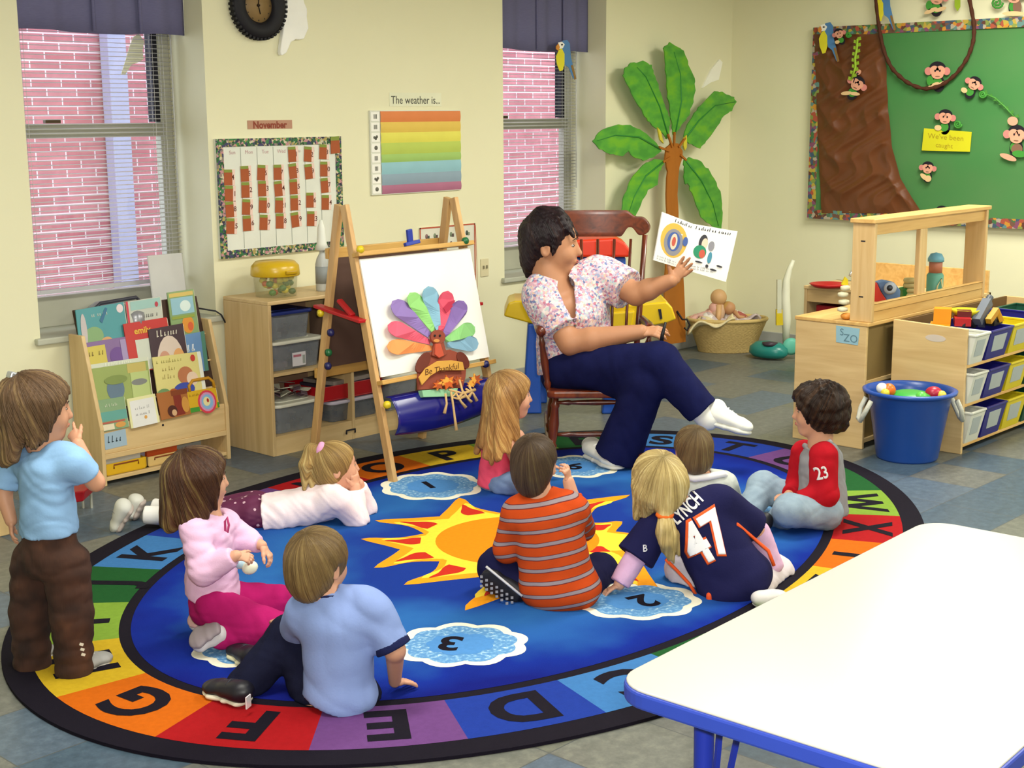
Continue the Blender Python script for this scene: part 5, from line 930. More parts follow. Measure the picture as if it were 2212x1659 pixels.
# ================================================================ corner: basket, vacuum, workbench
bk = PZ(1568, 745); cxb, cyb = 8.47, 5.70
ba = thing('laundry_basket', (cxb, cyb, 0), 'oval wicker laundry basket heaped with dolls in the back corner', 'basket')
def basketfn(u, w):
    a = 2*math.pi*u; k = .70+.30*w**1.2; s = 1+.012*math.sin(a*44)*math.cos(w*60); return V((cxb, cyb, 0))+RIGHT0*(.285*k*s*math.cos(a))+HEAD*(.175*k*s*math.sin(a))+V((0, 0, .235*w))
MB().grid(basketfn, 176, 36).build('woven_side', M('#b39a62', .7, bmp=.7, vs=(60, 60, 90), var=.25), ba, solid=.01)
MB().tube([basketfn(i/48, 1) for i in range(48)], .014, 8, close=True).build('rim', M('#c4aa6c', .6, bmp=.5, vs=(80, 80, 80)), ba)
MB().grid(lambda u, w: V((cxb, cyb, .004))+RIGHT0*(.2*w*math.cos(6.2832*u))+HEAD*(.12*w*math.sin(6.2832*u)), 32, 4).build('bottom', M('#a08a58', .8), ba)
gB = V((cxb, cyb, 0)).dot(HEAD)
cl_ = MB()
def clothfn(u, w): return V((cxb, cyb, .19))+RIGHT0*(-.30+.33*u)+HEAD*(-.19+.12*w)+V((0, 0, .05+.03*math.sin(u*7)+.02*math.sin(w*5+u*9)-.10*max(0, .45-u)*2))
cl_.grid(clothfn, 30, 14); solo('doll_blanket', cl_, fabric('#d8caa0', sc=50), PG(1510, 690, gB), 'cream doll blanket hanging over the left rim of the basket', 'blanket', solid=.012)
cl2 = MB(); cl2.grid(lambda u, w: V((cxb, cyb, .20))+RIGHT0*(-.20+.42*u)+HEAD*(-.13+.26*w)+V((0, 0, .035*math.sin(u*9+w*4)+.03*math.sin(w*8-u*5)+.02*math.sin(u*21+w*17)+.03*math.sin(math.pi*u))), 44, 30); solo('doll_clothes', cl2, confetti(['#d8d2c8', '#c9b8b0', '#b8a8a8', '#e0dcd4', '#a8948c', '#c4b49c'], 30), PG(1570, 690, gB), 'pale printed doll clothes heaped in the basket under the dolls', 'clothes', solid=.012)
def doll(cx, cy, sc, skin, dress, rot, lab, hair=None):
    o = thing('baby_doll', PG(cx, cy, gB), lab, 'doll', 'dolls in the laundry basket'); c = PG(cx, cy, gB); d = RIGHT0*math.cos(rot)+ZW*math.sin(rot)
    MB().ell(c+d*.075*sc, .052*sc, None, 16, 12).build('head', M(skin, .5), o); MB().ell(c-d*.02*sc, (.05*sc, .05*sc, .07*sc), Matrix((d.cross(UPW).normalized() if abs(d.z) < .95 else RIGHT0, V((0, 0, 1)).cross(d.cross(UPW)).normalized() if abs(d.z) < .95 else HEAD, d)).transposed(), 14, 10).build('body', fabric(dress), o)
    for s in (-1, 1): MB().tube([c+HEAD*.03*s*sc+d*.03*sc, c+HEAD*.05*s*sc-d*.01*sc-ZW*.02*sc, c+HEAD*.06*s*sc-d*.06*sc], [.02*sc, .017*sc, .015*sc], 8).build('arm', M(skin, .5), o)
    for s in (-1, 1): MB().tube([c+HEAD*.02*s*sc-d*.07*sc, c+HEAD*.03*s*sc-d*.13*sc], [.022*sc, .018*sc], 8).build('leg', M(skin, .5), o)
    if hair: MB().ell(c+d*.085*sc+HEAD*.008, (.054*sc, .054*sc, .05*sc), None, 14, 10).build('hair', M(hair, .8), o)
doll(1550, 668, 1.15, '#c9a070', '#c9a88a', 1.5, 'tan bald doll sitting up highest in the basket')
doll(1525, 676, 1.0, '#d2a294', '#d0a8a0', .4, 'pink doll lying at the left in the basket')
doll(1592, 676, .9, '#b98a60', '#a05a50', 2.6, 'doll in a rust dress lying at the back of the basket', '#b08a4a')
doll(1610, 690, .9, '#cdb0a0', '#d8d4c8', 2.9, 'doll in a white patterned dress at the right in the basket')
# toy vacuum
g_v = G(1668, 760)-.28; vb = thing('toy_vacuum', PZ(1668, 757), 'teal toy vacuum cleaner with a tall white handle by the right wall', 'toy vacuum')
def VP(x, y, d=0.): return PG(x, y, g_v+d)
v0 = VP(1660, 757); v0.z = 0
MB().lathe([(.0001, .0), (.10, .005), (.125, .03), (.12, .07), (.08, .105), (.0001, .118)], v0+V((0, 0, .01)), UPW, 28, sx=1.2, sy=.75).build('vacuum_body', M('#1f8078', .3, .5), vb)
MB().lathe([(.05, 0), (.055, .02), (.0001, .03)], v0+V((-.03, -.03, .10)), UPW, 16).build('dark_cover', M('#3f3540', .4), vb)
w0 = VP(1706, 746); MB().lathe([(.0001, 0), (.03, 0), (.058, .012), (.06, .03), (.04, .045), (.0001, .045)], w0-HEAD*.02, -HEAD, 22).build('wheel', M('#63b8a2', .4), vb)
MB().tube([VP(1698, 742, .06), VP(1699, 690, .06), VP(1697, 640, .06), VP(1699, 605, .06), VP(1706, 580, .06), VP(1714, 562, .06)], [.022, .032, .032, .026, .018, .012], 12).build('handle', M('#dcdcc6', .35), vb)
MB().bar(VP(1684, 668, .06), VP(1684, 702, .06), .03, .05).build('yellow_bag', M('#cdb41e', .5), vb); MB().bar(VP(1683, 604, .06), VP(1683, 676, .06), .03, .03).build('pale_tube', M('#c4c4ae', .5), vb)
# workbench behind the chair
YEL, BLU, ORR = M('#d9b70f', .3, .5), M('#1d4fae', .35, .45), M('#e0340f', .3, .5)
wbn = thing('toy_workbench', PZ(1250, 872), 'yellow, blue and red plastic toy workbench behind the rocking chair', 'toy workbench')
gw = 7.95
def WB(x, y, d=0.): return PG(x, y, gw+d)
def slab(pts, d0, th, nm, mat, bev=.01): return MB().prism([WB(x, y, d0) for x, y in pts], -HEAD, -0+th).build(nm, mat, wbn, bevel=bev, seg=3)
slab([(1088, 683), (1098, 655), (1112, 650), (1330, 648), (1330, 690), (1150, 700)], 0, .35, 'yellow_top', YEL)
slab([(1318, 708), (1322, 662), (1440, 652), (1452, 664), (1461, 690), (1440, 698), (1395, 706), (1365, 718), (1325, 722)], -.03, .35, 'yellow_top', YEL)
slab([(1318, 676), (1372, 672), (1364, 715), (1322, 720)], -.09, .05, 'yellow_bin', YEL)
slab([(1422, 668), (1428, 668), (1431, 688), (1426, 690)], -.04, .01, 'slot', DARK, 0)
slab([(1230, 556), (1352, 556), (1350, 690), (1232, 690)], .12, .18, 'blue_panel', BLU)
slab([(1225, 520), (1330, 514), (1350, 524), (1367, 546), (1360, 556), (1225, 556)], .08, .24, 'red_hopper', ORR, .015)
slab([(1354, 657), (1366, 655), (1366, 672), (1354, 674)], .02, .03, 'red_clip', ORR); slab([(1346, 578), (1354, 576), (1354, 588), (1346, 590)], .1, .03, 'red_clip', ORR)
for pts, d in (([(1140, 700), (1162, 698), (1170, 846), (1128, 846)], 0), ([(1320, 720), (1345, 718), (1350, 872), (1300, 876)], -.02), ([(1165, 700), (1180, 700), (1182, 830), (1160, 830)], .3)):
    P = [WB(x, y, d) for x, y in pts]; P[2].z = P[3].z = 0 if d < .2 else 0; MB().prism(P, -HEAD, .12).build('leg', BLU, wbn, bevel=.01)
# small things at far left
lc = thing('red_seat_stool', PZ(190, 1100), 'small metal stool with a red seat behind the standing girl', 'stool'); gl0 = G(190, 1100)
MB().prism([PG(x, y, gl0) for x, y in ((166, 1044), (206, 1040), (203, 1062), (174, 1068))], -HEAD, -.16).build('seat', M('#9a1420', .35), lc, bevel=.006)
for x in (178, 196):
    a = PG(x, 1062, gl0+.02); MB().cyl((a.x, a.y, 0), a, .006).build('leg', M('#c2c2b4', .3, .5, metal=.5), lc)
    a = PG(x, 1060, gl0+.13); MB().cyl((a.x, a.y, 0), a, .006).build('leg', M('#c2c2b4', .3, .5, metal=.5), lc)
gl1 = G(4, 1150); m = MB().prism([PG(x, y, gl1) for x, y in ((-60, 1040), (2, 1040), (11, 1148), (-60, 1160))], -HEAD, .02)
a = W; o = solo('small_cupboard', MB().box(PZ(-60, 1150)+V((0, 0, .15)), (.2, .3, .30)), BIRCHZ, PZ(-60, 1150), 'edge of a small wooden cupboard at the far left', 'cupboard', bevel=.004)

solo('black_cable', MB().tube([PG(x, y, 9.9) for x, y in ((1462, 672), (1474, 690), (1484, 690), (1490, 702), (1484, 714), (1478, 708))], .008, 6), M('#1c1418', .5), PG(1484, 714, 9.9), 'short black cable looped at the foot of the palm trunk beside the basket', 'rope')  # loose black cable by the palm trunk
# ================================================================ implicit-surface modeller for people
class SDF:
    def __init__(s, h=.006, fold=0., fdir=None, fseed=0, ffreq=80.): s.h = h; s.p = []; s.fold = fold; s.fdir = fdir; s.fs = fseed; s.ff = ffreq; s.groove = None
    def _b(s, pts, r, k): a = np.array([list(p) for p in pts]); return a.min(0)-r-k-s.h*3, a.max(0)+r+k+s.h*3
    def cap(s, a, b, ra, rb, k=.012, op='u', flat=False): s.p.append(('cap', (np.array(a), np.array(b), ra, rb, flat), k, op, s._b((a, b), max(ra, rb), k))); return s
    def ecap(s, a, b, side, A, B, k=.02, op='u', flat=False):
        """elliptic capsule: A, B = (half width along side, half depth) at either end"""
        s.p.append(('ecap', (np.array(a), np.array(b), np.array(side), A, B, flat), k, op, s._b((a, b), max(A+B), k))); return s
    def ell(s, c, r, ax, k=.01, op='u'): s.p.append(('ell', (np.array(c), np.array(r), np.array([list(v) for v in ax])), k, op, s._b((c,), max(r), k))); return s
    def plane(s, o, n, k=.0): s.p.append(('pl', (np.array(o), np.array(n)/np.linalg.norm(np.array(n))), k, 'cut', None)); return s
    def chain(s, pts, rs, k=.012, op='u'):
        for i in range(len(pts)-1): s.cap(pts[i], pts[i+1], rs[i], rs[i+1], k, op)
        return s
    def _d(s, kind, q, P):
        if kind == 'cap':
            a, b, ra, rb, flat = q; ba = b-a; L2 = ba@ba; t = ((P-a)@ba)/L2; h = np.clip(t, 0, 1)[..., None]; d = np.linalg.norm(P-a-ba*h, axis=-1)-(ra+(rb-ra)*h[..., 0])
            if flat:
                L = math.sqrt(L2); d = np.linalg.norm(P-a-ba*t[..., None], axis=-1)-(ra+(rb-ra)*np.clip(t, 0, 1)); d = np.maximum(d, np.maximum(-t, t-1)*L) if flat is True else np.maximum(np.where(t < 0, np.linalg.norm(P-a, axis=-1)-ra, d), (t-1)*L)
            return d
        if kind == 'ecap':
            a, b, sd, A, B, flat = q; ba = b-a; L = np.linalg.norm(ba); z = ba/L; x = sd-z*(sd@z); x /= np.linalg.norm(x); y = np.cross(z, x); v = P-a; t = (v@z)/L; h = np.clip(t, 0, 1)
            rx = A[0]+(B[0]-A[0])*h; ry = A[1]+(B[1]-A[1])*h; e = (v@z)-h*L; m = np.minimum(rx, ry); re = m*.8
            if flat: d = (np.sqrt(((v@x)/rx)**2+((v@y)/ry)**2)-1)*m; d2 = (np.sqrt(((v@x)/rx)**2+((v@y)/ry)**2+(e/re)**2)-1)*m; return np.where(t < 0, d2, np.maximum(d, (t-1)*L))
            return (np.sqrt(((v@x)/rx)**2+((v@y)/ry)**2+(e/re)**2)-1)*m
        if kind == 'ell':
            c, r, ax = q; v = (P-c)@ax.T; k0 = np.linalg.norm(v/r, axis=-1); k1 = np.linalg.norm(v/(r*r), axis=-1)+1e-9; return k0*(k0-1)/k1
        o, n = q; return (P-o)@n
    def mesh(s):
        lo = np.min([p[4][0] for p in s.p if p[4] is not None and p[3] == 'u'], 0); hi = np.max([p[4][1] for p in s.p if p[4] is not None and p[3] == 'u'], 0); h = s.h
        n = np.ceil((hi-lo)/h).astype(int)+2; ax = [lo[i]+h*np.arange(n[i]) for i in range(3)]; F = np.full(n, 1., np.float32)
        for kind, q, k, op, bd in s.p:
            sl = [slice(0, n[i]) for i in range(3)]
            if bd is not None:
                i0 = np.clip(((bd[0]-lo)/h).astype(int), 0, n); i1 = np.clip(((bd[1]-lo)/h).astype(int)+2, 0, n)
                if np.any(i1 <= i0): continue
                sl = [slice(i0[i], i1[i]) for i in range(3)]
            P = np.stack(np.meshgrid(*[ax[i][sl[i]] for i in range(3)], indexing='ij'), -1); d = s._d(kind, q, P).astype(np.float32); A = F[tuple(sl)]
            if op == 'u':
                if k > 0: t = np.clip(.5+.5*(A-d)/k, 0, 1); F[tuple(sl)] = A+(d-A)*t-k*t*(1-t)
                else: F[tuple(sl)] = np.minimum(A, d)
            elif op == 'sub':
                t = np.clip(.5-.5*(A+d)/max(k, 1e-5), 0, 1); F[tuple(sl)] = A+(-d-A)*t+k*t*(1-t)
            else: F[tuple(sl)] = np.maximum(A, d)
        X, Y, Z = np.meshgrid(*ax, indexing='ij', sparse=True)
        if s.fold:
            rg = np.random.RandomState(s.fs); f = 0
            for i in range(3):
                d = (np.array(s.fdir) if s.fdir is not None else rg.randn(3))+rg.randn(3)*(.5 if s.fdir is not None else 0); d /= np.linalg.norm(d); e = rg.randn(3); e /= np.linalg.norm(e); w = s.ff*(.8+.6*i)
                f = f+(.64-np.abs(np.sin((X*d[0]+Y*d[1]+Z*d[2])*w*.5+1.6*np.sin((X*e[0]+Y*e[1]+Z*e[2])*w*.4+i*2))))*2.2/(1+.5*i)
            F += (s.fold*.34*f).astype(np.float32)
        if s.groove:
            c, r_, f_, u_, nf, amp = s.groove; x, y, z = X-c[0], Y-c[1], Z-c[2]; pr = x*r_[0]+y*r_[1]+z*r_[2]; pf = x*f_[0]+y*f_[1]+z*f_[2]; pu = x*u_[0]+y*u_[1]+z*u_[2]; a = np.arctan2(pr, pf)
            F += (amp*(np.sin(a*nf+np.sin(pu*40+a*5)*1.2)*.6+np.sin(a*nf*2.3+pu*22)*.4)*np.clip(np.hypot(pr, pf)/.04, 0, 1)).astype(np.float32)
        return s._nets(F, lo)
    def _nets(s, F, lo):
        I = F < 0; c = [I[a:I.shape[0]-1+a, b:I.shape[1]-1+b, d:I.shape[2]-1+d] for a in (0, 1) for b in (0, 1) for d in (0, 1)]; an = np.logical_or.reduce(c) & ~np.logical_and.reduce(c); cells = np.argwhere(an); idx = -np.ones(an.shape, np.int64); idx[an] = np.arange(len(cells))
        acc = np.zeros((len(cells), 3)); cnt = np.zeros(len(cells)); cor = [np.array(v) for v in ((0, 0, 0), (0, 0, 1), (0, 1, 0), (0, 1, 1), (1, 0, 0), (1, 0, 1), (1, 1, 0), (1, 1, 1))]
        vals = [F[tuple((cells+q).T)] for q in cor]
        for i in range(8):
            for j in range(i+1, 8):
                if np.abs(cor[i]-cor[j]).sum() == 1:
                    m = (vals[i] < 0) != (vals[j] < 0); t = vals[i][m]/(vals[i][m]-vals[j][m]); acc[m] += cor[i]+(cor[j]-cor[i])*t[:, None]; cnt[m] += 1
        v = lo+(cells+acc/cnt[:, None])*s.h; fs = []
        for a in range(3):
            b, d = (a+1) % 3, (a+2) % 3; s0 = [slice(None)]*3; s1 = [slice(None)]*3; s0[a] = slice(0, -1); s1[a] = slice(1, None); cr = np.argwhere(I[tuple(s0)] != I[tuple(s1)]); cr = cr[(cr[:, b] > 0) & (cr[:, d] > 0) & (cr[:, b] < I.shape[b]-1) & (cr[:, d] < I.shape[d]-1)]
            def at(ob, od): q = cr.copy(); q[:, b] -= ob; q[:, d] -= od; return idx[tuple(q.T)]
            qd = np.stack([at(1, 1), at(0, 1), at(0, 0), at(1, 0)], 1); fl = ~I[tuple(cr.T)]; qd[fl] = qd[fl][:, ::-1]; fs.append(qd)
        return v, np.concatenate(fs)
def mesh_obj(name, parts, mats, parent, fm=None):
    """parts: list of (verts, quads); one mesh object"""
    w = W[parent.name]; vs, fs, k = [], [], 0
    for v, f in parts: vs.append(v-np.array(w)); fs.append(f+k); k += len(v)
    v = np.concatenate(vs); f = np.concatenate(fs); me = bpy.data.meshes.new(name); me.vertices.add(len(v)); me.vertices.foreach_set('co', v.astype(np.float32).ravel()); me.loops.add(len(f)*4); me.loops.foreach_set('vertex_index', f.astype(np.int32).ravel()); me.polygons.add(len(f)); me.polygons.foreach_set('loop_start', np.arange(0, len(f)*4, 4, dtype=np.int32)); me.polygons.foreach_set('loop_total', np.full(len(f), 4, np.int32)); me.polygons.foreach_set('use_smooth', np.ones(len(f), bool)); me.update(calc_edges=True); me.validate()
    for m in (mats if isinstance(mats, list) else [mats]): me.materials.append(m)
    o = bpy.data.objects.new(name, me); C.objects.link(o); o.parent = parent; W[o.name] = w; md = o.modifiers.new('smooth', 'SMOOTH'); md.factor = .5; md.iterations = 3
    return o
def skin(col, k=.06): return M(col, .5, .3, var=k, vs=(25, 25, 25))
def hairmat(c0, c1, c2=None, f=(16, 16, 7)):
    m, nt, b = new_mat('hair_strands'); at = N(nt, 'ShaderNodeAttribute', attribute_name='strand')
    def nz(sc, det, dis):
        mp = N(nt, 'ShaderNodeMapping'); mp.inputs['Scale'].default_value = sc; nt.links.new(at.outputs['Vector'], mp.inputs[0]); n = N(nt, 'ShaderNodeTexNoise', Scale=1., Detail=det, Distortion=dis); nt.links.new(mp.outputs[0], n.inputs['Vector']); return n.outputs['Fac']
    lo = nz((f[0]*.35, f[1]*.35, f[2]), 3., .4); hi = nz((f[0]*2.2, f[1]*2.2, f[2]*1.2), 4., .2)
    ma = N(nt, 'ShaderNodeMath', operation='MULTIPLY_ADD'); ma.inputs[1].default_value = .55; nt.links.new(lo, ma.inputs[0]); m2 = N(nt, 'ShaderNodeMath', operation='MULTIPLY'); m2.inputs[1].default_value = .45; nt.links.new(hi, m2.inputs[0]); nt.links.new(m2.outputs[0], ma.inputs[2])
    r = ramp(nt, ma.outputs[0], [(.34, c0), (.52, c1), (.66, c2 or c1)]); nt.links.new(r.outputs[0], b.inputs['Base Color']); b.inputs['Roughness'].default_value = .42; b.inputs['Specular IOR Level'].default_value = .22; bump(nt, b, hi, .9, .008); return m
class Person:
    def __init__(s, label, px, g, sk, name='person'):
        s.g = g; s.s = g/3050; s.sk = sk; s.o = thing(name, PZ(*px), label, 'person'); s.body = SDF(.0055); s.extra = []
    def J(s, x, y, d=0.): return PG(x, y, s.g+d)
    def px(s, r): return r*s.s
    def head(s, c, f, S, up=None, adult=False, mouth='#b0645c', iris='#4a3a2a', eyes=True):
        """c centre between chin and crown, f facing, S chin-to-crown height in metres"""
        f = V(f).normalized(); u = V(up or (0, 0, 1)); u = (u-f*u.dot(f)).normalized(); r = f.cross(u); A = (r, f, u); s.hc, s.hr, s.hf, s.hu, s.hS = c, r, f, u, S; B = s.body
        Q = lambda x, y, z: c+(r*x+f*y+u*z)*S
        B.ell(Q(0, -.05, .12), (.345*S, .44*S, .375*S), A, .02); B.ell(Q(0, .12, -.12), (.275*S, .29*S, .36*S), A, .03); B.ell(Q(0, .22, -.40), (.14*S, .13*S, .10*S), A, .03)
        for x in (-.16, .16): B.ell(Q(x, .27, -.14), (.10*S, .10*S, .12*S), A, .02)
        for x in (-.135, .135): B.ell(Q(x, .415, .012), (.07*S, .045*S, .034*S), A, .012, 'sub')
        B.cap(Q(0, .395, .02), Q(0, .448, -.12), .03*S, .05*S, .012)
        B.ell(Q(0, .385, -.255), (.085*S, .045*S, .028*S), A, .012)
        for x in (-1, 1):
            B.ell(Q(x*.355, -.06, -.04), (.035*S, .085*S, .125*S), A, .008); B.ell(Q(x*.385, -.05, -.035), (.02*S, .045*S, .07*S), A, .006, 'sub')
        s.face = Q; s.fa = A; s.mouth = mouth; s.iris = iris; s.eyes = eyes
    def neck(s, nb, r0, r1): s.body.cap(s.hc-s.hf*(.10*s.hS)-s.hu*(.28*s.hS), nb, r0, r1, .02)
    def limb(s, pts, rs, k=.015): s.body.chain(pts, rs, k); return s
    def hand(s, w, d, n, L, side=1, curl=(.25, .3, .3, .35), spread=.08, thumb=.7, tc=.3, h=.0026):
        """w wrist, d finger direction, n back-of-hand normal, side = thumb side sign"""
        d = V(d).normalized(); n = V(n); n = (n-d*n.dot(d)).normalized(); x = d.cross(n)*side; D = SDF(max(.0022, min(.0035, L*.022)))
        D.ecap(w-d*.06*L, w+d*.12*L, x, (.15*L, .11*L), (.17*L, .095*L), .012*L/.1); D.ecap(w+d*.10*L, w+d*.47*L, x, (.17*L, .10*L), (.215*L, .075*L), .01*L/.1)
        for i, (bx, ln) in enumerate(((.165, .36), (.055, .42), (-.06, .395), (-.165, .31))):
            p = w+d*((.47-.03*abs(i-1))*L)+x*(bx*L); dd = (d+x*(spread*(1.5-i))).normalized(); a = 0.
            for j, (fl, r0, r1) in enumerate(((.45, .056, .05), (.32, .05, .045), (.25, .045, .037))):
                a += curl[i]*(1.0 if j else .8); q = p+(dd*math.cos(a)-n*math.sin(a))*(fl*ln*L); D.cap(p, q, r0*L, r1*L, .006*L/.1*.6); p = q
        p = w+d*.14*L+x*.15*L-n*.02*L; td = (d*(1-thumb*.45)+x*thumb-n*.25).normalized()
        for j, (fl, r0, r1) in enumerate(((.22, .075, .06), (.17, .058, .05), (.12, .05, .04))): q = p+td*(fl*L); D.cap(p, q, r0*L, r1*L, .006); p = q; td = (td-x*tc*.5*(thumb > 0)+d*tc*.4-n*tc*.3).normalized()
        s.extra.append(D.mesh())
    def finish(s, floor=None):
        s.bo = mesh_obj('body', [s.body.mesh()]+s.extra, skin(s.sk), s.o)
        if s.eyes:
            Q, A, S = s.face, s.fa, s.hS; R = Matrix((A[0], A[1], A[2])).transposed()
            for x in (-.135, .135):
                m = MB(); m.at(0).ell(Q(x, .335, .012), (.052*S, .045*S, .026*S), R, 16, 10); m.at(1).ell(Q(x, .360, .012), (.027*S, .026*S, .024*S), R, 14, 8); m.at(2).ell(Q(x, .371, .012), (.015*S, .018*S, .015*S), R, 10, 6)
                m.build('eye', [M('#9a9088', .5), M(s.iris, .3), M('#0c0a0a', .2)], s.bo)
                MB().tube([Q(x*.45, .418, .10), Q(x, .405, .125), Q(x*1.6, .36, .095)], [.006*S, .010*S, .004*S], 6).build('eyebrow', M('#3a281c', .8), s.bo)
            m = MB().ell(Q(0, .412, -.245), (.07*S, .028*S, .016*S), R, 16, 8).ell(Q(0, .405, -.272), (.06*S, .028*S, .018*S), R, 16, 8); m.build('lips', M(s.mouth, .45), s.bo)
        return s
    def wear(s, name, sdf, mats, parent=None):
        o = mesh_obj(name, [sdf.mesh()], mats, parent or s.o)
        if name == 'hair':      # strand coordinates running out from the crown
            me = o.data; n = len(me.vertices); co = np.empty(n*3, np.float32); me.vertices.foreach_get('co', co); P = co.reshape(-1, 3)+np.array(W[o.name]); pole = np.array(s.hc+s.hu*(.30*s.hS)-s.hf*(.18*s.hS)); ax = s.hu-s.hf*.45; ax.normalize(); r_ = s.hr; f_ = ax.cross(r_)
            d = P-pole; a_ = d@np.array(r_); b_ = d@np.array(f_); l = np.hypot(a_, b_)+1e-5; at = me.attributes.new('strand', 'FLOAT_VECTOR', 'POINT'); at.data.foreach_set('vector', np.stack([a_/l, b_/l, np.linalg.norm(d, axis=1)], 1).astype(np.float32).ravel())
        return o
    def hair_cap(s, thick=.06, h=.005, groove=(30, .0035), back=1.0, crown=0., ears=False):
        """short hair: shell over the skull, open at the face"""
        D = SDF(h); c, r, f, u, S = s.hc, s.hr, s.hf, s.hu, s.hS; A = (r, f, u); Q = s.face; t = thick
        D.ell(Q(0, -.055, .125+crown), ((.345+t)*S, (.44+t*back)*S, (.375+t)*S), A, .01); D.ell(Q(0, -.20, -.12), ((.31+t*.6)*S, (.26+t*.7)*S, (.26)*S), A, .03)
        D.ell(Q(0, .46, -.22), (.44*S, .34*S, .46*S), A, .02, 'sub')
        if ears:
            for x in (-1, 1): D.ell(Q(x*.44, .0, -.16), (.15*S, .15*S, .22*S), A, .015, 'sub')
        D.groove = (c, r, f, u)+groove; return D
    def shoe(s, heel, toe, up, w, hgt, mats, name='shoe', sole=.25, laces=True, ankle=None):
        """shoe from heel to toe (points on the sole), up = away from the sole"""
        heel, toe, up = V(heel), V(toe), V(up).normalized(); d = (toe-heel); L = d.length; d.normalize(); up = (up-d*up.dot(d)).normalized(); x = d.cross(up)
        o = bpy.data.objects.new(name, None)
        D = SDF(.0042); z0 = hgt*.28
        D.ecap(heel+d*.22*L+up*(z0+hgt*.22), toe-d*.25*L+up*(z0+hgt*.12), x, (w*.44, hgt*.36), (w*.5, hgt*.28), .01); D.ell(heel+d*.22*L+up*(hgt*.62), (w*.4, .19*L, hgt*.42), (x, d, up), .02); D.ell(heel+d*.40*L+up*(hgt*.55), (w*.4, .24*L, hgt*.32), (x, d, up), .02)
        D.ell(toe-d*.2*L+up*(z0+hgt*.08), (w*.5, .2*L, hgt*.28), (x, d, up), .015)
        if ankle is not None: D.cap(heel+d*.24*L+up*hgt*.8, ankle, w*.36, w*.34, .015)
        up_ = mesh_obj(name, [D.mesh()], mats[0], s.o)
        E_ = SDF(.0042); E_.ecap(heel+d*.2*L+up*z0*.5, heel+d*.45*L+up*z0*.5, x, (w*.44, z0*.62), (w*.42, z0*.62), .01); E_.ecap(heel+d*.45*L+up*z0*.5, toe-d*.26*L+up*z0*.5, x, (w*.42, z0*.62), (w*.53, z0*.62), .01); E_.ell(toe-d*.24*L+up*z0*.5, (w*.53, .24*L, z0*.62), (x, d, up), .01)
        mesh_obj('sole', [E_.mesh()], mats[1], up_)
        if laces and len(mats) > 2:
            for k in range(4): q = heel+d*(.42+.085*k)*L+up*(hgt*(.93-.09*k)); MB().tube([q-x*w*.3-up*hgt*.12, q+d*.008, q+x*w*.3-up*hgt*.12], .0035, 6).build('lace', mats[2], up_)
        return up_
def decal(target, polys, o, xd, yd, mat, name, parent, lift=.0022, sub=.008):
    """wrap flat lettering (text_mesh style verts/faces in metres) onto a clothing mesh along the normal of the xd, yd plane"""
    dg = bpy.context.evaluated_depsgraph_get(); bvh = BVHTree.FromObject(target, dg); wt = W[target.name]; n = V(xd).cross(V(yd)).normalized(); bm = bmesh.new(); vs, fs = polys
    bv = [bm.verts.new((v[0], v[1], 0)) for v in vs]
    for f in fs:
        try: bm.faces.new([bv[i] for i in f])
        except ValueError: pass
    bmesh.ops.triangulate(bm, faces=bm.faces[:])
    for _ in range(4):
        es = [e for e in bm.edges if e.calc_length() > sub]
        if not es: break
        bmesh.ops.subdivide_edges(bm, edges=es, cuts=1); bmesh.ops.triangulate(bm, faces=bm.faces[:])
    out = []
    for v in bm.verts:
        p = V(o)+V(xd)*v.co.x+V(yd)*v.co.y; hit_ = bvh.ray_cast(p+n*.3-wt, -n)
        out.append((hit_[0]+wt+n*lift) if hit_[0] is not None else p)
    bm.verts.index_update(); mb = MB(); mb._add(out, [tuple(v.index for v in f.verts) for f in bm.faces], True); bm.free(); ob = mb.build(name, mat, parent, solid=.0012); return ob
def txt_scaled(st, h, bold=.0, w=None):
    vs, fs = text_mesh(st, bold); xs = [v[0] for v in vs]; mx = (min(xs)+max(xs))/2; sx = h/.72 if not w else w/(max(xs)-min(xs)); return [((v[0]-mx)*sx, v[1]*h/.72) for v in vs], fs
# ================================================================ the people
R0, H0 = RIGHT0, HEAD
SHW, SHS, LACE = M('#dcdcd4', .5), M('#c9c9c2', .5), M('#f2f2ee', .8)
DEN = fabric('#7d93a8', var=.25, sc=18, c2='#9fb2c0'); DEND = fabric('#14162b', var=.2, sc=30)
def striped(base, s1, s2, axis, freq, off, w1=.2):
    m, nt, b = new_mat('striped_knit'); tc = N(nt, 'ShaderNodeTexCoord'); dp = N(nt, 'ShaderNodeVectorMath', operation='DOT_PRODUCT'); dp.inputs[1].default_value = axis; nt.links.new(tc.outputs['Object'], dp.inputs[0])
    nz = N(nt, 'ShaderNodeTexNoise', Scale=5.); nt.links.new(tc.outputs['Object'], nz.inputs['Vector']); ma = N(nt, 'ShaderNodeMath', operation='MULTIPLY_ADD'); ma.inputs[1].default_value = freq; ma.inputs[2].default_value = off; nt.links.new(dp.outputs['Value'], ma.inputs[0])
    a2 = N(nt, 'ShaderNodeMath', operation='MULTIPLY_ADD'); a2.inputs[1].default_value = .35; nt.links.new(nz.outputs['Fac'], a2.inputs[0]); nt.links.new(ma.outputs[0], a2.inputs[2]); fr = N(nt, 'ShaderNodeMath', operation='FRACT'); nt.links.new(a2.outputs[0], fr.inputs[0])
    r = ramp(nt, fr.outputs[0], [(0, s2), (.07, s1), (w1, s1), (w1+.01, s2), (w1+.06, base), (.97, base)], 'CONSTANT'); nt.links.new(r.outputs[0], b.inputs['Base Color']); b.inputs['Roughness'].default_value = .9; b.inputs['Specular IOR Level'].default_value = .1
    f = N(nt, 'ShaderNodeTexNoise', Scale=300.); nt.links.new(tc.outputs['Object'], f.inputs['Vector']); bump(nt, b, f.outputs['Fac'], .3, .002); return m
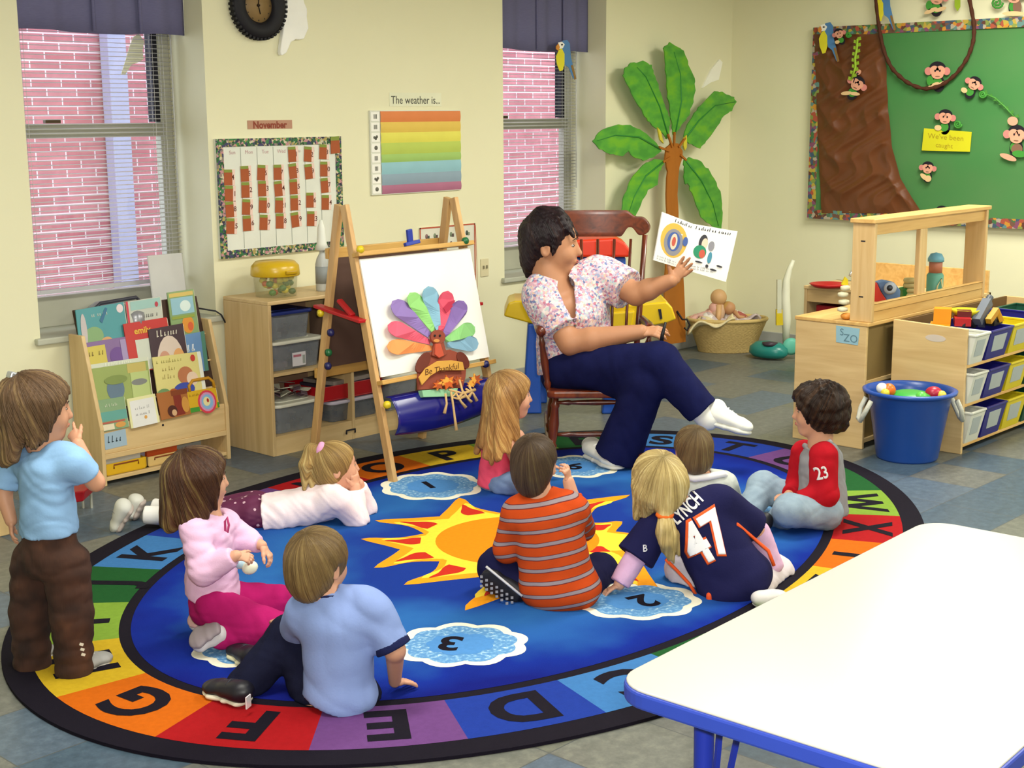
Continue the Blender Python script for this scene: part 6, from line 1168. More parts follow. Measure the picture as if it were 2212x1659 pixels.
# ---------------------------------------------------------------- standing girl in light blue
p = Person('standing girl in light blue shirt and brown trousers with finger at her mouth', (120, 1455), G(125, 1452), '#c08e72')
J, q = p.J, p.px
fd = R0*.8+H0*.6; sd = R0*.6-H0*.8
p.head(J(84, 884, .02), R0*.86+H0*.45-ZW*.05, q(150)); p.neck(J(96, 975, .02), q(30), q(34))
B = p.body; B.ecap(J(100, 1020, .0), J(106, 1150, 0), sd, (q(66), q(44)), (q(66), q(48)))
RS, RE, RWr = J(162, 1000, -.05), J(207, 1042, -.01), J(168, 958, .02); p.limb([RS, RE, RWr], [q(24), q(19), q(14)])
LS, LE, LWr = J(20, 1010, .07), J(6, 1065, .06), J(24, 1125, .03); p.limb([LS, LE, LWr], [q(24), q(19), q(14)])
p.hand(RWr, J(146, 918, .06)-RWr, -R0*.3-H0*.8+ZW*.2, q(66), 1, (.15, .9, 1., 1.1), .05, .5); p.hand(LWr, J(26, 1170, .02)-LWr, -R0*.8-H0*.3, q(64), 1, (.3, .3, .35, .4))
HL, KL, AL = J(74, 1215, .03), J(64, 1320, .03), J(72, 1425, .03); HRr, KR, AR = J(142, 1218, -.03), J(156, 1325, -.03), J(160, 1438, -.03)
p.limb([HL, KL, AL], [q(42), q(32), q(22)]); p.limb([HRr, KR, AR], [q(42), q(32), q(22)])
p.finish()
T = SDF(.0055, 0.0053, (0.2, .1, 1), 3); T.ecap(J(98, 1010, .0), J(107, 1150, 0), sd, (q(76), q(54)), (q(78), q(62)), .03); T.cap(J(60, 992, .04), J(140, 985, -.02), q(36), q(36), .04)
T.cap(RS, RS+(RE-RS)*.62, q(34), q(33), .03, 'u', 'end'); T.cap(LS, LS+(LE-LS)*.75, q(34), q(33), .03, 'u', 'end'); T.plane(J(106, 1150, 0), -ZW+R0*.08); T.cap(p.hc-p.hu*.05, J(98, 985, .02), q(30), q(36), .01, 'sub')
p.wear('shirt', T, fabric('#85abd4', sc=14))
T = SDF(.0055, 0.0060, (.3, .2, .6), 5, 70); T.ecap(J(107, 1145, 0), J(107, 1205, 0), sd, (q(72), q(56)), (q(80), q(62)), .02); T.chain([HL, KL, J(70, 1432, .03)], [q(52), q(44), q(42)], .02); T.chain([HRr, KR, J(160, 1445, -.03)], [q(54), q(46), q(42)], .02); T.plane(J(110, 1448, 0), -ZW)
m, nt, b = new_mat('brown_corduroy'); v = mapped(nt, (1, 1, .08)); nz = N(nt, 'ShaderNodeTexNoise', Scale=120.); nt.links.new(v, nz.inputs['Vector']); n2 = N(nt, 'ShaderNodeTexNoise', Scale=11.); nt.links.new(mapped(nt), n2.inputs['Vector'])
r = ramp(nt, n2.outputs['Fac'], [(.3, '#22110c'), (.6, '#41261a'), (.75, '#553524')]); nt.links.new(r.outputs[0], b.inputs['Base Color']); b.inputs['Roughness'].default_value = .95; bump(nt, b, nz.outputs['Fac'], .6, .003)
tr1 = p.wear('trousers', T, m)
m = MB()
for k in range(3): a = J(176+k*2, 1392+k*11, -.10); m.box(a, (.012, .004, .008), Matrix.Rotation(.5, 3, 'Y'))
m.build('cuff_stripe', M('#c9c4b4', .7), tr1)
p.shoe(PZ(148, 1468), PZ(236, 1425), ZW, q(58), q(42), (M('#9a9a98', .6), M('#a9a49c', .6), LACE)); p.shoe(PZ(44, 1450), PZ(112, 1408), ZW, q(56), q(42), (M('#8a8a88', .6), M('#a9a49c', .6), LACE))
D = p.hair_cap(.10, .005, groove=(34, .004)); Q = p.face
for x, yy, zb, r_ in ((-.34, -.15, -.62, .14), (-.2, -.36, -.72, .17), (.02, -.42, -.74, .19), (.2, -.36, -.66, .17), (.36, -.12, -.46, .12), (.38, .02, -.36, .08)): D.cap(Q(x*.9, yy*.8, .15), Q(x*1.05, yy*1.15, zb), r_*p.hS*1.15, r_*p.hS*.55, .035)
D.cap(Q(-.05, -.42, .35), Q(-.1, -.62, .05), .10*p.hS, .12*p.hS, .02); D.cap(Q(-.1, -.62, .05), Q(-.12, -.58, -.35), .12*p.hS, .05*p.hS, .02)
ha = p.wear('hair', D, hairmat('#3a2818', '#68503a', '#937a50'))
MB().box(Q(-.05, -.32, .50), (.045, .03, .022), Matrix.Rotation(.4, 3, 'Y')).build('hair_clip', M('#b8bcc4', .25, .5, metal=.7), ha, bevel=.005)
# ---------------------------------------------------------------- kneeling girl in pink
p = Person('kneeling girl in pink sweatshirt and magenta trousers with a brown bob', (470, 1395), G(470, 1392), '#c8967c'); J, q = p.J, p.px
fd = R0*.9+H0*.44; sd = R0*.44-H0*.9
p.head(J(432, 1036, .0), fd-ZW*.02, q(132)); p.neck(J(452, 1120, .0), q(26), q(30))
p.body.ecap(J(455, 1150, 0), J(458, 1270, 0), sd, (q(52), q(38)), (q(52), q(44)))
RS, RE, RWr = J(420, 1145, -.08), J(442, 1232, -.13), J(510, 1200, -.15); p.limb([RS, RE, RWr], [q(24), q(20), q(13)])
LS, LE, LWr = J(494, 1135, .07), J(530, 1165, .06), J(566, 1178, .03); p.limb([LS, LE, LWr], [q(22), q(18), q(12)])
p.hand(RWr, J(545, 1206, -.14)-RWr, ZW*.7-H0*.6, q(56), -1, (.5, .6, .6, .7), .05, .6); p.hand(LWr, J(592, 1212, .02)-LWr, R0*.6+ZW*.7, q(66), 1, (.55, .6, .6, .65), .06, .6)
HRr, KR, AR = J(465, 1310, -.06), J(594, 1358, -.10), J(480, 1375, -.10); HL, KL, AL = J(478, 1292, .06), J(600, 1300, .10), J(450, 1330, .09)
p.limb([HRr, KR, AR], [q(36), q(30), q(20)]); p.limb([HL, KL, AL], [q(36), q(30), q(20)])
p.finish()
PK = fabric('#d9b2d2', var=.08, sc=20)
T = SDF(.0052, 0.0053, (.4, .1, 1), 9); T.ecap(J(452, 1150, 0), J(458, 1275, 0), sd, (q(60), q(50)), (q(66), q(62)), .03); T.cap(J(432, 1138, -.05), J(482, 1130, .05), q(34), q(34), .03); T.chain([RS, RE], [q(34), q(32)], .02); T.cap(RE, RE+(RWr-RE)*.92, q(32), q(22), .02, 'u', 'end'); T.chain([LS, LE], [q(31), q(27)], .02); T.cap(LE, LE+(LWr-LE)*.85, q(27), q(21), .02, 'u', 'end')
T.plane(J(458, 1288, 0), -ZW-R0*.12); T.cap(p.hc, J(456, 1128, .005), q(26), q(33), .008, 'sub'); sw = p.wear('sweatshirt', T, PK)
MB().tube([J(490+10*math.cos(a)*.45, 1134+17*math.sin(a), -.06+.0*a) for a in (0, 1.2, 2.4, 3.6, 4.8)], .004, 6, close=True).build('chest_print', M('#a83a6a', .7), sw)
T = SDF(.0052, 0.0045, None, 4); T.ecap(J(456, 1282, 0), J(462, 1312, 0), sd, (q(62), q(50)), (q(66), q(56)), .02); T.chain([HRr, KR, AR], [q(44), q(38), q(29)], .02); T.chain([HL, KL, AL], [q(44), q(38), q(29)], .02); T.plane(PZ(470, 1400, .006), -ZW)
p.wear('trousers', T, fabric('#a3195f', var=.15, sc=14))
PS = M('#c4c0c4', .55, var=.15, vs=(40, 40, 40)); p.shoe(J(482, 1340, -.13), J(404, 1386, -.13), -ZW*.75+H0*.45+R0*.2, q(54), q(50), (PS, M('#8d8288', .6), M('#c87a90', .7)))
p.shoe(J(470, 1318, .06), J(402, 1338, .06), -ZW*.8+H0*.4, q(50), q(40), (M('#b9b2b4', .6), M('#c49c98', .6), LACE))
D = p.hair_cap(.10, .005, groove=(36, .003)); Q = p.face
for x, yy, zb, r_ in ((-.36, .02, -.50, .11), (-.33, -.22, -.62, .15), (-.12, -.42, -.70, .19), (.12, -.42, -.70, .19), (.32, -.24, -.62, .17), (.37, -.02, -.52, .13), (.34, .14, -.40, .07)): D.cap(Q(x, yy, .12), Q(x*1.08, yy*1.25-.02, zb), r_*p.hS*1.1, r_*p.hS*.75, .03)
p.wear('hair', D, hairmat('#2a160f', '#4c3020', '#857042'))
w = J(540, 1226, -.10); o = thing('small_toy', w, 'small white and pale blue toy held by the kneeling girl in pink', 'toy'); MB().ell(w, (.028, .02, .022), None, 14, 10).build('toy_body', M('#d8d8c4', .4), o); MB().ell(w-R0*.03+ZW*.012, (.018, .016, .016), None, 12, 8).build('toy_head', M('#a9c4d4', .4), o)
# ---------------------------------------------------------------- girl lying on her front
gE = G(772, 1138)+.05
p = Person('girl with ponytail lying on her front, chin on her hands, in a pale pink top', (640, 1150), gE, '#cb987e'); J, q = p.J, p.px
dH = G(560, 1150)-gE+.1; dF = G(300, 1150)-gE+.03; sd = (J(700, 1090, 0)-J(600, 1110, dH)).cross(ZW).normalized()
p.head(J(724, 1008, .02), R0*.93+H0*.35+ZW*.05, q(112)); p.neck(J(712, 1062, .0), q(26), q(28))
CH, WA, HI = J(700, 1086, .0), J(612, 1106, dH*.8), J(545, 1110, dH)
p.body.ecap(CH, WA, sd, (q(46), q(30)), (q(40), q(30))); p.body.ecap(WA, HI, sd, (q(40), q(30)), (q(42), q(32)))
SHn, EL, WRn = J(735, 1082, -.09), J(771, 1122, -.04), J(768, 1052, .0); p.limb([SHn, EL, WRn], [q(21), q(17), q(12)])
SHf, EF, WRf = J(742, 1066, .10), J(790, 1098, .12), J(775, 1044, .06); p.limb([SHf, EF, WRf], [q(20), q(16), q(12)])
p.hand(WRn, J(764, 1010, .0)-WRn, R0*.7-H0*.6, q(54), -1, (.12, .15, .2, .25), .1, .6); p.hand(WRf, J(768, 1008, .05)-WRf, R0*.9+H0*.2, q(52), 1, (.12, .15, .2, .25), .1, .6)
KN, AN = J(430, 1132, (dH+dF)/2), J(330, 1112, dF); KN2, AN2 = J(436, 1112, (dH+dF)/2+.12), J(345, 1098, dF+.16)
p.limb([HI, KN, AN], [q(34), q(26), q(17)]); p.limb([HI+H0*.08, KN2, AN2], [q(34), q(26), q(17)]); p.finish()
WP = fabric('#efdde2', var=.06, sc=18)
T = SDF(.0052, 0.0053, (1, .6, .3), 12); T.ecap(J(708, 1080, .0), WA, sd, (q(56), q(44)), (q(54), q(44)), .03); T.ecap(WA, J(574, 1112, dH*.95), sd, (q(54), q(44)), (q(60), q(47)), .03, 'u', True); T.cap(J(716, 1078, -.07), J(726, 1066, .08), q(32), q(32), .03); T.chain([SHn, EL], [q(29), q(26)], .02); T.cap(EL, EL+(WRn-EL)*.9, q(26), q(19), .02, 'u', 'end'); T.chain([SHf, EF], [q(28), q(24)], .02); T.cap(EF, EF+(WRf-EF)*.9, q(24), q(18), .02, 'u', 'end'); T.plane(PZ(700, 1140, .012), -ZW)
p.wear('long_sleeved_top', T, WP)
m, nt, b = new_mat('sequin_fabric'); vo = N(nt, 'ShaderNodeTexVoronoi', Scale=62.); nt.links.new(mapped(nt), vo.inputs['Vector']); sp = N(nt, 'ShaderNodeSeparateColor'); nt.links.new(vo.outputs['Color'], sp.inputs[0]); lt = N(nt, 'ShaderNodeMath', operation='LESS_THAN'); lt.inputs[1].default_value = .16; nt.links.new(sp.outputs[0], lt.inputs[0]); l2 = N(nt, 'ShaderNodeMath', operation='LESS_THAN'); l2.inputs[1].default_value = .42; nt.links.new(vo.outputs['Distance'], l2.inputs[0]); mu = N(nt, 'ShaderNodeMath', operation='MULTIPLY'); nt.links.new(lt.outputs[0], mu.inputs[0]); nt.links.new(l2.outputs[0], mu.inputs[1])
nt.links.new(mixc(nt, mu.outputs[0], '#5a1240', '#c9a4b4'), b.inputs['Base Color']); b.inputs['Roughness'].default_value = .7
T = SDF(.0055, 0.0045, None, 2); T.ecap(J(578, 1114, dH*.95), HI, sd, (q(46), q(36)), (q(50), q(38)), .02); T.chain([HI, KN, J(385, 1122, dF*.8)], [q(42), q(33), q(30)], .02); T.chain([HI+H0*.08, KN2, J(390, 1105, dF*.8+.13)], [q(42), q(33), q(30)], .02); T.plane(PZ(500, 1150, .012), -ZW); p.wear('trousers', T, m)
T = SDF(.0045); T.cap(J(350, 1114, dF), J(312, 1112, dF), q(21), q(20), .01, 'u', True); p.wear('sock', T, M('#e4e2e0', .8)); T = SDF(.0045); T.cap(J(362, 1100, dF+.15), J(330, 1094, dF+.16), q(20), q(19), .01, 'u', True); p.wear('sock', T, M('#e4e2e0', .8))
p.shoe(J(296, 1090, dF), J(254, 1152, dF+.02), -R0*.9-ZW*.5, q(48), q(40), (M('#c6c6be', .5), M('#a89c96', .6), M('#77777a', .8))); p.shoe(J(318, 1078, dF+.17), J(296, 1125, dF+.17), -R0*.9-ZW*.4, q(46), q(38), (M('#c6c6be', .5), M('#a89c96', .6), M('#77777a', .8)))
D = p.hair_cap(.045, .0045, groove=(40, .0016)); Q = p.face
P0 = J(691, 970, -.01); D.cap(Q(0, -.36, .25), P0, .13*p.hS, .08*p.hS, .02); D.chain([P0, J(672, 972, -.02), J(660, 1005, -.04), J(657, 1056, -.05)], [q(10), q(15), q(15), q(5)], .01); D.chain([J(676, 976, -.0), J(672, 1020, -.02), J(674, 1058, -.04)], [q(10), q(12), q(4)], .01)
ha = p.wear('hair', D, hairmat('#6a5030', '#a58650', '#cdb478')); MB().tube([P0+(R0*math.cos(a)*.3+ZW*math.cos(a)*.6-H0*math.sin(a)*.8)*q(15) for a in [i*.63 for i in range(10)]], q(8), 8, close=True).build('scrunchie', fabric('#d99ac0', sc=40), ha)
# ---------------------------------------------------------------- boy in periwinkle T-shirt, front
p = Person('boy in pale blue T-shirt with navy cuffs seen from behind, leaning on his right hand', (740, 1550), G(740, 1545)+.06, '#c08e74'); J, q = p.J, p.px
sd = R0*.92-H0*.38
p.head(J(688, 1220, .03), H0*.85+R0*.5-ZW*.02, q(160)); p.neck(J(712, 1300, .0), q(34), q(38))
p.body.ecap(J(728, 1335, 0), J(732, 1500, .02), sd, (q(82), q(50)), (q(72), q(58)))
RS, RE, RWr = J(812, 1325, -.02), J(853, 1405, -.04), PZ(853, 1472, .05); p.limb([RS, RE, RWr], [q(30), q(23), q(15)])
LS, LE, LWr = J(652, 1325, .04), J(636, 1372, .16), J(600, 1350, .24); p.limb([LS, LE, LWr], [q(30), q(24), q(18)])
p.hand(RWr, PZ(905, 1472, .022)-RWr, ZW, q(80), -1, (.12, .15, .15, .18), .14, .7); p.hand(LWr, R0*-.3+H0, ZW, q(66), 1)
HL, KL, AL = J(690, 1512, .05), J(626, 1372, .16), J(530, 1482, .08); HRr, KR, AR = J(770, 1512, .05), J(690, 1480, .36), J(545, 1455, .34)
p.limb([HL, KL, AL], [q(56), q(42), q(28)]); p.limb([HRr, KR, AR], [q(56), q(42), q(28)]); p.finish()
PB = fabric('#8094c8', var=.09, sc=14)
T = SDF(.0052, 0.0060, (.8, -.5, .6), 21, 40); T.ecap(J(728, 1345, 0), J(734, 1490, .01), sd, (q(86), q(64)), (q(82), q(76)), .03); T.ell(J(735, 1505, .0), (q(82), q(78), q(55)), (sd, sd.cross(ZW), ZW), .03); T.cap(J(678, 1318, .04), J(788, 1308, -.01), q(46), q(46), .05); T.ecap(J(714, 1352, .0), J(712, 1292, .01), sd, (q(62), q(46)), (q(40), q(38)), .05); T.cap(RS, RE+(RS-RE)*.08, q(42), q(40), .03, 'u', 'end'); T.cap(LS, LS+(LE-LS)*.8, q(40), q(38), .03, 'u', 'end'); T.plane(J(700, 1508, 0), -ZW-R0*.25); T.cap(p.hc-ZW*.03, J(712, 1292, .012), q(28), q(33), .008, 'sub')
sh_ = p.wear('t_shirt', T, PB); NV = fabric('#1c2148', sc=40)
T = SDF(.0045); T.cap(RE+(RS-RE)*.24, RE+(RS-RE)*.045, q(41.5), q(42.5), .0, 'u', True); mesh_obj('cuff', [T.mesh()], NV, sh_)
m = MB(); nb = J(712, 1290, .008); nn = (p.hc-nb).normalized(); xx = R0; yy = nn.cross(xx).normalized(); m.tube([nb+nn*q(3)+(xx*math.cos(a)+yy*math.sin(a))*q(37) for a in [i*math.pi/10 for i in range(20)]], q(6), 8, close=True); m.build('collar', NV, sh_)
m = MB(); c_ = J(646, 1312, .06); m.tube([c_+(H0*math.cos(a)+ZW*math.sin(a))*q(40)*.8+R0*q(-6) for a in [i*math.pi/10 for i in range(20)]], q(7), 8, close=True); m.build('sleeve_trim', M('#dfe4ee', .8), sh_)
T = SDF(.0055, 0.0045, None, 6); T.ecap(J(735, 1490, .03), J(735, 1520, .03), sd, (q(80), q(64)), (q(86), q(66)), .03); T.chain([HL, KL], [q(60), q(48)], .03); T.chain([KL, AL], [q(48), q(46)], .02); T.chain([HRr, KR, AR], [q(60), q(48), q(42)], .03); T.plane(PZ(700, 1560, .012), -ZW); p.wear('jeans', T, DEND)
BK = M('#15141e', .45, .4); sh1 = p.shoe(PZ(546, 1530, .012), PZ(448, 1492, .012), ZW, q(66), q(54), (BK, M('#d8d4c0', .6), M('#2a2a34', .7))); h_ = PZ(538, 1512, .05)-H0*.012; MB().box(h_, (q(22), .004, q(28)), Matrix.Rotation(-AZ+1.2, 3, 'Z')).build('reflector', M('#f4f6fa', .15, .6, metal=.3), sh1)
p.shoe(PZ(556, 1452, .014), PZ(505, 1408, .014), ZW, q(60), q(50), (BK, M('#d8d4b0', .6), M('#2a2a34', .7)))
D = p.hair_cap(.075, .005, groove=(34, .0022), ears=True); Q = p.face; D.ell(Q(0, -.30, -.24), (.25*p.hS, .15*p.hS, .24*p.hS), p.fa, .03); p.wear('hair', D, hairmat('#54402a', '#77603c', '#8c754a'))
# ---------------------------------------------------------------- long-haired girl by the easel
p = Person('girl with very long light brown hair in a hot pink tank top', (1075, 1068), G(1075, 1062)+.05, '#cb987e'); J, q = p.J, p.px
sd = R0*.35-H0*.94
p.head(J(1103, 855, .0), R0*.96+H0*.22, q(100)); p.neck(J(1092, 930, .0), q(20), q(24))
p.body.ecap(J(1082, 955, 0), J(1076, 1040, 0), sd, (q(46), q(30)), (q(46), q(36)))
RS, RE, RWr = J(1092, 945, -.13), J(1118, 1000, -.12), J(1165, 1010, -.08); p.limb([RS, RE, RWr], [q(16), q(13), q(9)]); LS, LE, LWr = J(1118, 942, .12), J(1146, 985, .15), J(1180, 1005, .10); p.limb([LS, LE, LWr], [q(16), q(13), q(9)])
p.hand(RWr, R0-ZW*.1, ZW, q(42), -1); p.hand(LWr, R0-ZW*.1, ZW, q(42), 1)
HRr, KR, AR = J(1088, 1050, -.08), J(1155, 1040, -.20), J(1110, 1058, -.04); HL, KL, AL = J(1088, 1046, .08), J(1160, 1022, .22), J(1120, 1040, .08); p.limb([HRr, KR, AR], [q(28), q(23), q(15)]); p.limb([HL, KL, AL], [q(28), q(23), q(15)]); p.finish()
T = SDF(.0055, 0.0045, None, 8); T.ecap(J(1082, 950, 0), J(1078, 1042, 0), sd, (q(52), q(38)), (q(54), q(48)), .03); T.plane(J(1078, 1046, 0), -ZW); T.cap(J(1082, 936, -.10), J(1090, 930, .10), q(14), q(14), .02); p.wear('tank_top', T, fabric('#e0506f', var=.1, sc=16))
T = SDF(.0055, 0.0045, None, 3); T.ecap(J(1078, 1040, 0), J(1080, 1050, 0), sd, (q(52), q(44)), (q(54), q(46)), .02); T.chain([HRr, KR, AR], [q(32), q(27), q(22)], .02); T.chain([HL, KL, AL], [q(32), q(27), q(22)], .02); T.plane(PZ(1075, 1068, .012), -ZW); p.wear('jeans', T, fabric('#6a82b0', var=.25, sc=20, c2='#8098c0'))
p.shoe(PZ(1128, 1058, .013)+H0*.06, PZ(1172, 1050, .013)+H0*.06, ZW, q(30), q(26), (SHW, SHS, LACE))
D = p.hair_cap(.10, .005, groove=(40, .003)); Q = p.face; S_ = p.hS
for (x0, y0, x1, y1, d0, d1, r0, r1) in ((1088, 850, 1048, 985, -.10, -.14, 24, 8), (1070, 850, 1042, 960, .0, -.02, 26, 12), (1085, 860, 1075, 990, -.12, -.17, 24, 9), (1068, 870, 1030, 975, .06, .04, 22, 8), (1096, 870, 1098, 975, -.11, -.16, 20, 7), (1108, 880, 1118, 950, -.10, -.14, 14, 6), (1070, 900, 1062, 1000, -.06, -.15, 20, 6)): D.cap(J(x0, y0, d0), J(x1, y1, d1), q(r0), q(r1), .02)
p.wear('hair', D, hairmat('#6e4a2a', '#a67e4c', '#cdb070'))
# ---------------------------------------------------------------- boy in orange stripes
p = Person('boy in orange and grey striped sweater sitting cross-legged facing away', (1210, 1330), G(1215, 1325)+.09, '#c08e74'); J, q = p.J, p.px
sd = R0*.98-H0*.2
p.head(J(1155, 1002, .02), H0*.95+R0*.3+ZW*.02, q(132)); p.neck(J(1166, 1075, .0), q(30), q(34))
p.body.ecap(J(1180, 1110, 0), J(1208, 1280, 0), sd, (q(66), q(44)), (q(72), q(52)))
LS, LE, LWr = J(1116, 1110, .03), J(1096, 1185, .06), J(1120, 1195, .22); p.limb([LS, LE, LWr], [q(26), q(22), q(14)]); RS, RE, RWr = J(1240, 1105, .01), J(1255, 1140, .22), J(1228, 1040, .26); p.limb([RS, RE, RWr], [q(26), q(22), q(14)])
p.hand(RWr, J(1220, 992, .25)-RWr, R0*.8-H0*.5, q(58), 1, (.5, .6, .7, .8), .04, .6); p.hand(LWr, R0+H0*.2, ZW, q(56), 1)
HL, KL, AL = J(1170, 1290, .05), J(1078, 1226, .12), J(1120, 1285, .10); HRr, KR, AR = J(1245, 1290, .05), J(1295, 1235, .25), J(1200, 1262, .32); p.limb([HL, KL, AL], [q(46), q(36), q(24)]); p.limb([HRr, KR, AR], [q(46), q(36), q(24)]); p.finish()
axd = (J(1170, 1080, 0)-J(1215, 1310, 0)).normalized()
T = SDF(.0052, 0.0045, None, 14, 40); T.ecap(J(1178, 1115, 0), J(1208, 1270, 0), sd, (q(76), q(56)), (q(88), q(70)), .03); T.ell(J(1212, 1270, .0), (q(92), q(76), q(58)), (sd, sd.cross(ZW), ZW), .03); T.cap(J(1134, 1106, .02), J(1222, 1096, .01), q(40), q(40), .05); T.ecap(J(1170, 1120, .0), J(1164, 1066, .01), sd, (q(56), q(40)), (q(36), q(32)), .04); T.cap(LS, LE, q(36), q(33), .03); T.cap(LE, LE+(LWr-LE)*.8, q(33), q(26), .02); T.cap(RS, RE, q(36), q(32), .03); T.cap(RE, RE+(RWr-RE)*.7, q(31), q(22), .02, 'u', 'end'); T.plane(J(1210, 1322, -.08), -ZW-R0*.05); T.cap(p.hc, J(1164, 1058, .012), q(26), q(29), .008, 'sub')
sw = p.wear('striped_sweater', T, striped('#b84418', '#8c8086', '#6a2f2c', tuple(axd), 1/q(29.), .42, .30))
T = SDF(.0055, 0.0030, None, 4); T.ecap(J(1210, 1300, .05), J(1212, 1318, .03), sd, (q(78), q(60)), (q(80), q(56)), .02); T.chain([HL, KL, AL], [q(52), q(46), q(40)], .03); T.chain([HRr, KR, AR], [q(50), q(42), q(34)], .03); T.plane(PZ(1210, 1332, .012), -ZW); p.wear('trousers', T, fabric('#17173a', var=.15, sc=20))
so = p.shoe(J(1132, 1312, -.02), J(1036, 1244, .03), H0*.8+ZW*.42+R0*.25, q(56), q(40), (M('#17171f', .5), M('#23232a', .7), M('#30303a', .7)))
m = MB(); a_, b_ = J(1050, 1226, .0), J(1128, 1290, -.045)
m.tube([a_+(b_-a_)*u+ZW*.004 for u in (0, .3, .6, 1)], q(3), 6); 
m.build('sole_edge', M('#c4c4c8', .6), so); m = MB()
for i in range(7):
    for j in range(3): c_ = J(1040+i*11, 1246+i*7.5+j*10, .012-.006*i-.006*j); m.box(c_, (q(6), q(3), q(5)), Matrix.Rotation(-AZ, 3, 'Z'))
m.build('sole_tread', M('#8f8f98', .6), so)
D = p.hair_cap(.045, .005, groove=(40, .0015), ears=True); Q = p.face; D.ell(Q(0, -.28, -.28), (.25*p.hS, .15*p.hS, .24*p.hS), p.fa, .03); p.wear('hair', D, hairmat('#34241a', '#4c3a2a', '#5e4e34'))
# ---------------------------------------------------------------- girl in football jersey
p = Person('blond girl in navy football jersey number 47 leaning to the left on her hand', (1600, 1305), G(1580, 1305)+.10, '#cb9a80'); J, q = p.J, p.px
up_ = (J(1478, 1070, .06)-J(1590, 1260, 0)).normalized(); sd = (R0-up_*R0.dot(up_)).normalized(); bk_ = up_.cross(sd).normalized()
if bk_.dot(H0) > 0: bk_ = -bk_
p.head(J(1422, 1045, .08), H0*.9-R0*.35+ZW*.0, q(140), up=ZW-R0*.12); p.neck(J(1462, 1092, .06), q(30), q(34))
p.body.ecap(J(1500, 1115, .04), J(1588, 1262, 0), sd, (q(62), q(44)), (q(72), q(54)))
LS, LE, LWr = J(1425, 1125, .06), J(1378, 1195, .02), J(1338, 1262, -.02); p.limb([LS, LE, LWr], [q(26), q(22), q(14)]); RS, RE, RWr = J(1560, 1085, .06), J(1640, 1150, .14), J(1672, 1220, .12); p.limb([RS, RE, RWr], [q(26), q(22), q(14)])
p.hand(LWr, J(1302, 1282, -.02)-LWr, ZW+R0*-.2, q(58), 1, (.1, .12, .15, .18), .12, .6); p.hand(RWr, R0*.2-ZW, R0, q(54), 1)
HL, KL, AL = J(1545, 1270, .06), J(1478, 1228, .16), J(1490, 1285, .10); HRr, KR, AR = J(1625, 1268, .05), J(1672, 1240, .22), J(1640, 1285, .12); p.limb([HL, KL, AL], [q(44), q(34), q(22)]); p.limb([HRr, KR, AR], [q(44), q(34), q(22)]); p.finish()
JN = fabric('#1d1d45', var=.12, sc=14)
T = SDF(.0052, 0.0037, (.3, -.4, .8), 31, 38); T.ecap(J(1502, 1118, .04), J(1586, 1255, .0), sd, (q(72), q(54)), (q(84), q(70)), .03); T.ell(J(1592, 1262, .0), (q(86), q(72), q(52)), (sd, bk_, up_), .03); T.cap(J(1448, 1116, .06), J(1540, 1085, .06), q(38), q(38), .04); T.cap(LS, LS+(LE-LS)*1.12, q(38), q(46), .03, 'u', 'end'); T.cap(RS, RS+(RE-RS)*.8, q(38), q(42), .03, 'u', 'end'); T.plane(J(1580, 1308, -.06), -ZW+R0*.02); T.cap(p.hc, J(1464, 1086, .07), q(28), q(36), .008, 'sub')
je = p.wear('football_jersey', T, JN)
PKS = fabric('#cfa8cc', sc=24); T = SDF(.005, .003, None, 3); T.cap(LS+(LE-LS)*.9, LE, q(25), q(26), .01); T.cap(LE, LE+(LWr-LE)*.98, q(26), q(24), .015, 'u', 'end'); p.wear('undershirt_sleeve', T, PKS); T = SDF(.005, .003, None, 3); T.cap(RE, RWr, q(26), q(22), .01); p.wear('undershirt_sleeve', T, PKS)
T = SDF(.0052, 0.0030, None, 6); T.ecap(J(1590, 1275, .02), J(1596, 1285, .02), sd, (q(76), q(58)), (q(80), q(60)), .02); T.chain([HL, KL, AL], [q(48), q(42), q(36)], .03); T.chain([HRr, KR, AR], [q(50), q(44), q(38)], .03); T.plane(PZ(1590, 1312, .012), -ZW); p.wear('trousers', T, fabric('#cdc4cc', sc=20))
# lettering: axes on the back plane
oN = J(1531, 1165, 0); yv = (J(1531, 1165, .02)-J(1586, 1260, 0)).normalized(); xv = yv.cross(bk_).normalized() if yv.cross(bk_).dot(R0) > 0 else -yv.cross(bk_).normalized()
yv = bk_.cross(xv).normalized()
WT, OR_ = M('#f0eef0', .6), M('#e0571c', .6)
decal(je, txt_scaled('47', q(98), .055, q(112)), J(1541, 1196, 0), xv, yv, OR_, 'number_outline', je, .0015); decal(je, txt_scaled('47', q(95), .03, q(104)), J(1542, 1195, 0), xv, yv, WT, 'back_number', je, .0045)
decal(je, txt_scaled('LYNCH', q(27), .03, q(80)), J(1490, 1106, 0), (xv+yv*.22).normalized(), (yv-xv*.22).normalized(), WT, 'name_lettering', je, .0028)
for pts, nm in (([(1438, 1208), (1462, 1232), (1490, 1262), (1508, 1292)], 'side_stripe'), ([(1592, 1132), (1625, 1160), (1660, 1190), (1672, 1222)], 'side_stripe')):
    P = []
    dg = bpy.context.evaluated_depsgraph_get(); bv_ = BVHTree.FromObject(je, dg)
    for x, y in pts:
        d = ray(x, y).normalized(); h_ = bv_.ray_cast(CAM-W[je.name], d); P.append((h_[0]+W[je.name]-d*.003) if h_[0] is not None else J(x, y, -.02))
    MB().tube(P, q(4), 6).build(nm, M('#e2531c', .7), je)
T = SDF(.0045); T.cap(J(1533, 1286, -.075), J(1533, 1306, -.075), q(8), q(8), .004); mesh_obj('orange_hem_tag', [T.mesh()], M('#dc4f20', .7), je)
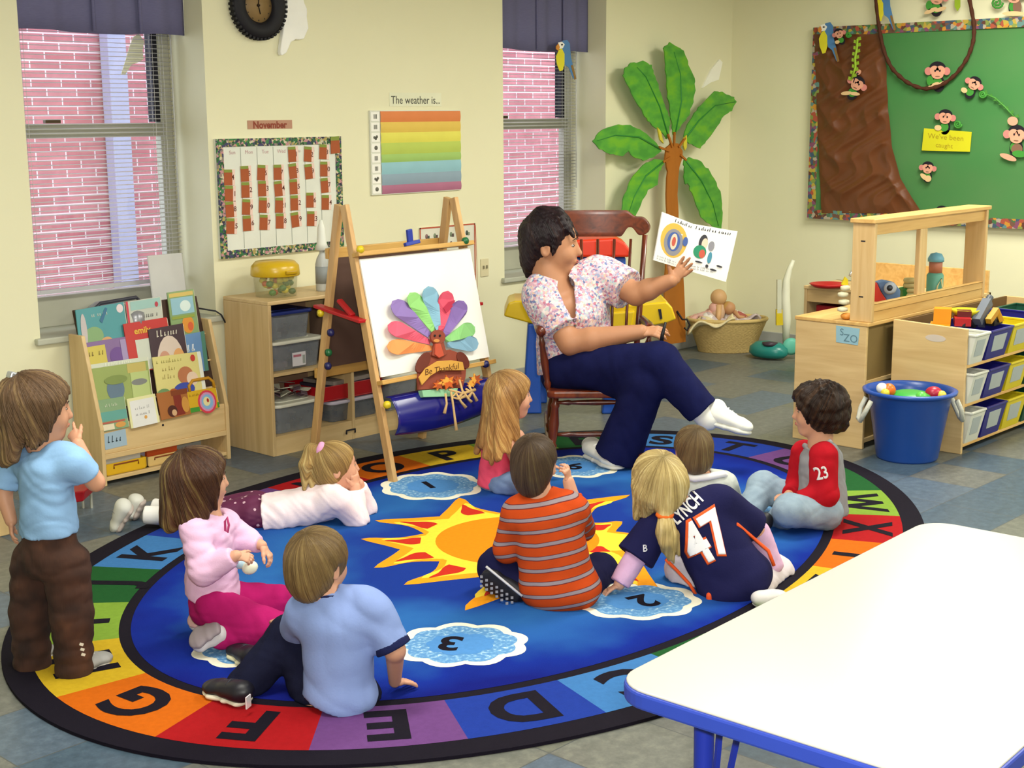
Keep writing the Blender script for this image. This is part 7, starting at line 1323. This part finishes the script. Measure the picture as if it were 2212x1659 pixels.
sl = LS+(LE-LS)*.75-H0*q(42); decal(je, txt_scaled('B', q(14), .02), sl, R0, ZW, M('#cfcfd8', .6), 'sleeve_mark', je, .002)
p.shoe(PZ(1628, 1318, .013), PZ(1690, 1290, .013), ZW, q(46), q(34), (M('#c9c4c4', .6), SHS, LACE))
D = p.hair_cap(.08, .005, groove=(38, .003)); Q = p.face; tie = J(1436, 1112, -.03)
D.cap(Q(.05, -.40, .1), tie, .24*p.hS, q(15), .04); D.cap(Q(-.34, .0, .0), J(1374, 1118, .06), .12*p.hS, q(8), .03); D.cap(Q(-.3, -.2, -.1), J(1398, 1110, .04), .15*p.hS, q(12), .03); D.chain([tie, J(1438, 1140, -.055), J(1442, 1170, -.06), J(1446, 1210, -.05)], [q(12), q(18), q(18), q(4)], .012); D.chain([tie, J(1430, 1150, -.05), J(1430, 1192, -.05)], [q(9), q(13), q(3)], .012); D.chain([tie, J(1456, 1155, -.06), J(1466, 1200, -.055)], [q(9), q(12), q(3)], .012); D.chain([tie, J(1452, 1170, -.06), J(1456, 1216, -.055)], [q(9), q(10), q(2)], .012)
ha = p.wear('hair', D, hairmat('#8a7448', '#c0a86e', '#e0cd98')); MB().tube([tie+(R0*math.cos(a)*.95+H0*math.sin(a)*.9+ZW*.15*math.sin(a))*q(17) for a in [i*.63 for i in range(10)]], q(5), 8, close=True).build('hair_tie', M('#d8641c', .7), ha)
# ---------------------------------------------------------------- boy behind the jersey girl
p = Person('small boy in white and grey shirt seen from behind at the woman\'s feet', (1520, 1120), G(1520, 1115)+.05, '#c08e74'); J, q = p.J, p.px
sd = R0*.98+H0*.2
p.head(J(1497, 974, .0), H0*.97-R0*.15-ZW*.03, q(108)); p.neck(J(1508, 1030, .0), q(24), q(28)); p.body.ecap(J(1520, 1052, 0), J(1524, 1105, .02), sd, (q(50), q(36)), (q(54), q(42)))
LS, LE, LWr = J(1470, 1055, .03), J(1458, 1095, .12), J(1490, 1105, .22); RS, RE, RWr = J(1566, 1050, .03), J(1582, 1092, .1), J(1550, 1105, .22); p.limb([LS, LE, LWr], [q(22), q(18), q(12)]); p.limb([RS, RE, RWr], [q(22), q(18), q(12)]); p.hand(LWr, R0+H0*.3, ZW, q(48), 1); p.hand(RWr, -R0+H0*.3, ZW, q(48), -1)
HL, KL, AL = J(1500, 1108, .05), J(1448, 1100, .22), J(1515, 1100, .26); HRr, KR, AR = J(1548, 1108, .05), J(1596, 1098, .22), J(1530, 1100, .28); p.limb([HL, KL, AL], [q(32), q(26), q(18)]); p.limb([HRr, KR, AR], [q(32), q(26), q(18)]); p.finish()
T = SDF(.0052, 0.0045, None, 17); T.ecap(J(1520, 1050, 0), J(1526, 1108, .01), sd, (q(58), q(46)), (q(60), q(52)), .03); T.cap(J(1478, 1050, .02), J(1562, 1044, .02), q(26), q(26), .03); T.cap(LS, LE, q(30), q(28), .02, 'u', 'end'); T.cap(RS, RE, q(30), q(28), .02, 'u', 'end'); T.cap(p.hc, J(1508, 1026, .01), q(24), q(28), .008, 'sub'); T.plane(PZ(1520, 1122, .014), -ZW); shb = p.wear('shirt', T, fabric('#b9beb8', sc=20))
MB().tube([J(1480, 1028, -.05), J(1500, 1034, -.075), J(1530, 1030, -.075), J(1562, 1024, -.03), J(1570, 1030, .02)], q(8), 8).build('white_collar', M('#e4e4e8', .7), shb)
T = SDF(.0055); T.chain([HL, KL, AL], [q(36), q(30), q(24)], .02); T.chain([HRr, KR, AR], [q(36), q(30), q(24)], .02); T.plane(PZ(1520, 1122, .013), -ZW); p.wear('trousers', T, fabric('#4a5a70', sc=20))
D = p.hair_cap(.055, .005, groove=(30, .002), ears=True); Q = p.face; D.ell(Q(0, -.30, -.22), (.28*p.hS, .16*p.hS, .2*p.hS), p.fa, .03); p.wear('hair', D, hairmat('#4f3d2a', '#6c583c', '#80704c'))
# ---------------------------------------------------------------- boy in red sleeves
p = Person('dark-haired boy in grey shirt with red sleeves sitting cross-legged facing left', (1740, 1145), G(1740, 1142)+.06, '#c69478'); J, q = p.J, p.px
fd = -R0*.95+H0*.25; sd = H0*.95+R0*.25
p.head(J(1766, 888, .0), -R0*.97+H0*.18-ZW*.02, q(112)); p.neck(J(1772, 958, .0), q(24), q(28)); p.body.ecap(J(1772, 990, 0), J(1768, 1090, 0), sd, (q(52), q(36)), (q(52), q(42)))
LS, LE, LWr = J(1784, 986, -.10), J(1782, 1068, -.13), J(1722, 1082, -.12); RS, RE, RWr = J(1742, 982, .10), J(1728, 1055, .12), J(1704, 1070, .02); p.limb([LS, LE, LWr], [q(19), q(18), q(12)]); p.limb([RS, RE, RWr], [q(22), q(18), q(12)])
p.hand(LWr, J(1672, 1075, -.09)-LWr, -H0*.7+ZW*.5, q(52), 1, (.3, .35, .4, .4), .04, .5); p.hand(RWr, J(1665, 1070, -.02)-RWr, ZW*.8+H0*.2, q(50), -1, (.3, .35, .4, .4), .04, .5)
HL, KL, AL = J(1782, 1106, -.10), J(1706, 1102, -.18), J(1682, 1125, .0); HRr, KR, AR = J(1760, 1100, .09), J(1648, 1050, .16), J(1622, 1108, .06); p.limb([HL, KL, AL], [q(36), q(28), q(18)]); p.limb([HRr, KR, AR], [q(36), q(28), q(18)]); p.finish()
GR = fabric('#8f9096', sc=20); RD = fabric('#a81522', sc=20)
T = SDF(.0052, 0.0045, None, 19); T.ecap(J(1774, 994, 0), J(1778, 1100, 0), sd, (q(62), q(48)), (q(62), q(56)), .03); T.cap(J(1768, 980, .08), J(1786, 980, -.07), q(28), q(28), .03); T.cap(p.hc, J(1766, 956, .0), q(20), q(25), .008, 'sub'); T.plane(PZ(1760, 1148, .05), -ZW); shr = p.wear('shirt', T, GR)
for a_, b_, c_, nm in ((LS, LE, LWr, 'sleeve'), (RS, RE, RWr, 'sleeve')):
    T = SDF(.0052, 0.0042, None, 23); T.cap(a_+ZW*.004-R0*q(5), b_-R0*q(3), q(31), q(30), .02); T.cap(b_, b_+(c_-b_)*.95, q(31), q(20), .02, 'u', 'end'); so = mesh_obj(nm, [T.mesh()], RD, shr)
    if a_ is LS:
        d = ray(1778, 1022).normalized(); bv_ = BVHTree.FromObject(so, bpy.context.evaluated_depsgraph_get()); h_ = bv_.ray_cast(CAM-W[so.name], d)
        if h_[0] is not None: decal(so, txt_scaled('23', q(26), .02, q(26)), h_[0]+W[so.name]-ZW*q(12), (R0+ZW*.3).normalized(), (ZW-R0*.3).normalized(), M('#d2d2d4', .6), 'sleeve_number', so, .002)
MB().tube([J(1738, 962, .05), J(1752, 976, -.03), J(1772, 972, -.07), J(1796, 952, -.06)], q(6), 8).build('neckband', fabric('#a9a9ae', sc=30), shr)
T = SDF(.0055, 0.0045, None, 5); T.ecap(J(1775, 1100, 0), J(1770, 1118, 0), sd, (q(58), q(48)), (q(60), q(50)), .02); T.chain([HL, KL, AL], [q(40), q(34), q(28)], .03); T.chain([HRr, KR, J(1622, 1096, .06)], [q(40), q(33), q(30)], .03); T.plane(PZ(1740, 1150, .012), -ZW); p.wear('jeans', T, DEN)
p.shoe(PZ(1672, 1150, .013), PZ(1588, 1146, .013), ZW, q(46), q(42), (M('#1c1c22', .5), M('#18181c', .6), M('#c9c9b8', .7))); p.shoe(PZ(1648, 1118, .014)+H0*.05, PZ(1592, 1112, .014)+H0*.05, ZW, q(44), q(40), (M('#c9c6b0', .5), M('#18181c', .6), LACE))
D = p.hair_cap(.13, .005, groove=(9, .006), back=1.15); D.fold = .010; D.ff = 120; D.fs = 5; Q = p.face; D.ell(Q(0, -.34, -.16), (.32*p.hS, .22*p.hS, .26*p.hS), p.fa, .03); p.wear('hair', D, hairmat('#140d0c', '#2a1a12', '#4a3018'))
# ---------------------------------------------------------------- the woman
p = Person('woman in flowered scrub top and navy trousers sitting in the rocking chair', (1300, 1000), 6.92, '#b07e5e', 'person'); J, q = p.J, p.px
tf = R0*.5-H0*.86; sd = R0*.86+H0*.5
p.body.h = .0062
p.head(J(1192, 530, .02), R0*.985-H0*.15+ZW*.0, q(134), mouth='#a8564c', iris='#3a2a20'); p.neck(J(1200, 632, .0), q(35), q(38))
p.body.ecap(J(1232, 660, .0), J(1248, 790, .02), sd, (q(82), q(50)), (q(70), q(54)))
RS, RE, RWr = J(1172, 640, -.02), J(1232, 740, -.16), J(1385, 717, -.24); LS, LE, LWr = J(1310, 600, .06), J(1374, 636, -.06), J(1450, 606, -.14)
p.limb([RS, RE], [q(31), q(27)]); p.limb([RE, RE+(RWr-RE)*.3, RWr], [q(26), q(26), q(16)]); p.limb([LS, LE], [q(29), q(24)]); p.limb([LE, LE+(LWr-LE)*.35, LWr], [q(24), q(23), q(15)])
p.hand(RWr, J(1436, 716, -.27)-RWr, ZW*.8-H0*.5, q(70), -1, (.3, .35, .45, .5), .08, .6); p.hand(LWr, J(1482, 574, -.14)-LWr, H0*.9+R0*.2, q(70), 1, (.2, .2, .25, .3), .14, 1.)
HN, KN, AN = J(1225, 798, -.08), J(1424, 782, -.36), J(1522, 896, -.42); HF, KF, AF = J(1256, 808, .0), J(1396, 826, -.34), J(1318, 968, -.27)
p.limb([HN, KN, AN], [q(44), q(36), q(20)]); p.limb([HF, KF, AF], [q(42), q(36), q(20)]); p.body.ecap(RCp(0, .16, szt-.095), RCp(0, -.3, szt-.095), R0, (.26, .1), (.26, .1), .004, 'sub'); p.finish()
SC_ = confetti(['#d9b8c4', '#c79aa8', '#b9b4cc', '#9aa4c4', '#dcd0cc', '#d8c4c8', '#a88aa8', '#c8a0b0', '#b4c4c4', '#d4b4a4', '#6a78a4', '#e0d8d8', '#b87088'], 95, .85)
T = SDF(.0058, 0.0060, None, 27, 45); T.ecap(J(1232, 655, .0), J(1250, 775, .02), sd, (q(92), q(62)), (q(78), q(66)), .03); T.cap(J(1195, 628, .0), J(1292, 590, .05), q(40), q(40), .05); T.ell(J(1250, 680, -.10), (q(66), q(26), q(34)), (sd, tf, ZW), .03)
T.cap(RS, RS+(RE-RS)*.76, q(46), q(47), .03, 'u', 'end'); T.cap(LS, LS+(LE-LS)*.72, q(44), q(46), .03, 'u', 'end'); T.ecap(J(1222, 750, .0), J(1216, 812, .02), sd, (q(62), q(64)), (q(56), q(66)), .04); T.plane(J(1232, 792, -.1), -ZW+R0*.42)
# V neck
for u_ in range(9): t_ = u_/8; T.cap(J(1222+21*t_, 618+85*t_, -.05-.09*t_), J(1222+21*t_, 618+85*t_, -.30), q(19-16*t_), q(19-16*t_), .003, 'sub')
T.cap(J(1172, 618, .0), J(1196, 604, .03), q(34), q(32), .03); T.cap(p.hc-ZW*.05, J(1210, 612, -.01), q(29), q(30), .008, 'sub'); sc_ = p.wear('scrub_top', T, SC_)
T = SDF(.006, 0.0045, None, 7, 40); T.ecap(J(1240, 790, .02), J(1240, 812, .02), sd, (q(74), q(60)), (q(78), q(62)), .03); T.chain([HN, KN], [q(50), q(41)], .03); T.cap(KN, J(1518, 888, -.42), q(42), q(36), .03, 'u', 'end'); T.chain([HF, KF], [q(46), q(42)], .03); T.cap(KF, J(1334, 985, -.255), q(42), q(50), .03, 'u', 'end'); T.ecap(RCp(0, .16, szt-.098), RCp(0, -.3, szt-.098), R0, (.26, .1), (.26, .1), .004, 'sub')
p.wear('trousers', T, fabric('#0e1038', var=.25, sc=10, c2='#171c4a'))
SK = SDF(.005); SK.cap(J(1506, 880, -.42), J(1530, 905, -.43), q(24), q(24), .01); p.wear('sock', SK, M('#dcdcd6', .8))
W1 = (M('#e2e2da', .45), M('#d4d4cc', .5), LACE); p.shoe(J(1512, 912, -.42), J(1622, 942, -.45), ZW*.9+R0*.35, q(52), q(48), W1, ankle=J(1524, 890, -.42)); p.shoe(PZ(1262, 985, .012)+H0*.02, PZ(1342, 1018, .012), ZW, q(50), q(46), W1)
D = SDF(.0052); Q = p.face; S_ = p.hS; A_ = p.fa; D.ell(Q(0, -.10, .16), (.41*S_, .45*S_, .40*S_), A_, .01); D.ell(Q(0, -.33, -.16), (.29*S_, .19*S_, .28*S_), A_, .04); D.cap(Q(0, -.36, -.3), Q(0, -.40, -.50), .13*S_, .04*S_, .03); D.ell(Q(0, .50, -.20), (.50*S_, .40*S_, .44*S_), A_, .02, 'sub')
for x in (-1, 1): D.ell(Q(x*.42, -.02, -.17), (.12*S_, .13*S_, .17*S_), A_, .02, 'sub'); D.cap(Q(x*.34, .10, .16), Q(x*.335, .06, -.12), .06*S_, .02*S_, .015)
D.groove = (p.hc, p.hr, p.hf, p.hu, 30, .0022); D.fold = .006; D.ff = 140; D.cap(Q(0, -.16, .50), Q(0, .08, .52), .12*S_, .10*S_, .05)
for x in (-.22, -.08, .08, .22): D.cap(Q(x, .16, .44), Q(x*1.25, .385, .16), .085*p.hS, .022*p.hS, .02)
p.wear('hair', D, hairmat('#0c0809', '#20131a', '#3a2418'))
# pen in the hand
a_ = J(1432, 712, -.29); solo('black_marker', MB().tube([J(1428, 745, -.335), J(1431, 722, -.335), J(1438, 696, -.335)], [.010, .009, .006], 10), M('#16161c', .4), a_, 'black marker held in the woman\'s right hand on her knee', 'marker')
# the picture book she holds up
def bk(x, y, d=-.17): return PG(x, y, 6.92+d)
LPg = [bk(1431, 458, -.20), bk(1499, 484, -.12), bk(1477, 582, -.12), bk(1412, 562, -.20)]; RPg = [bk(1499, 484, -.12), bk(1593, 500, -.18), bk(1568, 609, -.18), bk(1477, 582, -.12)]
ob = thing('open_picture_book', bk(1477, 582), 'open white picture book the woman holds up to the children', 'book')
art = [M(c, .7) for c in ('#3a3a40', '#d8b050', '#4a62a0', '#c05a4a', '#2f8a66', '#e0c8b0', '#8a8a92', '#4a8aa0')]
for nm, Pg, items in (('left_page', LPg, [(1, .5, .48, .42, .36), (6, .5, .52, .3, .28), (2, .5, .5, .2, .2), (5, .5, .5, .11, .17), (3, .5, .5, .06, .1), (2, .85, .42, .08, .1)]), ('right_page', RPg, [(0, .30, .35, .10, .17), (5, .34, .36, .07, .11), (4, .27, .55, .15, .14), (3, .33, .58, .07, .09), (7, .52, .62, .05, .12), (6, .5, .38, .07, .1), (0, .5, .8, .035, .035), (0, .66, .84, .08, .02), (0, .78, .74, .07, .02), (0, .3, .76, .09, .02)])):
    tl, tr, br_, bl = Pg; n_ = (tr-tl).cross(tl-bl).normalized(); n_ = n_ if n_.dot(CAM-tl) > 0 else -n_
    pg = MB().prism(Pg, n_, .008).build(nm, M('#ecece6', .6), ob); m = MB(); mm = lambda u, v, l: tl*(1-u)*(1-v)+tr*u*(1-v)+br_*u*v+bl*(1-u)*v+n_*l
    for i, (mi, u0, v0, a, b2_) in enumerate(items): m.at(mi).poly([mm(u0+a*math.cos(6.2832*k/24), v0+b2_*math.sin(6.2832*k/24), .0008+.0005*i) for k in range(24)], n_)
    m.at(0)
    for v0, u0, wd_ in ((.10, .42, .5) if nm == 'left_page' else (.10, .06, .8),) : scribble(m, mm(u0, v0, .001), tr-tl, tl-bl, (tr-tl).length*wd_, .016, .001, 3, .22)
    m.at(6)
    for v0 in (.9, .95): scribble(m, mm(.08, v0, .001), tr-tl, tl-bl, (tr-tl).length*.6, .009, .001, 4, .2)
    m.build('page_art', art, pg)
# ================================================================ light
wd = bpy.data.worlds.new('world'); SC.world = wd; wd.use_nodes = True; bg = wd.node_tree.nodes['Background']; bg.inputs[0].default_value = (.80, .86, 1, 1); bg.inputs[1].default_value = 2.4
def area(name, loc, tgt, sx, sy, power, col=(1, .97, .86)):
    l = bpy.data.lights.new(name, 'AREA'); l.shape = 'RECTANGLE'; l.size = sx; l.size_y = sy; l.energy = power; l.color = col
    o = bpy.data.objects.new(name, l); C.objects.link(o); o.location = V(loc); d = V(tgt)-V(loc); o.rotation_euler = d.to_track_quat('-Z', 'Y').to_euler(); return o
for lx, ly, pw in ((2.0, .6, 22), (5.0, .4, 34), (7.5, .7, 62), (2.2, 3.3, 42), (5.0, 3.2, 46), (7.5, 3.4, 60)): area('ceiling_lamp', (lx, ly, CZ-.03), (lx, ly, 0), 1.2, .6, pw*1.12, (1, .975, .86))
area('camera_flash', (0.06, -.04, 1.78), (5.2, 5.0, .9), .12, .08, 95, (1, .97, .9))
vs = SC.view_settings; SC.display_settings.display_device = 'sRGB'; vs.view_transform = 'Standard'; vs.look = 'None'; vs.gamma = 1; vs.exposure = .3; vs.use_curve_mapping = False
SC.cycles.use_denoising = True; SC.cycles.max_bounces = 8; SC.cycles.transparent_max_bounces = 24
